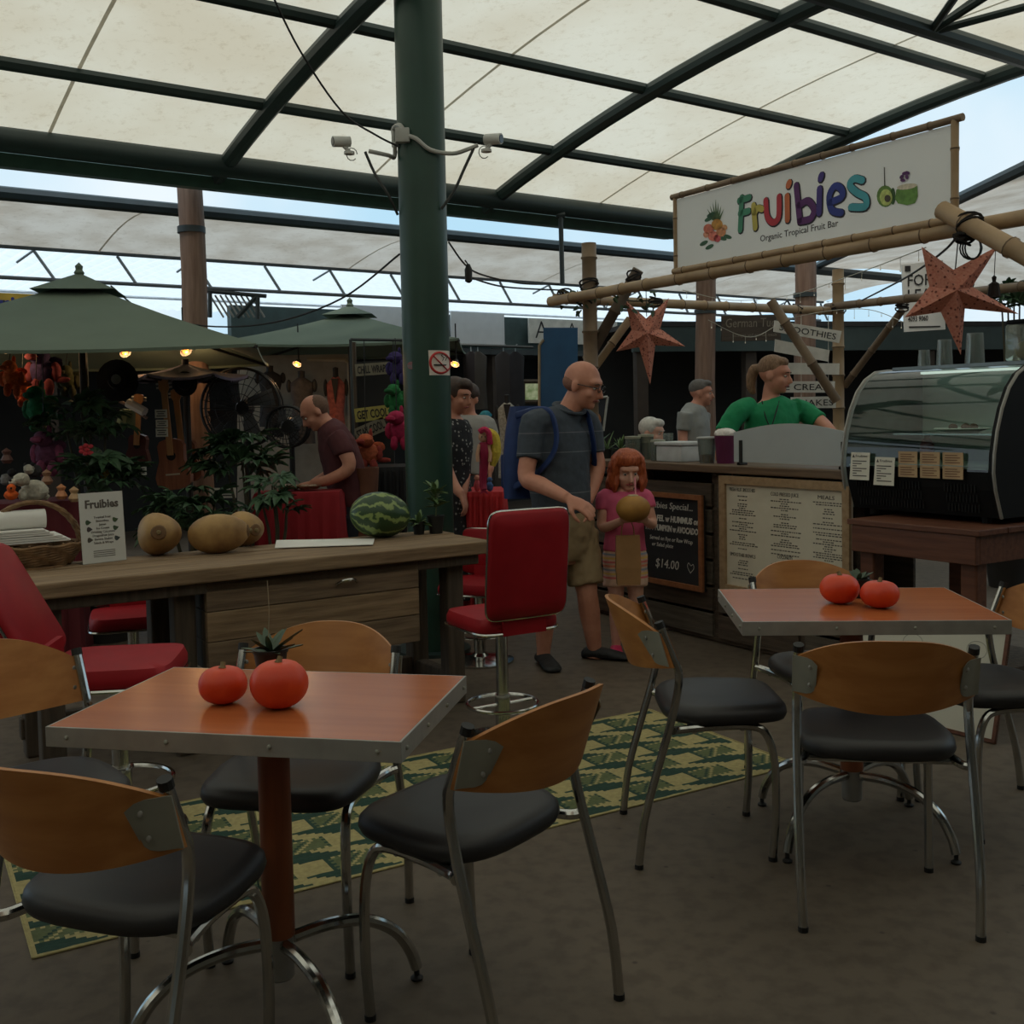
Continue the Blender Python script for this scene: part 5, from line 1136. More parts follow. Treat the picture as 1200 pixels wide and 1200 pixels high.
tor = [(P_(757, 620), .18, .14), (P_(757, 580), .17, .13), (P_(758, 545), .18, .12), (P_(759, 530), .15, .09), (P_(761, 523), .06, .06)]
f.torso('body', [(c, a * .9, b * .9) for c, a, b in tor]); f.torso('shirt', [(c, a + .012, b + .012) for c, a, b in tor[:-1]]); f.limb('body', [P_(761, 526), P_(762, 514)], [.055, .052]); Pw, Rw = f.head(P_(764, 507), (.85, -.5, -.15), None, 1.0, brow=(180, 176, 170))
for s_ in (-1, 1):
    a, b, c = P_(758 + s_ * 22, 535), P_(757 + s_ * 26, 580), P_(765 + s_ * 14, 600, -.25); f.limb('shirt', [a, b, c], [.065, .055, .045]); f.hand(c, (.4, -.8, 0), (0, 0, -1), s_, .4)
    h_ = P_(757 + s_ * 12, 620); k_ = h_ + V(.3, -.28, .0); a_ = V(k_.x + .02, k_.y, .09); f.limb('trousers', [h_, k_, a_ - ZZ * .03], [.09, .075, .055]); f.foot('shoe', a_, (.8, -.6, 0), .26)
f.torso('trousers', [(P_(757, 632), .12, .11), (P_(757, 618), .18, .14), (P_(757, 600), .178, .14)])
wh = f.done({'body': SKINP, 'shirt': mat('cream shirt', (150, 144, 130), .85), 'trousers': _M['dark trousers'], 'shoe': _M['dark shoe']})
mb = MB(); mb.ell(Pw(0, -.022, .04), (.086, .098, .088), 16, 10, rot=Rw); mb.ell(Pw(0, .045, .085), (.062, .05, .036), 14, 8, rot=Rw); remesh(mb.build('hair', mat('white hair', (206, 202, 194), .85, scale=40), wh), .01, 3)
sp_ = P_(757, 632); t = thing('stool', 'low dark stool under the white-haired person', 'stool', V(sp_.x, sp_.y, 0)); mb = MB(); mb.lathe([(.18, 0), (.18, .04)], V(sp_.x, sp_.y, sp_.z - .14), 20); mb.build('seat', DKW, t)
for k in range(4): a = k * PI / 2 + .5; mb = MB(); mb.tube([V(sp_.x + .13 * math.cos(a), sp_.y + .13 * math.sin(a), sp_.z - .13), V(sp_.x + .18 * math.cos(a), sp_.y + .18 * math.sin(a), 0)], .02, 8); mb.build('leg', DKW, t)

# ---- bending man in maroon
Y5 = 7.4
f = Fig('person', 'man in maroon t-shirt bending forward over the shop table', V(W(415, 640, Y5).x, Y5, 0), (-.95, -.3, 0), .010)
P_ = lambda x, y, dy=0.: W(x, y, Y5 + dy)
tor = [(P_(412, 610), .13, .11), (P_(411, 592), .165, .13), (P_(408, 570), .165, .13), (P_(402, 545), .17, .13), (P_(394, 520), .185, .12), (P_(388, 505), .16, .09), (P_(381, 495), .065, .06)]
f.torso('body', [(c, a * .92, b * .92) for c, a, b in tor]); f.torso('shirt', [(c, a + .012, b + .012) for c, a, b in tor[1:6]] + [(P_(382, 496), .075, .07)])
f.limb('body', [P_(384, 499), P_(376, 489)], [.056, .056]); Pb, Rb = f.head(P_(369, 484, -.02), (-.80, -.25, -.55), (-.35, 0, .95), 1.0, brow=(70, 56, 48))
for dy, pts in ((-.16, [P_(393, 510, -.16), P_(402, 525, -.2), P_(409, 548, -.24), P_(386, 562, -.24), P_(366, 566, -.22)]), (.16, [P_(392, 508, .14), P_(395, 530, .18), P_(390, 552, .18), P_(370, 566, .1)])):
    f.limb('body', pts, [.056, .054, .046, .040, .031][:len(pts)]); f.limb('shirt', pts[:2] + [pts[1].lerp(pts[2], .35)], [.072, .072, .068]); f.hand(pts[-1], pts[-1] - pts[-2], (0, .2, -1), 1 if dy < 0 else -1, .4)
for s_ in (-1, 1):
    h_ = P_(412, 605, s_ * .09); k_ = V(h_.x - .03, h_.y, .46); a_ = V(h_.x + .05, h_.y, .09); f.limb('trousers', [h_, k_, a_ - ZZ * .03], [.095, .075, .06]); f.foot('shoe', a_, (-1, -.3, 0), .27)
f.torso('trousers', [(P_(412, 618), .12, .11), (P_(412, 604), .175, .135), (P_(411, 582), .172, .14)])
bm_ = f.done({'body': SKIN, 'shirt': mat('maroon jersey', (84, 40, 44), .85, var=.08, scale=12), 'trousers': _M['dark denim'], 'shoe': _M['dark shoe']}, None, {'shirt': .012})
mb = MB(); mb.ell(Pb(0, -.035, .03), (.079, .085, .082), 16, 10, rot=Rb); mb.build('cropped_hair', mat('cropped brown hair', (110, 84, 70), .9, scale=60), bm_)

# ---- woman in spotted dress behind the column, boy in grey tee
Y6 = 7.0
f = Fig('person', 'woman in black spotted dress half hidden behind the green column', V(W(529, 640, Y6).x, Y6, 0), (.8, -.6, 0), .010)
P_ = lambda x, y, dy=0.: W(x, y, Y6 + dy)
tor = [(P_(527, 700), .24, .2), (P_(527, 640), .2, .16), (P_(527, 600), .17, .135), (P_(527, 560), .145, .115), (P_(528, 520), .165, .12), (P_(528, 500), .17, .1), (P_(529, 490), .12, .075), (P_(530, 485), .055, .052)]
f.torso('body', [(c, a * .9, b * .9) for c, a, b in tor[2:]]); f.torso('dress', [(c, a + .01, b + .01) for c, a, b in tor[:7]])
f.limb('body', [P_(530, 489), P_(533, 474)], [.05, .05]); Pw, Rw = f.head(P_(536, 464, -.02), (.85, -.5, -.2), None, .98, brow=(60, 44, 36))
for dy, pts in ((-.12, [P_(521, 500, -.12), P_(520, 535, -.14), P_(530, 565, -.2), P_(541, 580, -.28)]), (.12, [P_(535, 500, .1), P_(543, 530, .1), P_(545, 555, .02), P_(543, 578, -.1)])):
    f.limb('body', pts, [.05, .044, .038, .028]); f.limb('dress', [pts[0], pts[0].lerp(pts[1], .8)], [.062, .058]); f.hand(pts[-1], (.25, -.2, -.9), (-.6, .2, 0), 1, .5, .95)
for s_ in (-1, 1):
    a_ = V(f.t.location.x + s_ * .07, Y6, .09); f.limb('body', [V(a_.x, Y6, .8), V(a_.x, Y6, .45), a_], [.08, .055, .036]); f.foot('shoe', a_, (.8, -.6, 0), .24)
def dotted(name, c, c2):
    m = mat(name, c, .85); n = m.node_tree.nodes; l = m.node_tree.links; vo = n.new('ShaderNodeTexVoronoi'); vo.inputs['Scale'].default_value = 34; l.new(n['Texture Coordinate'].outputs['Object'], vo.inputs['Vector'])
    cr = n.new('ShaderNodeValToRGB'); cr.color_ramp.elements[0].position = .22; cr.color_ramp.elements[0].color = (*lin(c2), 1); cr.color_ramp.elements[1].position = .28; cr.color_ramp.elements[1].color = (*lin(c), 1); l.new(vo.outputs['Distance'], cr.inputs['Fac']); l.new(cr.outputs['Color'], n['Principled BSDF'].inputs[0]); return m
wo = f.done({'body': SKIN, 'dress': dotted('spotted dress', (30, 30, 34), (150, 148, 144)), 'shoe': _M['dark shoe']}, None, {'dress': .012})
HAIRD = mat('dark brown hair', (54, 40, 34), .6, rgb2=(76, 56, 46), scale=30, bump=.3)
mb = MB(); mb.ell(Pw(0, -.028, .035), (.088, .098, .092), 16, 10, rot=Rw); mb.tube([Pw(-.06, -.05, .03), Pw(-.07, -.06, -.06), Pw(-.05, -.07, -.10)], [.035, .03, .02], 8); mb.tube([Pw(.06, -.05, .03), Pw(.07, -.06, -.06), Pw(.05, -.07, -.10)], [.035, .03, .02], 8); mb.ell(Pw(0, .04, .085), (.066, .055, .042), 14, 8, rot=Rw); mb.ell(Pw(-.03, .075, .055), (.03, .02, .03), 10, 6, rot=Rw); remesh(mb.build('hair', HAIRD, wo), .010, 3)
Y7 = 7.9
f = Fig('person', 'boy in grey t-shirt standing behind the woman in the spotted dress', V(W(552, 640, Y7).x, Y7, 0), (-.3, -.95, 0), .010)
P_ = lambda x, y, dy=0.: W(x, y, Y7 + dy)
tor = [(P_(550, 590), .15, .12), (P_(550, 555), .145, .115), (P_(550, 520), .15, .11), (P_(550, 500), .17, .1), (P_(550, 490), .13, .075), (P_(550, 485), .055, .05)]
f.torso('body', [(c, a * .9, b * .9) for c, a, b in tor]); f.torso('tee', [(c, a + .012, b + .012) for c, a, b in tor[1:5]] + [(P_(550, 486), .065, .06)])
f.limb('body', [P_(550, 489), P_(549, 478)], [.05, .048]); Pk, Rk = f.head(P_(548, 468), (-.5, -.85, -.1), None, .95, brow=(60, 46, 38))
for s_ in (-1, 1):
    a, b, c = P_(550 + s_ * 22, 497), P_(550 + s_ * 27, 525), P_(550 + s_ * 24, 552, -.1); f.limb('body', [a, b, c], [.046, .038, .028]); f.limb('tee', [P_(550 + s_ * 12, 495), a, a.lerp(b, .7)], [.055, .06, .062]); f.hand(c, (0, -.1, -1), (-s_, 0, 0), 1, .4, .9)
    h_ = P_(550 + s_ * 13, 590); k_ = V(h_.x, h_.y, .42); a_ = V(h_.x, h_.y, .09); f.limb('trousers', [h_, k_, a_ - ZZ * .03], [.085, .065, .05]); f.foot('shoe', a_, (-.3, -1, 0), .24)
f.torso('trousers', [(P_(550, 604), .10, .1), (P_(550, 588), .165, .135), (P_(550, 570), .165, .135), (P_(550, 556), .15, .12)])
by = f.done({'body': SKIN, 'tee': mat('light grey jersey', (158, 156, 152), .85), 'trousers': _M['dark trousers'], 'shoe': _M['dark shoe']}, None, {'tee': .010})
mb = MB(); mb.ell(Pk(0, -.02, .045), (.084, .094, .084), 16, 10, rot=Rk); mb.ell(Pk(0, .045, .085), (.064, .052, .038), 14, 8, rot=Rk); remesh(mb.build('hair', HAIRD, by), .010, 3)
# ================================================================== ON THE BAR
def onbar(px, py): return G(px, py, BZ)
WICK = mat('wicker', (138, 106, 72), .75, rgb2=(104, 78, 52), scale=30, bump=.5)
p = onbar(40, 664); bk = thing('wicker_basket', 'wicker basket with tall arched handle at the left end of the bar', 'basket', p)
rx, ry = .19, .125
for k in range(10):
    u = k / 9; kx = .72 + .30 * u ** .7; mb = MB(); mb.tube([p + BARA * (rx * kx * math.cos(a)) + BARN * (ry * kx * math.sin(a)) + ZZ * (.008 + .082 * u + .004 * math.sin(9 * a + k)) for a in [2 * PI * j / 30 for j in range(31)]], .0075, 6); mb.build('woven_ring', WICK, bk)
mb = MB()
for k in range(18): a = 2 * PI * k / 18; mb.tube([p + BARA * (rx * .7 * math.cos(a)) + BARN * (ry * .7 * math.sin(a)) + ZZ * .004, p + BARA * (rx * 1.03 * math.cos(a)) + BARN * (ry * 1.03 * math.sin(a)) + ZZ * .1], .005, 5)
mb.build('upright', WICK, bk)['kind'] = 'stuff'
mb = MB(); mb.lathe([(.13, 0), (.13, .008)], p, 20); mb.build('base', WICK, bk)
for q in range(3):
    mb = MB(); mb.tube([p + BARA * (rx * 1.0 * math.cos(a)) + ZZ * (.07 + .20 * math.sin(a)) + BARN * (.008 * math.cos(11 * a + q * 2.1)) + BARA * (.006 * math.sin(11 * a + q * 2.1)) for a in [PI * j / 40 for j in range(41)]], .010, 6); mb.build('handle', WICK, bk)
PAP = mat('white paper', (226, 224, 218), .8, var=.02)
for k, (dz, w_, rot, lab) in enumerate(((.10, .38, 0, 'folded white papers lying low in the wicker basket'), (.128, .33, .06, 'stack of white napkins in the wicker basket'))):
    t = thing('paper_stack', lab, 'paper', p + ZZ * dz); c = p + ZZ * (dz + .012) - BARA * (.06 + .04 * k)
    for j in range(3): mb = MB(); mb.box(c + ZZ * (.009 * j), (w_ - .03 * j, .19, .007), ax=(BARA, BARN, ZZ)); mb.build('sheet', PAP, t, smooth=False)
t = thing('paper_roll', 'rolled white paper on top of the wicker basket', 'paper', p + ZZ * .155); c = p + ZZ * .20 - BARA * .11
mb = MB(); mb.tube([c - BARA * .16, c + BARA * .16], .040, 16); mb.build('roll', PAP, t); mb = MB(); mb.tube([c + BARA * .159, c + BARA * .1615], .014, 12); mb.build('core', mat('grey core', (130, 128, 122), .8), t)
# flyer in a holder
p0 = onbar(97, 662); p1 = onbar(148, 656); X = (p1 - p0).normalized(); wl = (p1 - p0).length; Yv = (ZZ + X.cross(ZZ) * -.06).normalized(); h = .30
fy = thing('flyer_stand', 'small Fruibies menu flyer standing on the bar', 'flyer', (p0 + p1) / 2)
mb = MB(); mb.prism([(0, 0), (wl, 0), (wl, h), (0, h)], .003, p0, X, Yv); mb.build('sheet', mat('flyer paper', (206, 206, 200), .5, var=.02), fy, smooth=False)
mb = MB(); mb.box((p0 + p1) / 2 - X.cross(Yv) * .03 + ZZ * .002, (wl, .07, .003), ax=(X, X.cross(ZZ) * -1, ZZ)); mb.build('foot', CLR, fy, smooth=False)
O = p0 + X.cross(Yv).normalized() * .0035
text('Fruibies', fy, INK, O + X * wl * .12 + Yv * .235, X, Yv, .034, wl * .76, 'heading', bold=.0015)
for k, s_ in enumerate(('Tropical Fruit', 'Smoothies', 'Juices', 'Ice Cream', 'Drinking Coconuts', 'Dragonfruit Juice', 'Banana Shakes', 'Salads & Wraps')): text(s_, fy, INK, O + X * wl * .5 + Yv * (.19 - k * .0155), X, Yv, .0095, None, 'line', 'CENTER')
for a, b, c in ((.18, .175, (60, 80, 56)), (.8, .18, (70, 90, 60)), (.2, .145, (70, 60, 60)), (.8, .145, (60, 80, 56)), (.2, .10, (80, 76, 66)), (.82, .10, (60, 70, 70))):
    mb = MB(); mb.add([O + X * (wl * a + .013 * math.cos(t_) ) + Yv * (b + .009 * math.sin(t_) + .004 * math.cos(2 * t_ + a * 9)) for t_ in [2 * PI * j / 12 for j in range(12)]], [tuple(range(12))]); mb.build('picture', mat('flyer pic %d %d' % (c[0], c[1]), c, .7), fy, smooth=False)
mb = MB()
for k in range(4): mb.add([O + X * wl * .25 + Yv * (.05 - k * .008), O + X * wl * .75 + Yv * (.05 - k * .008), O + X * wl * .75 + Yv * (.053 - k * .008), O + X * wl * .25 + Yv * (.053 - k * .008)], [(0, 1, 2, 3)])
mb.build('small_print', INK, fy, smooth=False)['kind'] = 'stuff'
# drinking coconuts
HUSK = mat('tan husk', (172, 136, 82), .55, rgb2=(126, 92, 54), scale=9, bump=.12); HUSKD = mat('brown husk end', (108, 80, 52), .8)
def coconut(px, py, rx, rz, d, label, pear=.3):
    p = onbar(px, py); t = thing('coconut', label, 'coconut', p, 0, 'drinking coconuts on the bar'); d = Vector(d).normalized(); x, y = basis(d); c = p + ZZ * rz
    rings = []
    for i in range(15):
        ph = PI * i / 14; u = -math.cos(ph); r = max(math.sin(ph), .02) * (1 - pear * .5 * u)
        rings.append([c + d * (u * rx) + (x * math.cos(a) + y * math.sin(a)) * (r * rz * (1 + .05 * math.cos(3 * a))) for a in [2 * PI * j / 28 for j in range(28)]])
    zmin = min(q.z for r_ in rings for q in r_)
    for r_ in rings:
        for q in r_: q.z += BZ - zmin
    mb = MB(); mb.loft(rings); mb.build('husk', HUSK, t, sharp=80); c = c + ZZ * (BZ - zmin)
    mb = MB(); e = c + d * rx; mb.lathe([(rz * .40, -rx * .13), (rz * .30, -rx * .02), (.001, .002)], e, 14, ax=(x, y, d)); mb.build('stem_end', HUSKD, t)
    mb = MB(); mb.lathe([(.012, -.004), (.008, .012), (.001, .013)], e, 8, ax=(x, y, d)); mb.build('stem', STEM, t)
coconut(187, 651, .115, .094, (.25, -.75, .12), 'pear-shaped tan coconut with its stem end to the camera, leftmost on the bar', .2)
coconut(257, 648, .135, .088, (1, .2, .05), 'long tan coconut lying on its side, middle of the three', .1)
coconut(288, 640, .105, .082, (.55, -.6, .0), 'tan coconut half hidden behind the middle one, nearest the watermelon', .2)
# paper sheet, watermelon
mb = MB(); a, b, c, d = onbar(322, 643), onbar(437, 639), onbar(439, 632), onbar(324, 634); mb.add([v + ZZ * .002 for v in (a, b, c, d)] + [v + ZZ * .005 for v in (a, b, c, d)], [(0, 1, 2, 3), (4, 5, 6, 7), (0, 1, 5, 4), (1, 2, 6, 5), (2, 3, 7, 6), (3, 0, 4, 7)])
one(mb, 'paper_pad', PAP, 'flat white paper pad lying on the bar in front of the watermelon', 'paper', smooth=False)
def melon_mat():
    m = mat('watermelon rind', (36, 62, 32), .4, var=.1); n = m.node_tree.nodes; l = m.node_tree.links; tc = n['Texture Coordinate']; sx = n.new('ShaderNodeSeparateXYZ'); l.new(tc.outputs['Object'], sx.inputs[0])
    at = n.new('ShaderNodeMath'); at.operation = 'ARCTAN2'; l.new(sx.outputs['Y'], at.inputs[0]); l.new(sx.outputs['Z'], at.inputs[1])
    ns = n.new('ShaderNodeTexNoise'); ns.inputs['Scale'].default_value = 22; ns.inputs['Detail'].default_value = 6; l.new(tc.outputs['Object'], ns.inputs['Vector'])
    mu = n.new('ShaderNodeMath'); mu.operation = 'MULTIPLY_ADD'; mu.inputs[1].default_value = 1.1; l.new(ns.outputs['Fac'], mu.inputs[0]); l.new(at.outputs[0], mu.inputs[2])
    sc = n.new('ShaderNodeMath'); sc.operation = 'MULTIPLY'; sc.inputs[1].default_value = 10; l.new(mu.outputs[0], sc.inputs[0]); si = n.new('ShaderNodeMath'); si.operation = 'SINE'; l.new(sc.outputs[0], si.inputs[0])
    cr = n.new('ShaderNodeValToRGB'); cr.color_ramp.elements[0].position = .25; cr.color_ramp.elements[0].color = (*lin((38, 66, 34)), 1); cr.color_ramp.elements[1].position = .85; cr.color_ramp.elements[1].color = (*lin((132, 152, 88)), 1)
    l.new(si.outputs[0], cr.inputs['Fac']); l.new(cr.outputs['Color'], n['Principled BSDF'].inputs[0]); return m
p = onbar(446, 630); t = thing('watermelon', 'whole striped green watermelon on the bar', 'watermelon', p)
c = p + ZZ * .112; mb = MB(); mb.ell((0, 0, 0), (.150, .118, .114), 30, 18); o = mb.build('rind', melon_mat(), t, sharp=80); 
for v in o.data.vertices: v.co = v.co + p                      # undo the parent shift: this mesh is centred on itself
o.location = (0, 0, .113); o.rotation_euler = (0, .12, .35)
mb = MB(); mb.ell((.150, 0, 0), (.006, .008, .008), 8, 5); q = mb.build('stem_scar', STEM, t)
for v in q.data.vertices: v.co = v.co + p
q.location = (0, 0, .113); q.rotation_euler = (0, .12, .35)
potplant(onbar(491, 626), .033, .06, 'small bushy seedling in a black pot beside the watermelon', LEAFG, 24, .07, .012)
potplant(onbar(511, 625), .042, .085, 'taller leafy seedling in a black pot at the column', LEAFG, 44, .065, .012, stem=.15)

# red chairs left of the bar
_rc = red_chair(V(-1.33, 3.52, 0), face(.93, .12), 'red vinyl chair with chrome trim left of the bar, partly out of frame', .545, bh=.34, lean=118); _rc.scale = (1.1, 1.1, 1.1)
red_chair(V(-1.80, 4.98, 0), face(.35, -.93), 'red vinyl chair pushed in behind the bar, only its seat showing', .49, bh=.15)
red_chair(V(-.2, 5.9, 0), face(-.35, -.93), 'red vinyl chair behind the bar near the green column', .46, bh=.22)

# ================================================================== POSTS, CABLES, LAMPS
POST = wood('round timber post', (118, 92, 78), (142, 114, 98), .85, 4., 2, .4)
def tpost(px, Y, topy, r, label):
    q = W(px, topy, Y); t = thing('timber_post', label, 'post', V(q.x, q.y, 0), 0, 'round timber posts'); mb = MB()
    mb.tube([V(q.x + .01 * math.sin(z * 3), q.y, z) for z in [q.z * k / 8 for k in range(9)]], [r * (1.06 - .06 * k / 8) for k in range(9)], 16); mb.build('trunk', POST, t)
    mb = MB(); mb.lathe([(r * 1.12, q.z * .86), (r * 1.12, q.z * .875)], V(q.x, q.y, 0), 16); mb.build('metal_strap', DKTUBE, t)
tpost(222, 8.6, 204, .098, 'weathered round timber post above the large green umbrella'); tpost(826, 10.3, 322, .095, 'round timber post behind the bamboo frame under the sign'); tpost(943, 10.4, 300, .10, 'round timber post behind the hanging word boards')
mb = MB(); mb.tube([W(657, 252, 9.9), W(659, 332, 9.9)], .022, 8); mb.tube([W(657, 252, 9.9) + V(-.04, 0, 0), W(657, 252, 9.9) + V(.04, 0, 0)], .03, 8); one(mb, 'steel_hanger', DKTUBE, 'thin steel hanger tube dropping from the gutter above the bamboo', 'hanger')
def cable(pts, label, r=.006, name='cable', m=None):
    mb = MB(); mb.tube([W(*p) for p in pts], r, 6, smooth=6); return one(mb, name, m or CABLE, label, 'cable')
cable([(318, -8, 5.6), (352, 60, 5.8), (400, 130, 6.0), (440, 158, 6.05), (468, 172, 6.06)], 'black cable hanging from the roof to the column')
cable([(468, 298, 6.15), (400, 350, 6.8), (320, 378, 7.3), (240, 382, 7.5), (170, 365, 7.6), (130, 335, 7.75)], 'sagging black cable from the column over the umbrellas')
cable([(526, 284, 6.2), (545, 310, 6.6), (565, 322, 7.0), (610, 332, 7.3), (655, 333, 7.55)], 'thin black cable from the column to the bamboo frame')
cable([(548, 324, 6.65), (590, 336, 7.1), (655, 340, 7.6)], 'second thin cable running under the plug to the bamboo')
cable([(1125, 272, 4.75), (1105, 295, 5.2), (1062, 325, 6.5), (1010, 352, 8.6)], 'black cable slung from the bamboo beam behind the paper star')
p = W(549, 320, 6.63); t = thing('cable_plug', 'black inline plug hanging on the cable right of the column', 'plug', p - ZZ * .06); mb = MB(); mb.lathe([(.008, -.06), (.022, -.05), (.024, .02), (.010, .055)], p, 10); mb.build('plug', RUBBER, t); mb = MB(); mb.tube([p + ZZ * .05, p + ZZ * .08 + V(-.02, 0, 0)], .005, 6); mb.build('lead', CABLE, t)
t = thing('cable_coil', 'coil of black cable tied under the bamboo beam', 'cable', W(1136, 300, 4.75)); mb = MB(); c = W(1140, 290, 4.75)
for k in range(3): mb.tube([c + V(.035 * math.cos(a) * (1 + .2 * k), .01 * k, .05 * math.sin(a)) for a in [2 * PI * j / 14 for j in range(15)]], .004, 5)
mb.build('loops', CABLE, t); mb = MB(); mb.ell(W(1130, 277, 4.75), (.055, .03, .022), 10, 6, noise=.15); mb.build('knot', LASH, t)
p = W(1165, 330, 4.95); t = thing('tassel', 'black tassel hanging at the right of the large paper star', 'tassel', p - ZZ * .07); mb = MB(); mb.lathe([(.030, -.07), (.022, -.01), (.008, .0), (.011, .02), (.001, .03)], p, 10); mb.build('fringe', LASH, t); mb = MB(); mb.tube([p + ZZ * .02, W(1167, 285, 4.95)], .002, 5); mb.build('cord', CABLE, t)
# string lights on the stall frame
WIRE = mat('clear wire', (190, 186, 170), .5)
for pts, lab in (([(800, 340, 8.4), (860, 352, 8.7), (930, 345, 9.0), (1000, 322, 7.2), (1085, 290, 5.4)], 'string of tiny clear lights along the rear bamboo rail'), ([(830, 375, 8.9), (880, 395, 9.0), (930, 372, 9.1), (1010, 362, 8.8), (1060, 378, 8.4)], 'lower string of tiny clear lights behind the vendor')):
    t = thing('string_lights', lab, 'string lights', W(*pts[2]), 0, 'string lights'); P = [W(*q) for q in pts]; P2, _r = spline(P, [1] * len(P), 8); mb = MB(); mb.tube(P2, .003, 5); mb.build('wire', WIRE, t)
    for k in range(1, len(P2), 2):
        mb = MB(); q = P2[k]; mb.tube([q, q - ZZ * (.02 + .025 * (k % 3))], .0015, 4); dr = mb.build('drop', WIRE, t); mb = MB(); mb.ell(q - ZZ * (.025 + .025 * (k % 3)), (.004, .004, .008), 6, 4); mb.build('bulb', mat('tiny bulb', (230, 220, 200), .4, emit=.15), dr)
# vines on the bamboo corner
t = thing('vine', 'dark climbing vine on the left corner of the bamboo frame', 'vine', W(680, 372, 7.6)); lf = None
mb = MB(); mb.tube([W(655, 340, 7.55), W(680, 346, 7.5), (W(700, 340, 7.5)), W(735, 352, 7.7), W(760, 352, 7.8)], .006, 5, smooth=4); mb.build('stem', mat('vine stem', (60, 56, 40), .8), t)
for k in range(46):
    q = W(random.uniform(655, 770), random.uniform(338, 366), random.uniform(7.45, 7.7))
    if lf is None: o = lf = leafblade(.05, .014, .3, .002, 4).build('leaf', LEAFDK, t, world=False)
    else: o = lf.copy(); COL.objects.link(o); o.parent = t
    o.location = q - t.location; o.rotation_euler = (random.uniform(-2, .5), random.uniform(-1, 1), random.uniform(0, 6.3))

# ================================================================== SHOP ACROSS THE ALLEY
UMB = mat('green umbrella canvas', (98, 112, 98), .85, var=.05, scale=4); UMBD = mat('grey lilac canvas', (156, 148, 170), .85)
def umbrella(px, Y, apy, edgey, half, rot, label, m=UMB, sides=4, name='market_umbrella', vent=True):
    a = W(px, apy, Y); ez = W(px, edgey, Y).z; t = thing(name, label, 'umbrella', V(a.x, a.y, 0)); c = V(a.x, a.y, 0); N = sides; Rr = half / math.cos(PI / N)
    cor = [c + V(Rr * math.cos(rot + 2 * PI * k / N), Rr * math.sin(rot + 2 * PI * k / N), ez) for k in range(N)]; top = V(a.x, a.y, a.z - .03)
    for k in range(N):
        p, q = cor[k], cor[(k + 1) % N]; mb = MB(); rows = []
        for i in range(7):
            u = i / 6; rows.append([top.lerp(p, u).lerp(top.lerp(q, u), j / 6) + ZZ * (-.02 * math.sin(PI * u)) + ZZ * (.03 * math.sin(PI * j / 6) * u * -1) for j in range(7)])
        rows.append([v - ZZ * .02 for v in rows[-1]])
        mb.add([v for r in rows for v in r], [(i * 7 + j, i * 7 + j + 1, i * 7 + j + 8, i * 7 + j + 7) for i in range(7) for j in range(6)]); mb.build('canopy_panel', m, t)
        mb = MB(); mb.tube([top - ZZ * .06, p.lerp(top, .5) - ZZ * .09, p - ZZ * .02], .012, 6); mb.build('rib', mat('dark umbrella rib', (40, 36, 32), .6), t)
    if vent:
        mb = MB(); vs = [V(a.x, a.y, a.z + .02)] + [c + (v - c) * .27 * V(1, 1, 0).x for v in cor]
        vs = [V(a.x, a.y, a.z + .03)] + [V(a.x + (v.x - a.x) * .22, a.y + (v.y - a.y) * .22, a.z - .03 - .22 * (a.z - .03 - ez) + .035) for v in cor]; mb.add(vs, [(0, k + 1, (k + 1) % N + 1) for k in range(N)]); mb.build('vent_cap', m, t)
        mb = MB(); mb.lathe([(.02, .0), (.035, .03), (.022, .05), (.026, .075), (.001, .10)], V(a.x, a.y, a.z + .0), 12); mb.build('finial', m, t)
    mb = MB(); mb.tube([c, V(a.x, a.y, a.z)], .025, 10); mb.build('pole', mat('dark umbrella pole', (46, 38, 32), .6), t); mb = MB(); mb.lathe([(.25, 0), (.25, .05), (.06, .09)], c, 16); mb.build('base', DKW, t)
umbrella(93, 7.3, 325, 418, 1.2, .98, 'large dark green market umbrella on the left'); umbrella(410, 9.4, 362, 408, .98, .80, 'smaller green market umbrella behind the column')
umbrella(217, 7.9, 421, 440, .39, .2, 'small lilac grey parasol under the large green umbrella', UMBD, 6, 'parasol', False)
# fascia boards across the alley
def board(px0, px1, y0, y1, label, m, cat='sign', s=-4.0, name='shop_sign', th=.03):
    def hit(px, py):
        v = ray(px, py); n_ = NX; P0 = ST(s, 0, 0); k = (P0 - CAMLOC).dot(n_) / v.dot(n_); return CAMLOC + v * k
    a, b = hit(px0, y1), hit(px1, y1); zt = hit(px0, y0).z; t = thing(name, label, cat, (a + b) / 2); h = zt - a.z; L = (b - a); L.z = 0; wl = L.length; L.normalize()
    mb = MB(); mb.prism([(0, 0), (wl, 0), (wl, h), (0, h)], th, a, L, ZZ); mb.build('panel', m, t, smooth=False); N_ = L.cross(ZZ).normalized(); return t, a + N_ * (th + .002), L, wl, h
WHS = mat('white fascia board', (214, 216, 216), .6, var=.03)
board(400, 470, 357, 402, 'blank white fascia board behind the smaller umbrella', WHS); t, O, L, wl, h = board(528, 590, 365, 404, 'blank white fascia board right of the column', WHS)
t, O, L, wl, h = board(619, 722, 373, 402, 'white fascia sign with thin serif letters behind the bamboo', mat('cream sign', (206, 202, 190), .6))
text('A', t, BK, O + L * wl * .06 + ZZ * h * .2, L, ZZ, h * .72, None, 'lettering', bold=-.004); text('A', t, BK, O + L * wl * .41 + ZZ * h * .3, L, ZZ, h * .6, None, 'lettering', bold=-.004); text('els', t, BK, O + L * wl * .70 + ZZ * h * .2, L, ZZ, h * .5, wl * .24, 'lettering', bold=-.003)
t, O, L, wl, h = board(-30, 40, 342, 364, 'yellow shop sign with blue letters at the left edge', mat('yellow sign', (206, 166, 60), .6))
text('mi', t, mat('blue letter', (52, 56, 130), .6), O + L * wl * .40 + ZZ * h * .12, L, ZZ, h * .68, wl * .26, 'lettering', bold=.01)
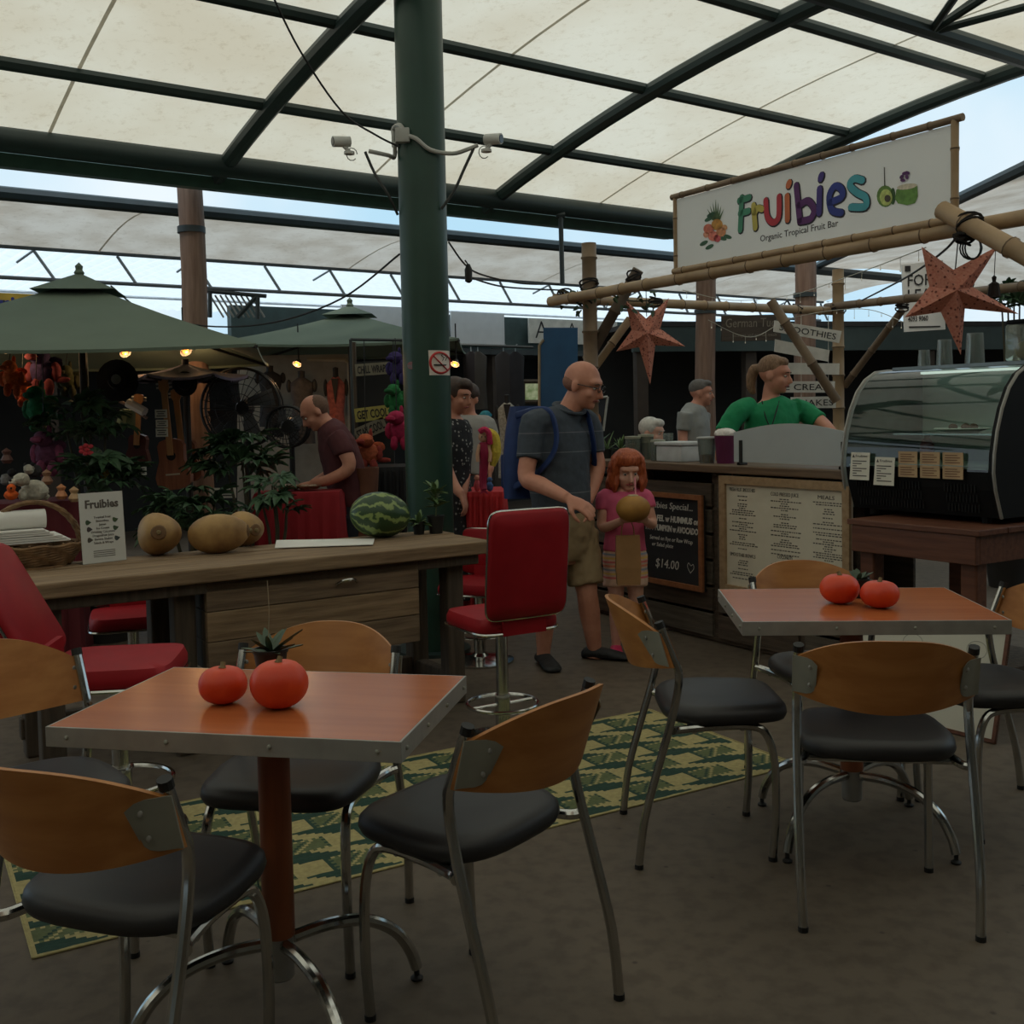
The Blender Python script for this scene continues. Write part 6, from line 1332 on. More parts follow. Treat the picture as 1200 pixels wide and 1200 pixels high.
# blue panel and chalk poster
def slab(q, Y, th, label, m, name, cat):
    P = [W(a, b, Y) for a, b in q]; n = len(P); t = thing(name, label, cat, V((P[0].x + P[1].x) / 2, Y, min(p.z for p in P))); mb = MB(); mb.add(P + [p + V(0, th, 0) for p in P], [tuple(range(n)), tuple(range(2 * n - 1, n - 1, -1))] + [(i, n + i, n + (i + 1) % n, (i + 1) % n) for i in range(n)]); mb.build('panel', m, t, smooth=False); return t, P
t, P = slab([(632, 640), (677, 640), (677, 384), (637, 384), (637, 398), (632, 405)], 9.0, .06, 'tall blue painted board behind the bald man', mat('faded blue paint', (40, 86, 126), .7, rgb2=(32, 72, 110), scale=3), 'blue_board', 'board')
mb = MB(); mb.tube([P[4] - V(0, .002, 0), P[5] - V(0, .002, 0), P[0] - V(0, .002, 0)], .012, 5); mb.build('edge_strip', mat('pale edge', (140, 124, 100), .8), t)
t, P = slab([(686, 503), (707, 505), (712, 465), (688, 468)], 8.3, .015, 'dark poster board with pale border behind the counter plants', mat('dark poster', (46, 50, 60), .7), 'poster_board', 'poster')
for a, b in ((0, 1), (1, 2), (2, 3)): mb = MB(); mb.tube([P[a] - V(0, .004, 0), P[b] - V(0, .004, 0)], .010, 5); mb.build('border', mat('chalk white border', (170, 170, 165), .8), t)
mb = MB(); mb.ell(W(700, 493, 8.29), (.03, .006, .06), 10, 6); mb.build('printed_figure', mat('poster orange', (170, 110, 70), .8), t)
P = [W(692, 503, 8.3), W(700, 503, 8.3)]; mb = MB(); mb.tube([V(P[0].x, 8.31, 0), P[0] + V(0, .01, 0)], .015, 6); mb.build('stake', DKW, t)
# far window with greenery
w1 = sroot('window_1', W(622, 470, 12.5)); P = [W(a, b, 12.5) for a, b in ((613, 471), (633, 471), (633, 447), (613, 447))]; mb = MB(); mb.add(P, [(0, 1, 2, 3)]); mb.build('pane', mat('painted garden glow', (120, 140, 90), .8, rgb2=(190, 196, 160), scale=12, emit=.35), w1, smooth=False)  # outdoor daylight painted into the pane as a faint glow
for a in range(4): mb = MB(); mb.tube([P[a] - V(0, .01, 0), P[(a + 1) % 4] - V(0, .01, 0)], .025, 4); mb.build('window_frame', DKW, w1, smooth=False)
# pale partition with dresses
t, P = slab([(278, 640), (413, 640), (411, 415), (278, 417)], 9.9, .05, 'pale partition wall with dresses hung in front, inside the shop', mat('pale partition', (150, 146, 136), .8), 'partition', 'partition')
mb = MB(); mb.tube([W(360, 421, 9.87), W(404, 422, 9.87), W(409, 426, 9.87), W(410, 505, 9.87)], .02, 6); mb.build('edge_pipe', mat('cream pipe', (170, 160, 140), .7), t)
def dressform(px, y0, y1, wpx, Y, label, dm, dark=mat('dark mannequin', (30, 27, 26), .7), vneck=True, group='dress forms', yaw=0.):
    a = W(px, y0, Y); b = W(px, y1, Y); w_ = wpx / F_PX * Y / 2; H_ = a.z - b.z; t = thing('dress_form', label, 'mannequin', V(a.x, Y, b.z), yaw, group)
    mb = MB(); mb.lathe([(w_ * .3, H_ * .86), (w_ * .26, H_ * .94), (w_ * .28, H_ * .99), (.001, H_)], V(a.x, Y, b.z), 14); mb.build('neck', dark, t)
    secs = [(.0, .95, .7), (.2, .9, .62), (.45, .78, .5), (.55, .72, .46), (.7, .88, .52), (.82, .95, .42), (.87, .55, .34), (.9, .3, .25)]; rings = [[V(a.x, Y, b.z + H_ * u) + V(w_ * rx * math.cos(g), w_ * ry * math.sin(g), 0) for g in [2 * PI * j / 18 for j in range(18)]] for u, rx, ry in secs]; mb = MB(); mb.loft(rings); mb.build('garment', dm, t)
    for s_ in (-1, 1): mb = MB(); mb.ell(V(a.x + s_ * w_ * 1.0, Y, b.z + H_ * .79), (w_ * .22, w_ * .22, H_ * .09), 10, 7); mb.build('shoulder_cap', dark, t)
    if vneck: mb = MB(); mb.prism([(-w_ * .34, H_ * .88), (0, H_ * .62), (w_ * .34, H_ * .88)], .01, V(a.x, Y - w_ * .54, b.z), V(1, 0, 0), ZZ); mb.build('neck_opening', dark, t, smooth=False)
dressform(393, 430, 545, 24, 9.4, 'dress form in a coral patterned dress against the pale partition', mat('coral dress', (168, 92, 84), .85, rgb2=(130, 70, 66), scale=30)); dressform(353, 434, 520, 30, 9.3, 'dress form in a dark top beside the warm lamp', mat('dark top', (46, 44, 46), .85, rgb2=(70, 66, 66), scale=20), vneck=False); dressform(316, 428, 500, 30, 9.5, 'dress form in a black jacket behind the fan', mat('black jacket', (34, 34, 38), .85), vneck=False)
dressform(594, 462, 560, 25, 9.6, 'dress form in a white lace dress right of the column', mat('white lace', (176, 172, 160), .85, rgb2=(140, 136, 126), scale=50))
# spot lamps
LAMPS = [(2, 409, 7.6, 14, 'glowing spot lamp at the left edge under the umbrella'), (147, 414, 8.0, 11, 'dim spot lamp under the large umbrella, above the guitar'), (218, 412, 8.2, 12, 'spot lamp under the large umbrella left of the fan'), (348, 427, 8.8, 9, 'brightest bare warm lamp in front of the pale partition'), (533, 427, 8.75, 9, 'small spot lamp just right of the column')]
for k, (px, py, Y, w_, lab) in enumerate(LAMPS):
    p = W(px, py, Y); r = w_ / F_PX * Y * .6; t = thing('spot_lamp', lab, 'lamp', p, 0, 'warm spot lamps'); tilt = V(.5 if k in (1, 2) else -.2, -.55, -.7).normalized(); x, y = basis(tilt)
    mb = MB(); mb.lathe([(r * .35, -r * 1.3), (r * .6, -r * .9), (r, 0), (r * .93, 0), (r * .5, -r * .8)], p, 16, ax=(x, y, tilt)); mb.build('shade', mat('lamp shade metal', (70, 66, 62), .5), t)
    mb = MB(); mb.ell(p - tilt * r * .25, (r * .55,) * 3, 12, 8); mb.build('bulb', mat('warm bulb', (255, 140, 48), .4, emit=2.6, var=.01), t)
    mb = MB(); mb.tube([p - tilt * r * 1.2, p - tilt * r * 1.2 + ZZ * .3], .006, 5); mb.build('stem', CABLE, t)
    ld = bpy.data.lights.new('lamp_light', 'POINT'); ld.energy = 3.0; ld.color = (1, .6, .28); ld.shadow_soft_size = .03; lo = bpy.data.objects.new('lamp_light', ld); COL.objects.link(lo); lo.parent = t; lo.location = tilt * (r * .6)
# guitars
GB = wood('guitar mahogany', (128, 72, 48), (150, 90, 60), .4, 5., 2, .05); GN = wood('guitar neck', (170, 120, 74), (186, 136, 88), .45, 5., 2, .05)
def guitar(pb, pt, Y, bw, label, k=1., hd=True, bm_=GB):
    b = W(*pb, Y); a = W(*pt, Y); d = (a - b); L = d.length; d.normalize(); X = V(1, 0, 0); X = (X - d * d.dot(X)).normalized(); w_ = bw / F_PX * Y / 2; t = thing('guitar', label, 'guitar', b, 0, 'guitars for sale')
    bl = L * .46; prof = [(0, .25), (.03, .62), (.12, .95), (.25, 1.0), (.42, .86), (.58, .70), (.72, .72), (.86, .74), (.95, .6), (1.0, .18)]
    poly = [(x_ * w_, u * bl) for u, x_ in prof] + [(-x_ * w_, u * bl) for u, x_ in reversed(prof)]; mb = MB(); mb.prism(poly, .07, b + V(0, .07, 0) * 0, X, d); mb.build('body', bm_, t, smooth=False)
    N_ = X.cross(d).normalized() * (.07); mb = MB(); mb.lathe([(w_ * .26, .0), (w_ * .26, .002)], b + d * bl * .66 + N_, 16, ax=(X, d, X.cross(d).normalized())); mb.build('sound_hole', mat('dark hole', (24, 18, 15), .8), t)
    mb = MB(); mb.box(b + d * bl * .3 + N_, (w_ * .8, .012, .008), ax=(X, d, X.cross(d).normalized())); mb.build('bridge', mat('pale bridge', (190, 176, 150), .6), t, smooth=False)
    mb = MB(); mb.box(b + d * (bl * .8 + (L - bl) * .42) + N_ + N_.normalized() * .008, (.042, (L - bl) * .84 + bl * .25, .018), ax=(X, d, X.cross(d).normalized())); mb.build('neck', GN, t, smooth=False)
    mb = MB(); mb.prism([(-.02, L * .87), (.02, L * .87), (.036, L * .91), (.034, L * .985), (.015, L), (-.015, L), (-.034, L * .985), (-.036, L * .91)], .014, b + N_, X, d); hd_ = mb.build('headstock', GN, t, smooth=False)
    for s_ in (-1, 1):
        for u in (.92, .955): mb = MB(); q = b + N_ + X * (s_ * .045) + d * L * u; mb.tube([q - X * s_ * .012, q + X * s_ * .01], .008, 6); mb.build('tuner', WPL, hd_)
    return t
guitar((208, 573), (195, 444), 7.7, 41, 'red-brown travel guitar standing between the leafy plants'); guitar((222, 565), (209, 456), 8.0, 38, 'second guitar with dark neck just behind the red-brown one'); guitar((163, 548), (167, 462), 8.1, 28, 'small dark red ukulele left of the guitars', bm_=mat('dark red lacquer', (84, 36, 32), .5))
# fans
def fan(px, py, r, Y, label):
    c = W(px, py, Y); t = thing('pedestal_fan', label, 'fan', V(c.x, c.y, 0)); R_ = r / F_PX * Y; BM = mat('black fan metal', (26, 27, 29), .5)
    mb = MB(); mb.tube([c + V(R_ * math.cos(a), -.05, R_ * 1.0 * math.sin(a)) for a in [2 * PI * j / 32 for j in range(33)]], .012, 6); mb.tube([c + V(R_ * math.cos(a), .06, R_ * math.sin(a)) for a in [2 * PI * j / 32 for j in range(33)]], .008, 6); mb.build('rim', BM, t)
    mb = MB()
    for j in range(28): a = 2 * PI * j / 28; mb.tube([c + V(.04 * math.cos(a), -.11, .04 * math.sin(a)), c + V(R_ * .6 * math.cos(a), -.10, R_ * .6 * math.sin(a)), c + V(R_ * math.cos(a), -.05, R_ * math.sin(a))], .0028, 4)
    for k in (.35, .6, .82): mb.tube([c + V(R_ * k * math.cos(a), -.10 + .04 * max(0, k - .6), R_ * k * math.sin(a)) for a in [2 * PI * j / 28 for j in range(29)]], .0028, 4)
    mb.build('guard', BM, t)['kind'] = 'stuff'
    for j in range(4): a = j * PI / 2 + .3; mb = MB(); x_ = V(math.cos(a), 0, math.sin(a)); y_ = V(-math.sin(a), 0, math.cos(a)); mb.add([c + x_ * .04, c + x_ * R_ * .85 - y_ * R_ * .2 + V(0, -.03, 0), c + x_ * R_ * .85 + y_ * R_ * .25 + V(0, .03, 0), c + x_ * .06 + y_ * .06], [(0, 1, 2, 3)]); mb.build('blade', mat('grey blade', (70, 72, 76), .5), t)
    mb = MB(); mb.lathe([(.05, 0), (.07, .06), (.06, .16), (.001, .2)], c, 14, ax=(V(1, 0, 0), ZZ, V(0, 1, 0))); mb.build('motor', BM, t); mb = MB(); mb.tube([V(c.x, c.y + .1, 0), V(c.x, c.y + .1, c.z)], .02, 8); mb.lathe([(.2, 0), (.2, .03)], V(c.x, c.y + .1, 0), 18); mb.build('stand', BM, t)
fan(284, 478, 46, 8.2, 'large black pedestal fan behind the plants'); fan(338, 500, 24, 7.7, 'smaller black fan beside the bending man')
# word posters
for (x0, y0, x1, y1, h_), s_, c1, lab in (((417, 441, 457, 438, 14), 'CHILL WRAPS', (128, 122, 104), 'faded CHILL WRAPS poster in the shop, the top one'), ((417, 495, 458, 490, 16), 'GET COOL', (170, 160, 84), 'yellow GET COOL poster beside the column'), ((420, 518, 455, 503, 16), 'STAY COOL', (128, 140, 104), 'tilted green STAY COOL poster under the yellow one')):
    a, b = W(x0, y0, 8.1), W(x1, y1, 8.1); L = (b - a); wl = L.length; L.normalize(); U = L.cross(V(0, 1, 0)) * -1; U = ZZ - L * L.dot(ZZ); U.normalize(); hh = h_ / F_PX * 8.1
    t = thing('word_poster', lab, 'poster', a); mb = MB(); mb.prism([(0, 0), (wl, 0), (wl, hh), (0, hh)], .006, a, L, U); mb.build('sheet', mat('poster %d' % c1[0], c1, .7), t, smooth=False); text(s_, t, BK, a + L.cross(U).normalized() * .008 + L * wl * .06 + U * hh * .2, L, U, hh * .6, wl * .88, 'lettering', bold=.002)
q = W(414, 420, 8.15); mb = MB(); mb.box(V(q.x, 8.15, .97), (.04, .04, 1.95)); one(mb, 'display_post', DKW, 'dark thin post holding the word posters', 'post', smooth=False)
q = W(437, 470, 8.2); t, P = slab([(412, 600), (462, 600), (462, 422), (412, 424)], 8.22, .03, 'dark display board behind the word posters', DARKW, 'display_board', 'board')
# plush toys and trinkets
_LASTTOY = [None]
def plush(name, label, cat, blobs, group=None):
    """soft toy: list of (part, px, py, Y, rx, ry, rz in px, colour)"""
    q = blobs[0]; t = _LASTTOY[0] = thing(name, label, cat, W(q[1], q[2], q[3]) - ZZ * q[6] / F_PX * q[3], 0, group)
    for part, px, py, Y, a, b, c, colr in blobs: mb = MB(); k = Y / F_PX; mb.ell(W(px, py, Y), (a * k, b * k, c * k), 14, 9, noise=.14, seed=int(px)); mb.build(part, mat('plush %d %d %d' % colr, colr, .95, var=.2, scale=40, bump=.4), t)
def hangtoy(px, py, Y, c1, c2, sz, label, name='plush_toy', cat='toy'): 
    plush(name, label, cat, [('body', px, py, Y, sz, sz * .8, sz * 1.1, c1), ('head', px - sz * .3, py - sz * 1.3, Y - .05, sz * .8, sz * .7, sz * .7, c1), ('arm', px - sz, py, Y, sz * .4, sz * .4, sz * .8, c2), ('arm', px + sz, py, Y, sz * .4, sz * .4, sz * .8, c2), ('leg', px - sz * .5, py + sz * 1.2, Y - .05, sz * .4, sz * .4, sz * .7, c2), ('leg', px + sz * .5, py + sz * 1.2, Y - .05, sz * .4, sz * .4, sz * .7, c2), ('tail', px + sz * 1.5, py + sz * .6, Y, sz * .7, sz * .2, sz * .25, c2), ('snout', px - sz * .9, py - sz * 1.2, Y - .12, sz * .5, sz * .4, sz * .3, c2), ('ear', px + sz * .2, py - sz * 2.0, Y, sz * .2, sz * .2, sz * .5, c2), ('wing', px + sz * .9, py - sz * .7, Y + .05, sz * .7, sz * .15, sz * .5, c1)], 'soft toys in the shop')
    t = _LASTTOY[0]; q = W(px - sz * .3, py - sz * 1.9, Y - .05); mb = MB(); mb.tube([q, V(q.x, Y, 1.93)], .003, 4); mb.build('cord', CABLE, t)
for a, b, lab in ((W(-20, 402, 7.35), W(100, 402, 7.9), 'thin dark rail the left soft toys hang from'), (W(411, 404, 7.65), W(478, 404, 7.85), 'thin dark rail beside the column the soft toys hang from')):
    mb = MB(); a.z = b.z = 1.93; mb.tube([a, b], .012, 6); mb.tube([a, V(a.x, a.y, 0)], .012, 6); mb.tube([b, V(b.x, b.y, 0)], .012, 6); one(mb, 'toy_rail', DKTUBE, lab, 'rail')
OR = (206, 96, 44); PU = (62, 48, 88); GR = (30, 112, 70); MA = (100, 54, 80); WHT = (186, 180, 164); BKC = (34, 32, 34); PK = (160, 34, 74); BR = (110, 84, 66)
hangtoy(14, 444, 7.3, (206, 104, 52), (180, 84, 40), 11, 'bright orange soft toy lit by the leftmost lamp'); hangtoy(50, 436, 7.8, PU, (120, 54, 60), 15, 'dark purple dragon-like soft toy hanging on the left'); hangtoy(46, 480, 7.3, GR, (24, 92, 60), 14, 'green frog-like soft toy above the pink flowers'); hangtoy(28, 462, 7.6, OR, (170, 80, 44), 8, 'small orange soft toy below the purple one'); hangtoy(466, 432, 7.9, (62, 48, 104), (50, 40, 90), 10, 'purple soft toy hanging beside the column'); hangtoy(464, 470, 7.8, (34, 110, 58), (26, 90, 46), 10, 'green soft toy hanging beside the column'); hangtoy(468, 505, 7.6, PK, (160, 30, 70), 12, 'magenta soft toy with tags beside the column'); hangtoy(432, 532, 7.7, (180, 92, 60), (150, 60, 50), 12, 'orange patterned soft toy under the STAY COOL poster'); hangtoy(55, 532, 6.9, MA, (140, 70, 100), 14, 'mauve soft toy sitting above the white dog'); hangtoy(80, 448, 8.0, (74, 76, 46), (60, 60, 38), 10, 'olive soft toy hanging behind the purple one')
plush('plush_dog', 'white plush dog sitting behind the basket handle', 'toy', [('body', 40, 575, 6.1, 16, 11, 13, WHT), ('head', 25, 562, 6.0, 9, 9, 8, WHT), ('muzzle', 16, 565, 5.97, 5, 5, 4, WHT), ('ear', 31, 563, 5.97, 4, 3, 6, (160, 152, 136)), ('nose', 12, 563, 5.95, 1.6, 1.6, 1.4, BKC), ('leg', 26, 580, 6.0, 5, 5, 7, WHT), ('tail', 54, 582, 6.15, 4, 3, 4, WHT)])
plush('plush_duck', 'small bright orange plush beside the white dog', 'toy', [('body', 13, 580, 5.95, 8, 7, 6, (222, 98, 36)), ('head', 13, 572, 5.93, 5, 5, 5, (222, 98, 36)), ('eye', 13, 572, 5.9, 1.2, 1, 1.2, BKC)])
plush('plush_panda', 'black and white plush behind the dog', 'toy', [('body', 40, 552, 6.4, 9, 8, 8, (60, 58, 58)), ('head', 34, 550, 6.35, 6, 6, 6, WHT), ('ear', 30, 545, 6.35, 2.5, 2, 2.5, BKC), ('ear', 38, 544, 6.35, 2.5, 2, 2.5, BKC)])
plush('plush_puppy', 'small grey and black plush at the left edge behind the dog', 'toy', [('body', 8, 562, 6.5, 8, 7, 7, (130, 128, 126)), ('head', 14, 554, 6.45, 5, 5, 5, BKC)])
for k, (px, py, c1, lab) in enumerate(((72, 577, (206, 140, 96), 'cream carved trinket left of the flyer'), (87, 580, (196, 160, 120), 'pale leaf-shaped trinket touching the flyer'), (55, 560, (150, 110, 84), 'small brown trinket behind the dog'), (8, 535, (92, 60, 52), 'dark brown carved trinket at the left edge'))):
    mb = MB(); q = W(px, py, 6.2); mb.lathe([(.02, -.04), (.035, -.02), (.018, .01), (.028, .03), (.001, .05)], q, 9); one(mb, 'trinket', mat('trinket %d' % k, c1, .6), lab, 'trinket', 'trinkets on the shop table')
for k, (px, py, c1, lab) in enumerate(((102, 527, (200, 60, 70), 'pink red flower spray among the leaves, upper one'), (110, 551, (190, 60, 84), 'pink flower spray lower down beside the yellow bloom'), (127, 556, (190, 160, 50), 'small yellow bloom among the leaves'))):
    t = thing('flower_spray', lab, 'flower', W(px, py, 6.6), 0, 'flowers in the shop')
    for j in range(7): a = j * .9; mb = MB(); mb.ell(W(px + 7 * math.cos(a) * (j > 0), py + 5 * math.sin(a) * (j > 0), 6.6), (.018, .014, .014), 8, 5); mb.build('petal', mat('petal %d' % k, c1, .8), t)
# hat, price cards, broom
c = W(138, 446, 7.6); t = thing('black_hat', 'round black hat with pale centre hanging in the shop', 'hat', c - ZZ * .16); ax_ = (V(1, 0, 0), ZZ, V(.2, -1, .1).normalized()); mb = MB(); mb.lathe([(.15, 0), (.15, .008), (.07, .015), (.06, .07), (.001, .075)], c, 20, ax=ax_); mb.build('brim', mat('black felt', (24, 23, 24), .9), t); mb = MB(); mb.lathe([(.036, .074), (.001, .079)], c, 12, ax=ax_); mb.build('label', mat('grey label', (120, 124, 122), .7), t)
c = W(217, 450, 7.72); t = thing('black_hat', 'plain black hat hanging right of the guitar headstock', 'hat', c - ZZ * .1); mb = MB(); mb.lathe([(.09, 0), (.09, .008), (.05, .015), (.045, .05), (.001, .055)], c, 18, ax=ax_); mb.build('brim', _M['black felt'], t)
for k, (x0, y0, w_, h_, lab) in enumerate(((182, 490, 14, 10, 'white price card by the guitar neck, top of three'), (183, 501, 14, 9, 'white price card by the guitar neck, middle of three'), (183, 512, 14, 10, 'white price card by the guitar neck, lowest of three'), (157, 557, 15, 10, 'white price card under the ukulele'), (246, 584, 31, 12, 'black and white printed card in front of the fan'))):
    a = W(x0, y0, 7.5); kk = 7.5 / F_PX; t = thing('price_card', lab, 'card', a, 0, 'price cards in the shop'); mb = MB(); mb.prism([(0, 0), (w_ * kk, 0), (w_ * kk, h_ * kk), (0, h_ * kk)], .004, a, V(1, 0, 0), ZZ); mb.build('card', CARD, t, smooth=False)
    mb = MB()
    for j in range(3): mb.box(a + V(w_ * kk * .5, -.006, h_ * kk * (.25 + .25 * j)), (w_ * kk * (.75 - .2 * (j % 2)), .002, h_ * kk * .1))
    mb.build('print', BK, t, smooth=False)
t = thing('paper_fan_brush', 'white and green brush on a diagonal handle left of the guitars', 'brush', W(152, 505, 7.9)); mb = MB(); mb.tube([W(120, 460, 7.9), W(150, 475, 7.85), W(172, 490, 7.8)], .012, 6); mb.build('handle', mat('pale handle', (120, 96, 84), .7), t); mb = MB(); mb.tube([W(150, 472, 7.83), W(170, 483, 7.8)], .035, 8); mb.build('white_sleeve', PAP, t); mb = MB(); mb.tube([W(150, 480, 7.88), W(147, 500, 7.88)], [.055, .07], 9); mb.build('tuft', mat('pale green tuft', (140, 150, 110), .9), t)
# leafy plants: palmate leaves, each leaf an object
def palm_leaf(m, L=.16):
    mb = MB()
    for k in range(7):
        a = -1.9 + 3.8 * k / 6; l_ = L * (1 - .12 * abs(k - 3)); d = V(math.sin(a), math.cos(a), 0); x = V(d.y, -d.x, 0); pts = []
        rows = []
        for i in range(5): u = i / 4; w_ = .20 * l_ * math.sin(PI * min(.97, .12 + .85 * u)) ; z = .02 * math.sin(PI * u) - .12 * l_ * u * u; rows += [d * (l_ * u) - x * w_ + ZZ * (z + .006), d * (l_ * u) + ZZ * (z - .004), d * (l_ * u) + x * w_ + ZZ * (z + .006)]
        mb.add(rows, [(3 * i + j, 3 * i + j + 1, 3 * i + j + 4, 3 * i + j + 3) for i in range(4) for j in range(2)])
    return mb
SHRUB = mat('shrub leaf', (52, 78, 54), .5, rgb2=(68, 98, 66), scale=10)
_leafmesh = []
def shrub(px, py, Y, rw, rh, n, label, sc=1., basez=None, m=SHRUB):
    c = W(px, py, Y); t = thing('leafy_shrub', label, 'plant', V(c.x, c.y, 0), 0, 'leafy shrubs behind the bar'); kx = rw / F_PX * Y; kz = rh / F_PX * Y
    mb = MB(); mb.lathe([(.14, 0), (.18, .28), (.19, .30), (.16, .30)], V(c.x, c.y, 0), 16); mb.build('pot', mat('dark planter', (40, 36, 34), .7), t)
    for k in range(n):
        a = random.uniform(0, 2 * PI); e = math.acos(random.uniform(-.5, 1)); p = c + V(kx * math.sin(e) * math.cos(a), kx * .6 * math.sin(e) * math.sin(a) - .05, kz * math.cos(e)) * random.uniform(.6, 1)
        if not _leafmesh: o = palm_leaf(m).build('leaf', m, t, world=False); _leafmesh.append(o.data)
        else: o = bpy.data.objects.new('leaf', _leafmesh[0]); COL.objects.link(o); o.parent = t
        o.location = p - t.location; o.rotation_euler = (random.uniform(-.5, .9), random.uniform(-.3, .3), math.atan2(p.y - c.y, p.x - c.x) - PI / 2 + random.uniform(-.5, .5)); s = sc * random.uniform(.7, 1.25); o.scale = (s, s, s)
    for k in range(4): mb = MB(); q = c + V(kx * .5 * math.cos(k * 1.6), kx * .3 * math.sin(k * 1.6), kz * .5); mb.tube([V(c.x, c.y, .28), V(c.x, c.y, .28).lerp(q, .6) + V(.02, 0, 0), q], [.014, .01, .005], 6); mb.build('stem', mat('shrub stem', (70, 66, 48), .8), t)
shrub(100, 500, 7.0, 50, 34, 34, 'tall leafy shrub left of the ukulele', .9); shrub(120, 560, 6.7, 48, 36, 30, 'low leafy shrub behind the flyer', .9); shrub(284, 540, 6.9, 46, 36, 34, 'leafy shrub in front of the large fan', .95); shrub(222, 610, 6.4, 60, 38, 36, 'spreading leafy shrub just behind the coconuts', .85); shrub(320, 585, 6.6, 34, 34, 18, 'darker leafy shrub beside the red cloth', .8)
# cloth covered tables
def cloth_table(px0, px1, topy, Y, dep, label, m, skew=0.):
    a = W(px0, topy, Y); b = W(px1, topy, Y + skew); z = max(a.z, b.z) if not skew else (a.z + b.z) / 2; a.z = b.z = 0; L = (b - a); wl = L.length; L.normalize(); N_ = V(-L.y, L.x, 0); t = thing('cloth_table', label, 'table', (a + b) / 2 + N_ * dep / 2)
    per = []
    for k in range(25): per.append((a + L * wl * k / 24, -N_))
    for k in range(1, 13): per.append((b + N_ * dep * k / 12, L))
    for k in range(1, 25): per.append((b + N_ * dep - L * wl * k / 24, N_))
    for k in range(1, 12): per.append((a + N_ * dep - N_ * dep * k / 12, -L))
    n = len(per); rings = []
    for zz, o_ in ((.03, .045), (z * .5, .03), (z - .03, .012), (z, .0)):
        rings.append([p + nn * (o_ + (o_ * .6) * math.sin(j * 1.7)) + ZZ * zz for j, (p, nn) in enumerate(per)])
    mb = MB(); mb.loft(rings); mb.build('cloth', m, t)
    for i, j in ((.05, .1), (.95, .1), (.05, .9), (.95, .9)): mb = MB(); q = a + L * wl * i + N_ * dep * j; mb.tube([q, q + ZZ * (z - .03)], .02, 6); mb.build('leg', DKW, t)
    return z
REDC = mat('red table cloth', (150, 24, 34), .85, var=.1, scale=5); DREDC = mat('dark red table cloth', (92, 26, 34), .85, var=.1, scale=5)
cloth_table(298, 398, 577, 6.95, .28, 'bright red cloth covered table below the bending man', REDC, .05); cloth_table(-60, 92, 590, 5.95, .42, 'dark red cloth covered table holding the plush toys', DREDC, .35); cloth_table(548, 590, 577, 6.9, .5, 'red cloth covered stand under the long-haired doll', mat('scarlet cloth', (186, 40, 44), .85))
cloth_table(425, 475, 548, 7.5, .5, 'black cloth covered stand below the soft toys', mat('black cloth', (24, 24, 26), .9))
for k, (px, lab) in enumerate(((338, 'flat woven tray of shell goods under the bending man\'s hands, left one'), (362, 'flat woven tray of shell goods under the bending man\'s hands, right one'))):
    c = W(px, 573, 7.12); t = thing('goods_tray', lab, 'tray', c, 0, 'trays of shell goods'); mb = MB(); mb.lathe([(.06, 0), (.085, .022), (.08, .024), (.055, .006)], c, 16); mb.build('tray', WICK, t)
    for j in range(6): mb = MB(); a = j * 1.05; mb.ell(c + V(.04 * math.cos(a), .04 * math.sin(a), .02), (.016, .016, .012), 7, 5); mb.build('shell', mat('pale shell', (176, 150, 130), .5), t)
c = W(428, 578, 7.35); t = thing('clay_pot', 'brown clay pot beside the bending man', 'pot', V(c.x, c.y, 0)); mb = MB(); zt = W(428, 548, 7.35).z; mb.lathe([(.07, 0), (.09, zt * .4), (.085, zt * .8), (.10, zt), (.08, zt), (.07, zt * .6)], V(c.x, c.y, 0), 18); mb.build('pot', mat('brown clay', (112, 70, 50), .8), t); mb = MB(); mb.lathe([(.08, zt * .93), (.001, zt * .95)], V(c.x, c.y, 0), 14); mb.build('soil', SOIL, t)
# long-haired doll
t = thing('fabric_doll', 'fabric doll with long yellow and pink hair and a magenta tail', 'doll', W(567, 574, 6.75)); SKD = mat('doll fabric skin', (206, 160, 130), .9)
k = 6.75 / F_PX
mb = MB(); mb.ell(W(567, 512, 6.75), (6.5 * k, 6 * k, 7 * k), 14, 9); hd_ = mb.build('head', SKD, t)
mb = MB(); mb.tube([W(571, 505, 6.76), W(579, 512, 6.76), W(581, 530, 6.76), W(577, 546, 6.76)], [.022, .034, .034, .018], 9, smooth=4); mb.build('yellow_hair', mat('yellow yarn', (212, 186, 70), .9, bump=.6, scale=60), hd_)
mb = MB(); mb.tube([W(562, 506, 6.72), W(568, 503, 6.71), W(573, 508, 6.71), W(574, 520, 6.73)], .018, 8, smooth=3); mb.build('pink_hair', mat('pink yarn', (200, 50, 92), .9, bump=.6, scale=60), hd_)
for x_ in (564.5, 568.5): mb = MB(); mb.ell(W(x_, 512, 6.71), (.004, .003, .005), 6, 4); mb.build('eye', BK, hd_)
mb = MB(); mb.tube([W(567, 518, 6.75), W(568, 530, 6.75), W(567, 545, 6.75), W(566, 565, 6.75), W(567, 574, 6.74)], [.03, .036, .03, .024, .022], 10, smooth=3); mb.build('tail', mat('magenta sequin', (150, 22, 62), .5), t)
mb = MB(); mb.prism([(-.03, -.03), (0, .02), (.03, -.03), (0, -.015)], .012, W(567, 574, 6.74), V(1, 0, 0), ZZ); mb.build('tail_fin', mat('magenta sequin', (150, 22, 62), .5), t)
for s_ in (-1, 1): mb = MB(); mb.tube([W(567 + s_ * 5, 521, 6.74), W(567 + s_ * 7.5, 532, 6.73), W(567 + s_ * 7, 541, 6.72)], .012, 7); mb.build('arm', SKD, t)
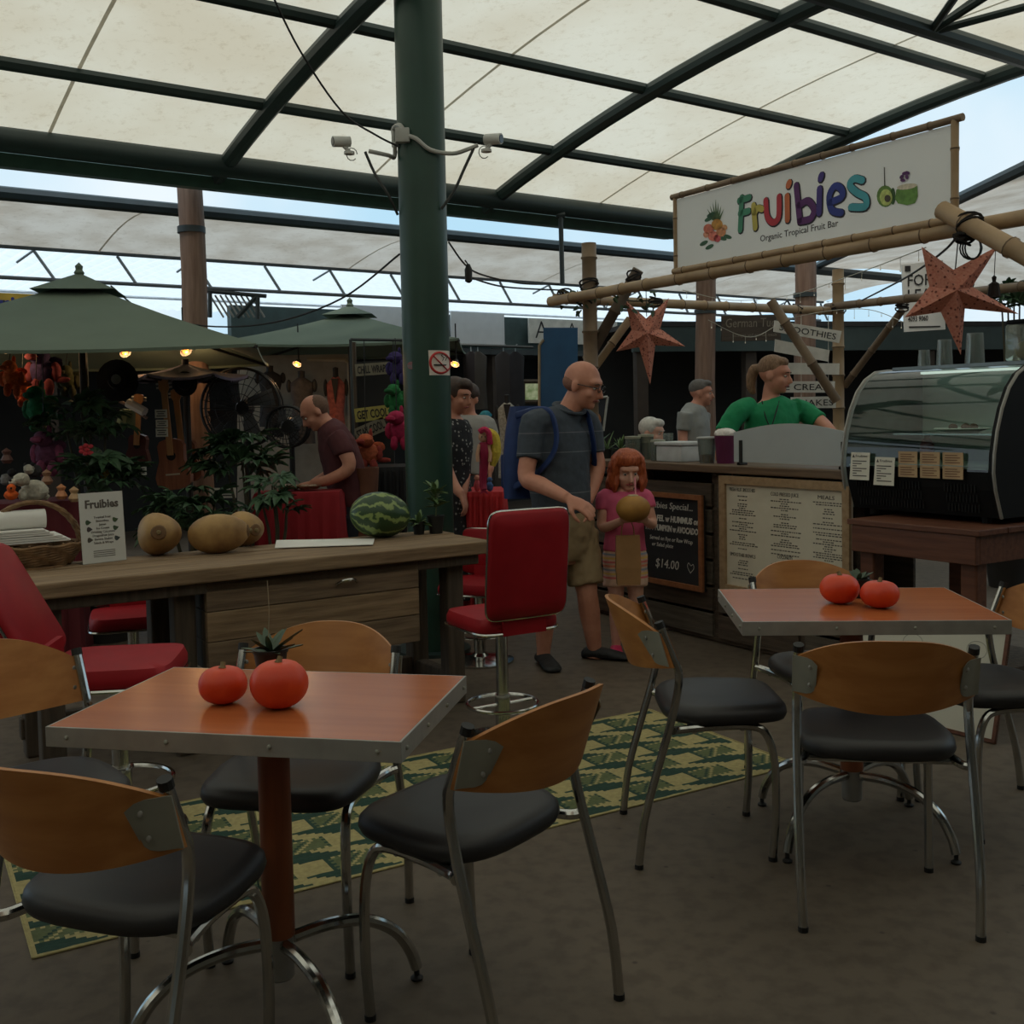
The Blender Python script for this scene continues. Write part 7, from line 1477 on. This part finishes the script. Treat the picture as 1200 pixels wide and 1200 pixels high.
plush('plush_pair', 'small pink soft toy left of the doll', 'toy', [('body', 559, 569, 6.95, 4, 4, 7, (206, 90, 100)), ('head', 559, 560, 6.95, 3.5, 3.5, 3.5, (216, 150, 130))]); plush('plush_blue', 'small blue soft toy right of the doll', 'toy', [('body', 574, 570, 6.95, 4, 4, 6, (70, 100, 150)), ('head', 574, 562, 6.85, 3, 3, 3, (80, 110, 160))])
# hanging clothes on the right of the column
for k, (px, c1, lab) in enumerate(((552, (40, 36, 40), 'dark garment on the shop rail, nearest the column'), (560, (58, 56, 54), 'grey garment on the shop rail'), (590, (46, 44, 46), 'charcoal garment on the shop rail with pale hanger'), (604, (34, 34, 40), 'black garment on the shop rail beside the blue board'))):
    p = W(px, 412, 10.2); t = thing('hanging_garment', lab, 'garment', p - ZZ * .55, 0, 'garments on the shop rail'); mb = MB(); mb.loft([[p + V(.085 * rx * math.cos(a), .03 * math.sin(a), z) for a in [2 * PI * j / 14 for j in range(14)]] for z, rx in ((0, .25), (-.05, 1), (-.3, .85), (-.55, 1.0))]); mb.build('cloth', mat('garment %d' % k, c1, .9), t); mb = MB(); mb.tube([p + ZZ * .0, p + ZZ * .05, p + V(.02, 0, .07)], .005, 5); mb.build('hanger', PALE, t)
mb = MB(); mb.tube([W(540, 404, 10.2), W(625, 407, 10.2)], .015, 6); one(mb, 'clothes_rail', DKTUBE, 'steel clothes rail in the shop right of the column', 'rail')
plush('teal_bag', 'teal bag hanging behind the boy', 'bag', [('body', 569, 495, 8.9, 7, 4, 14, (36, 112, 136)), ('flap', 569, 487, 8.86, 7.2, 3, 6, (44, 124, 148))])
# fence with slats above the umbrella and a fern at the far right
t = thing('slat_fence', 'dark steel fence frame with slanting slats above the umbrella', 'fence', W(270, 372, 10.4))
for a, b in (((240, 341), (312, 347)), ((246, 341), (246, 372)), ((302, 346), (302, 374)), ((278, 372), (302, 346))): mb = MB(); mb.tube([W(*a, 10.4), W(*b, 10.4)], .022, 6); mb.build('rail', DKTUBE, t)
for k in range(9): mb = MB(); mb.tube([W(246 + k * 6, 346, 10.45), W(262 + k * 6, 372, 10.45)], .010, 5); mb.build('slat', mat('pale slat', (160, 160, 156), .7), t)
q = W(1186, 350, 8.0); shrub(1184, 352, 8.0, 22, 18, 16, 'leafy plant at the right edge above the display case', .8)

mb = MB(); mb.tube([G(738, 742) + ZZ * .006, G(775, 739) + ZZ * .006, G(842, 735) + ZZ * .006, G(880, 752) + ZZ * .006, G(925, 772) + ZZ * .006], .006, 6, smooth=6); one(mb, 'floor_cable', mat('pale grey cable', (150, 142, 130), .7), 'pale cable lying on the floor along the stall counter', 'cable')
finish_texts()
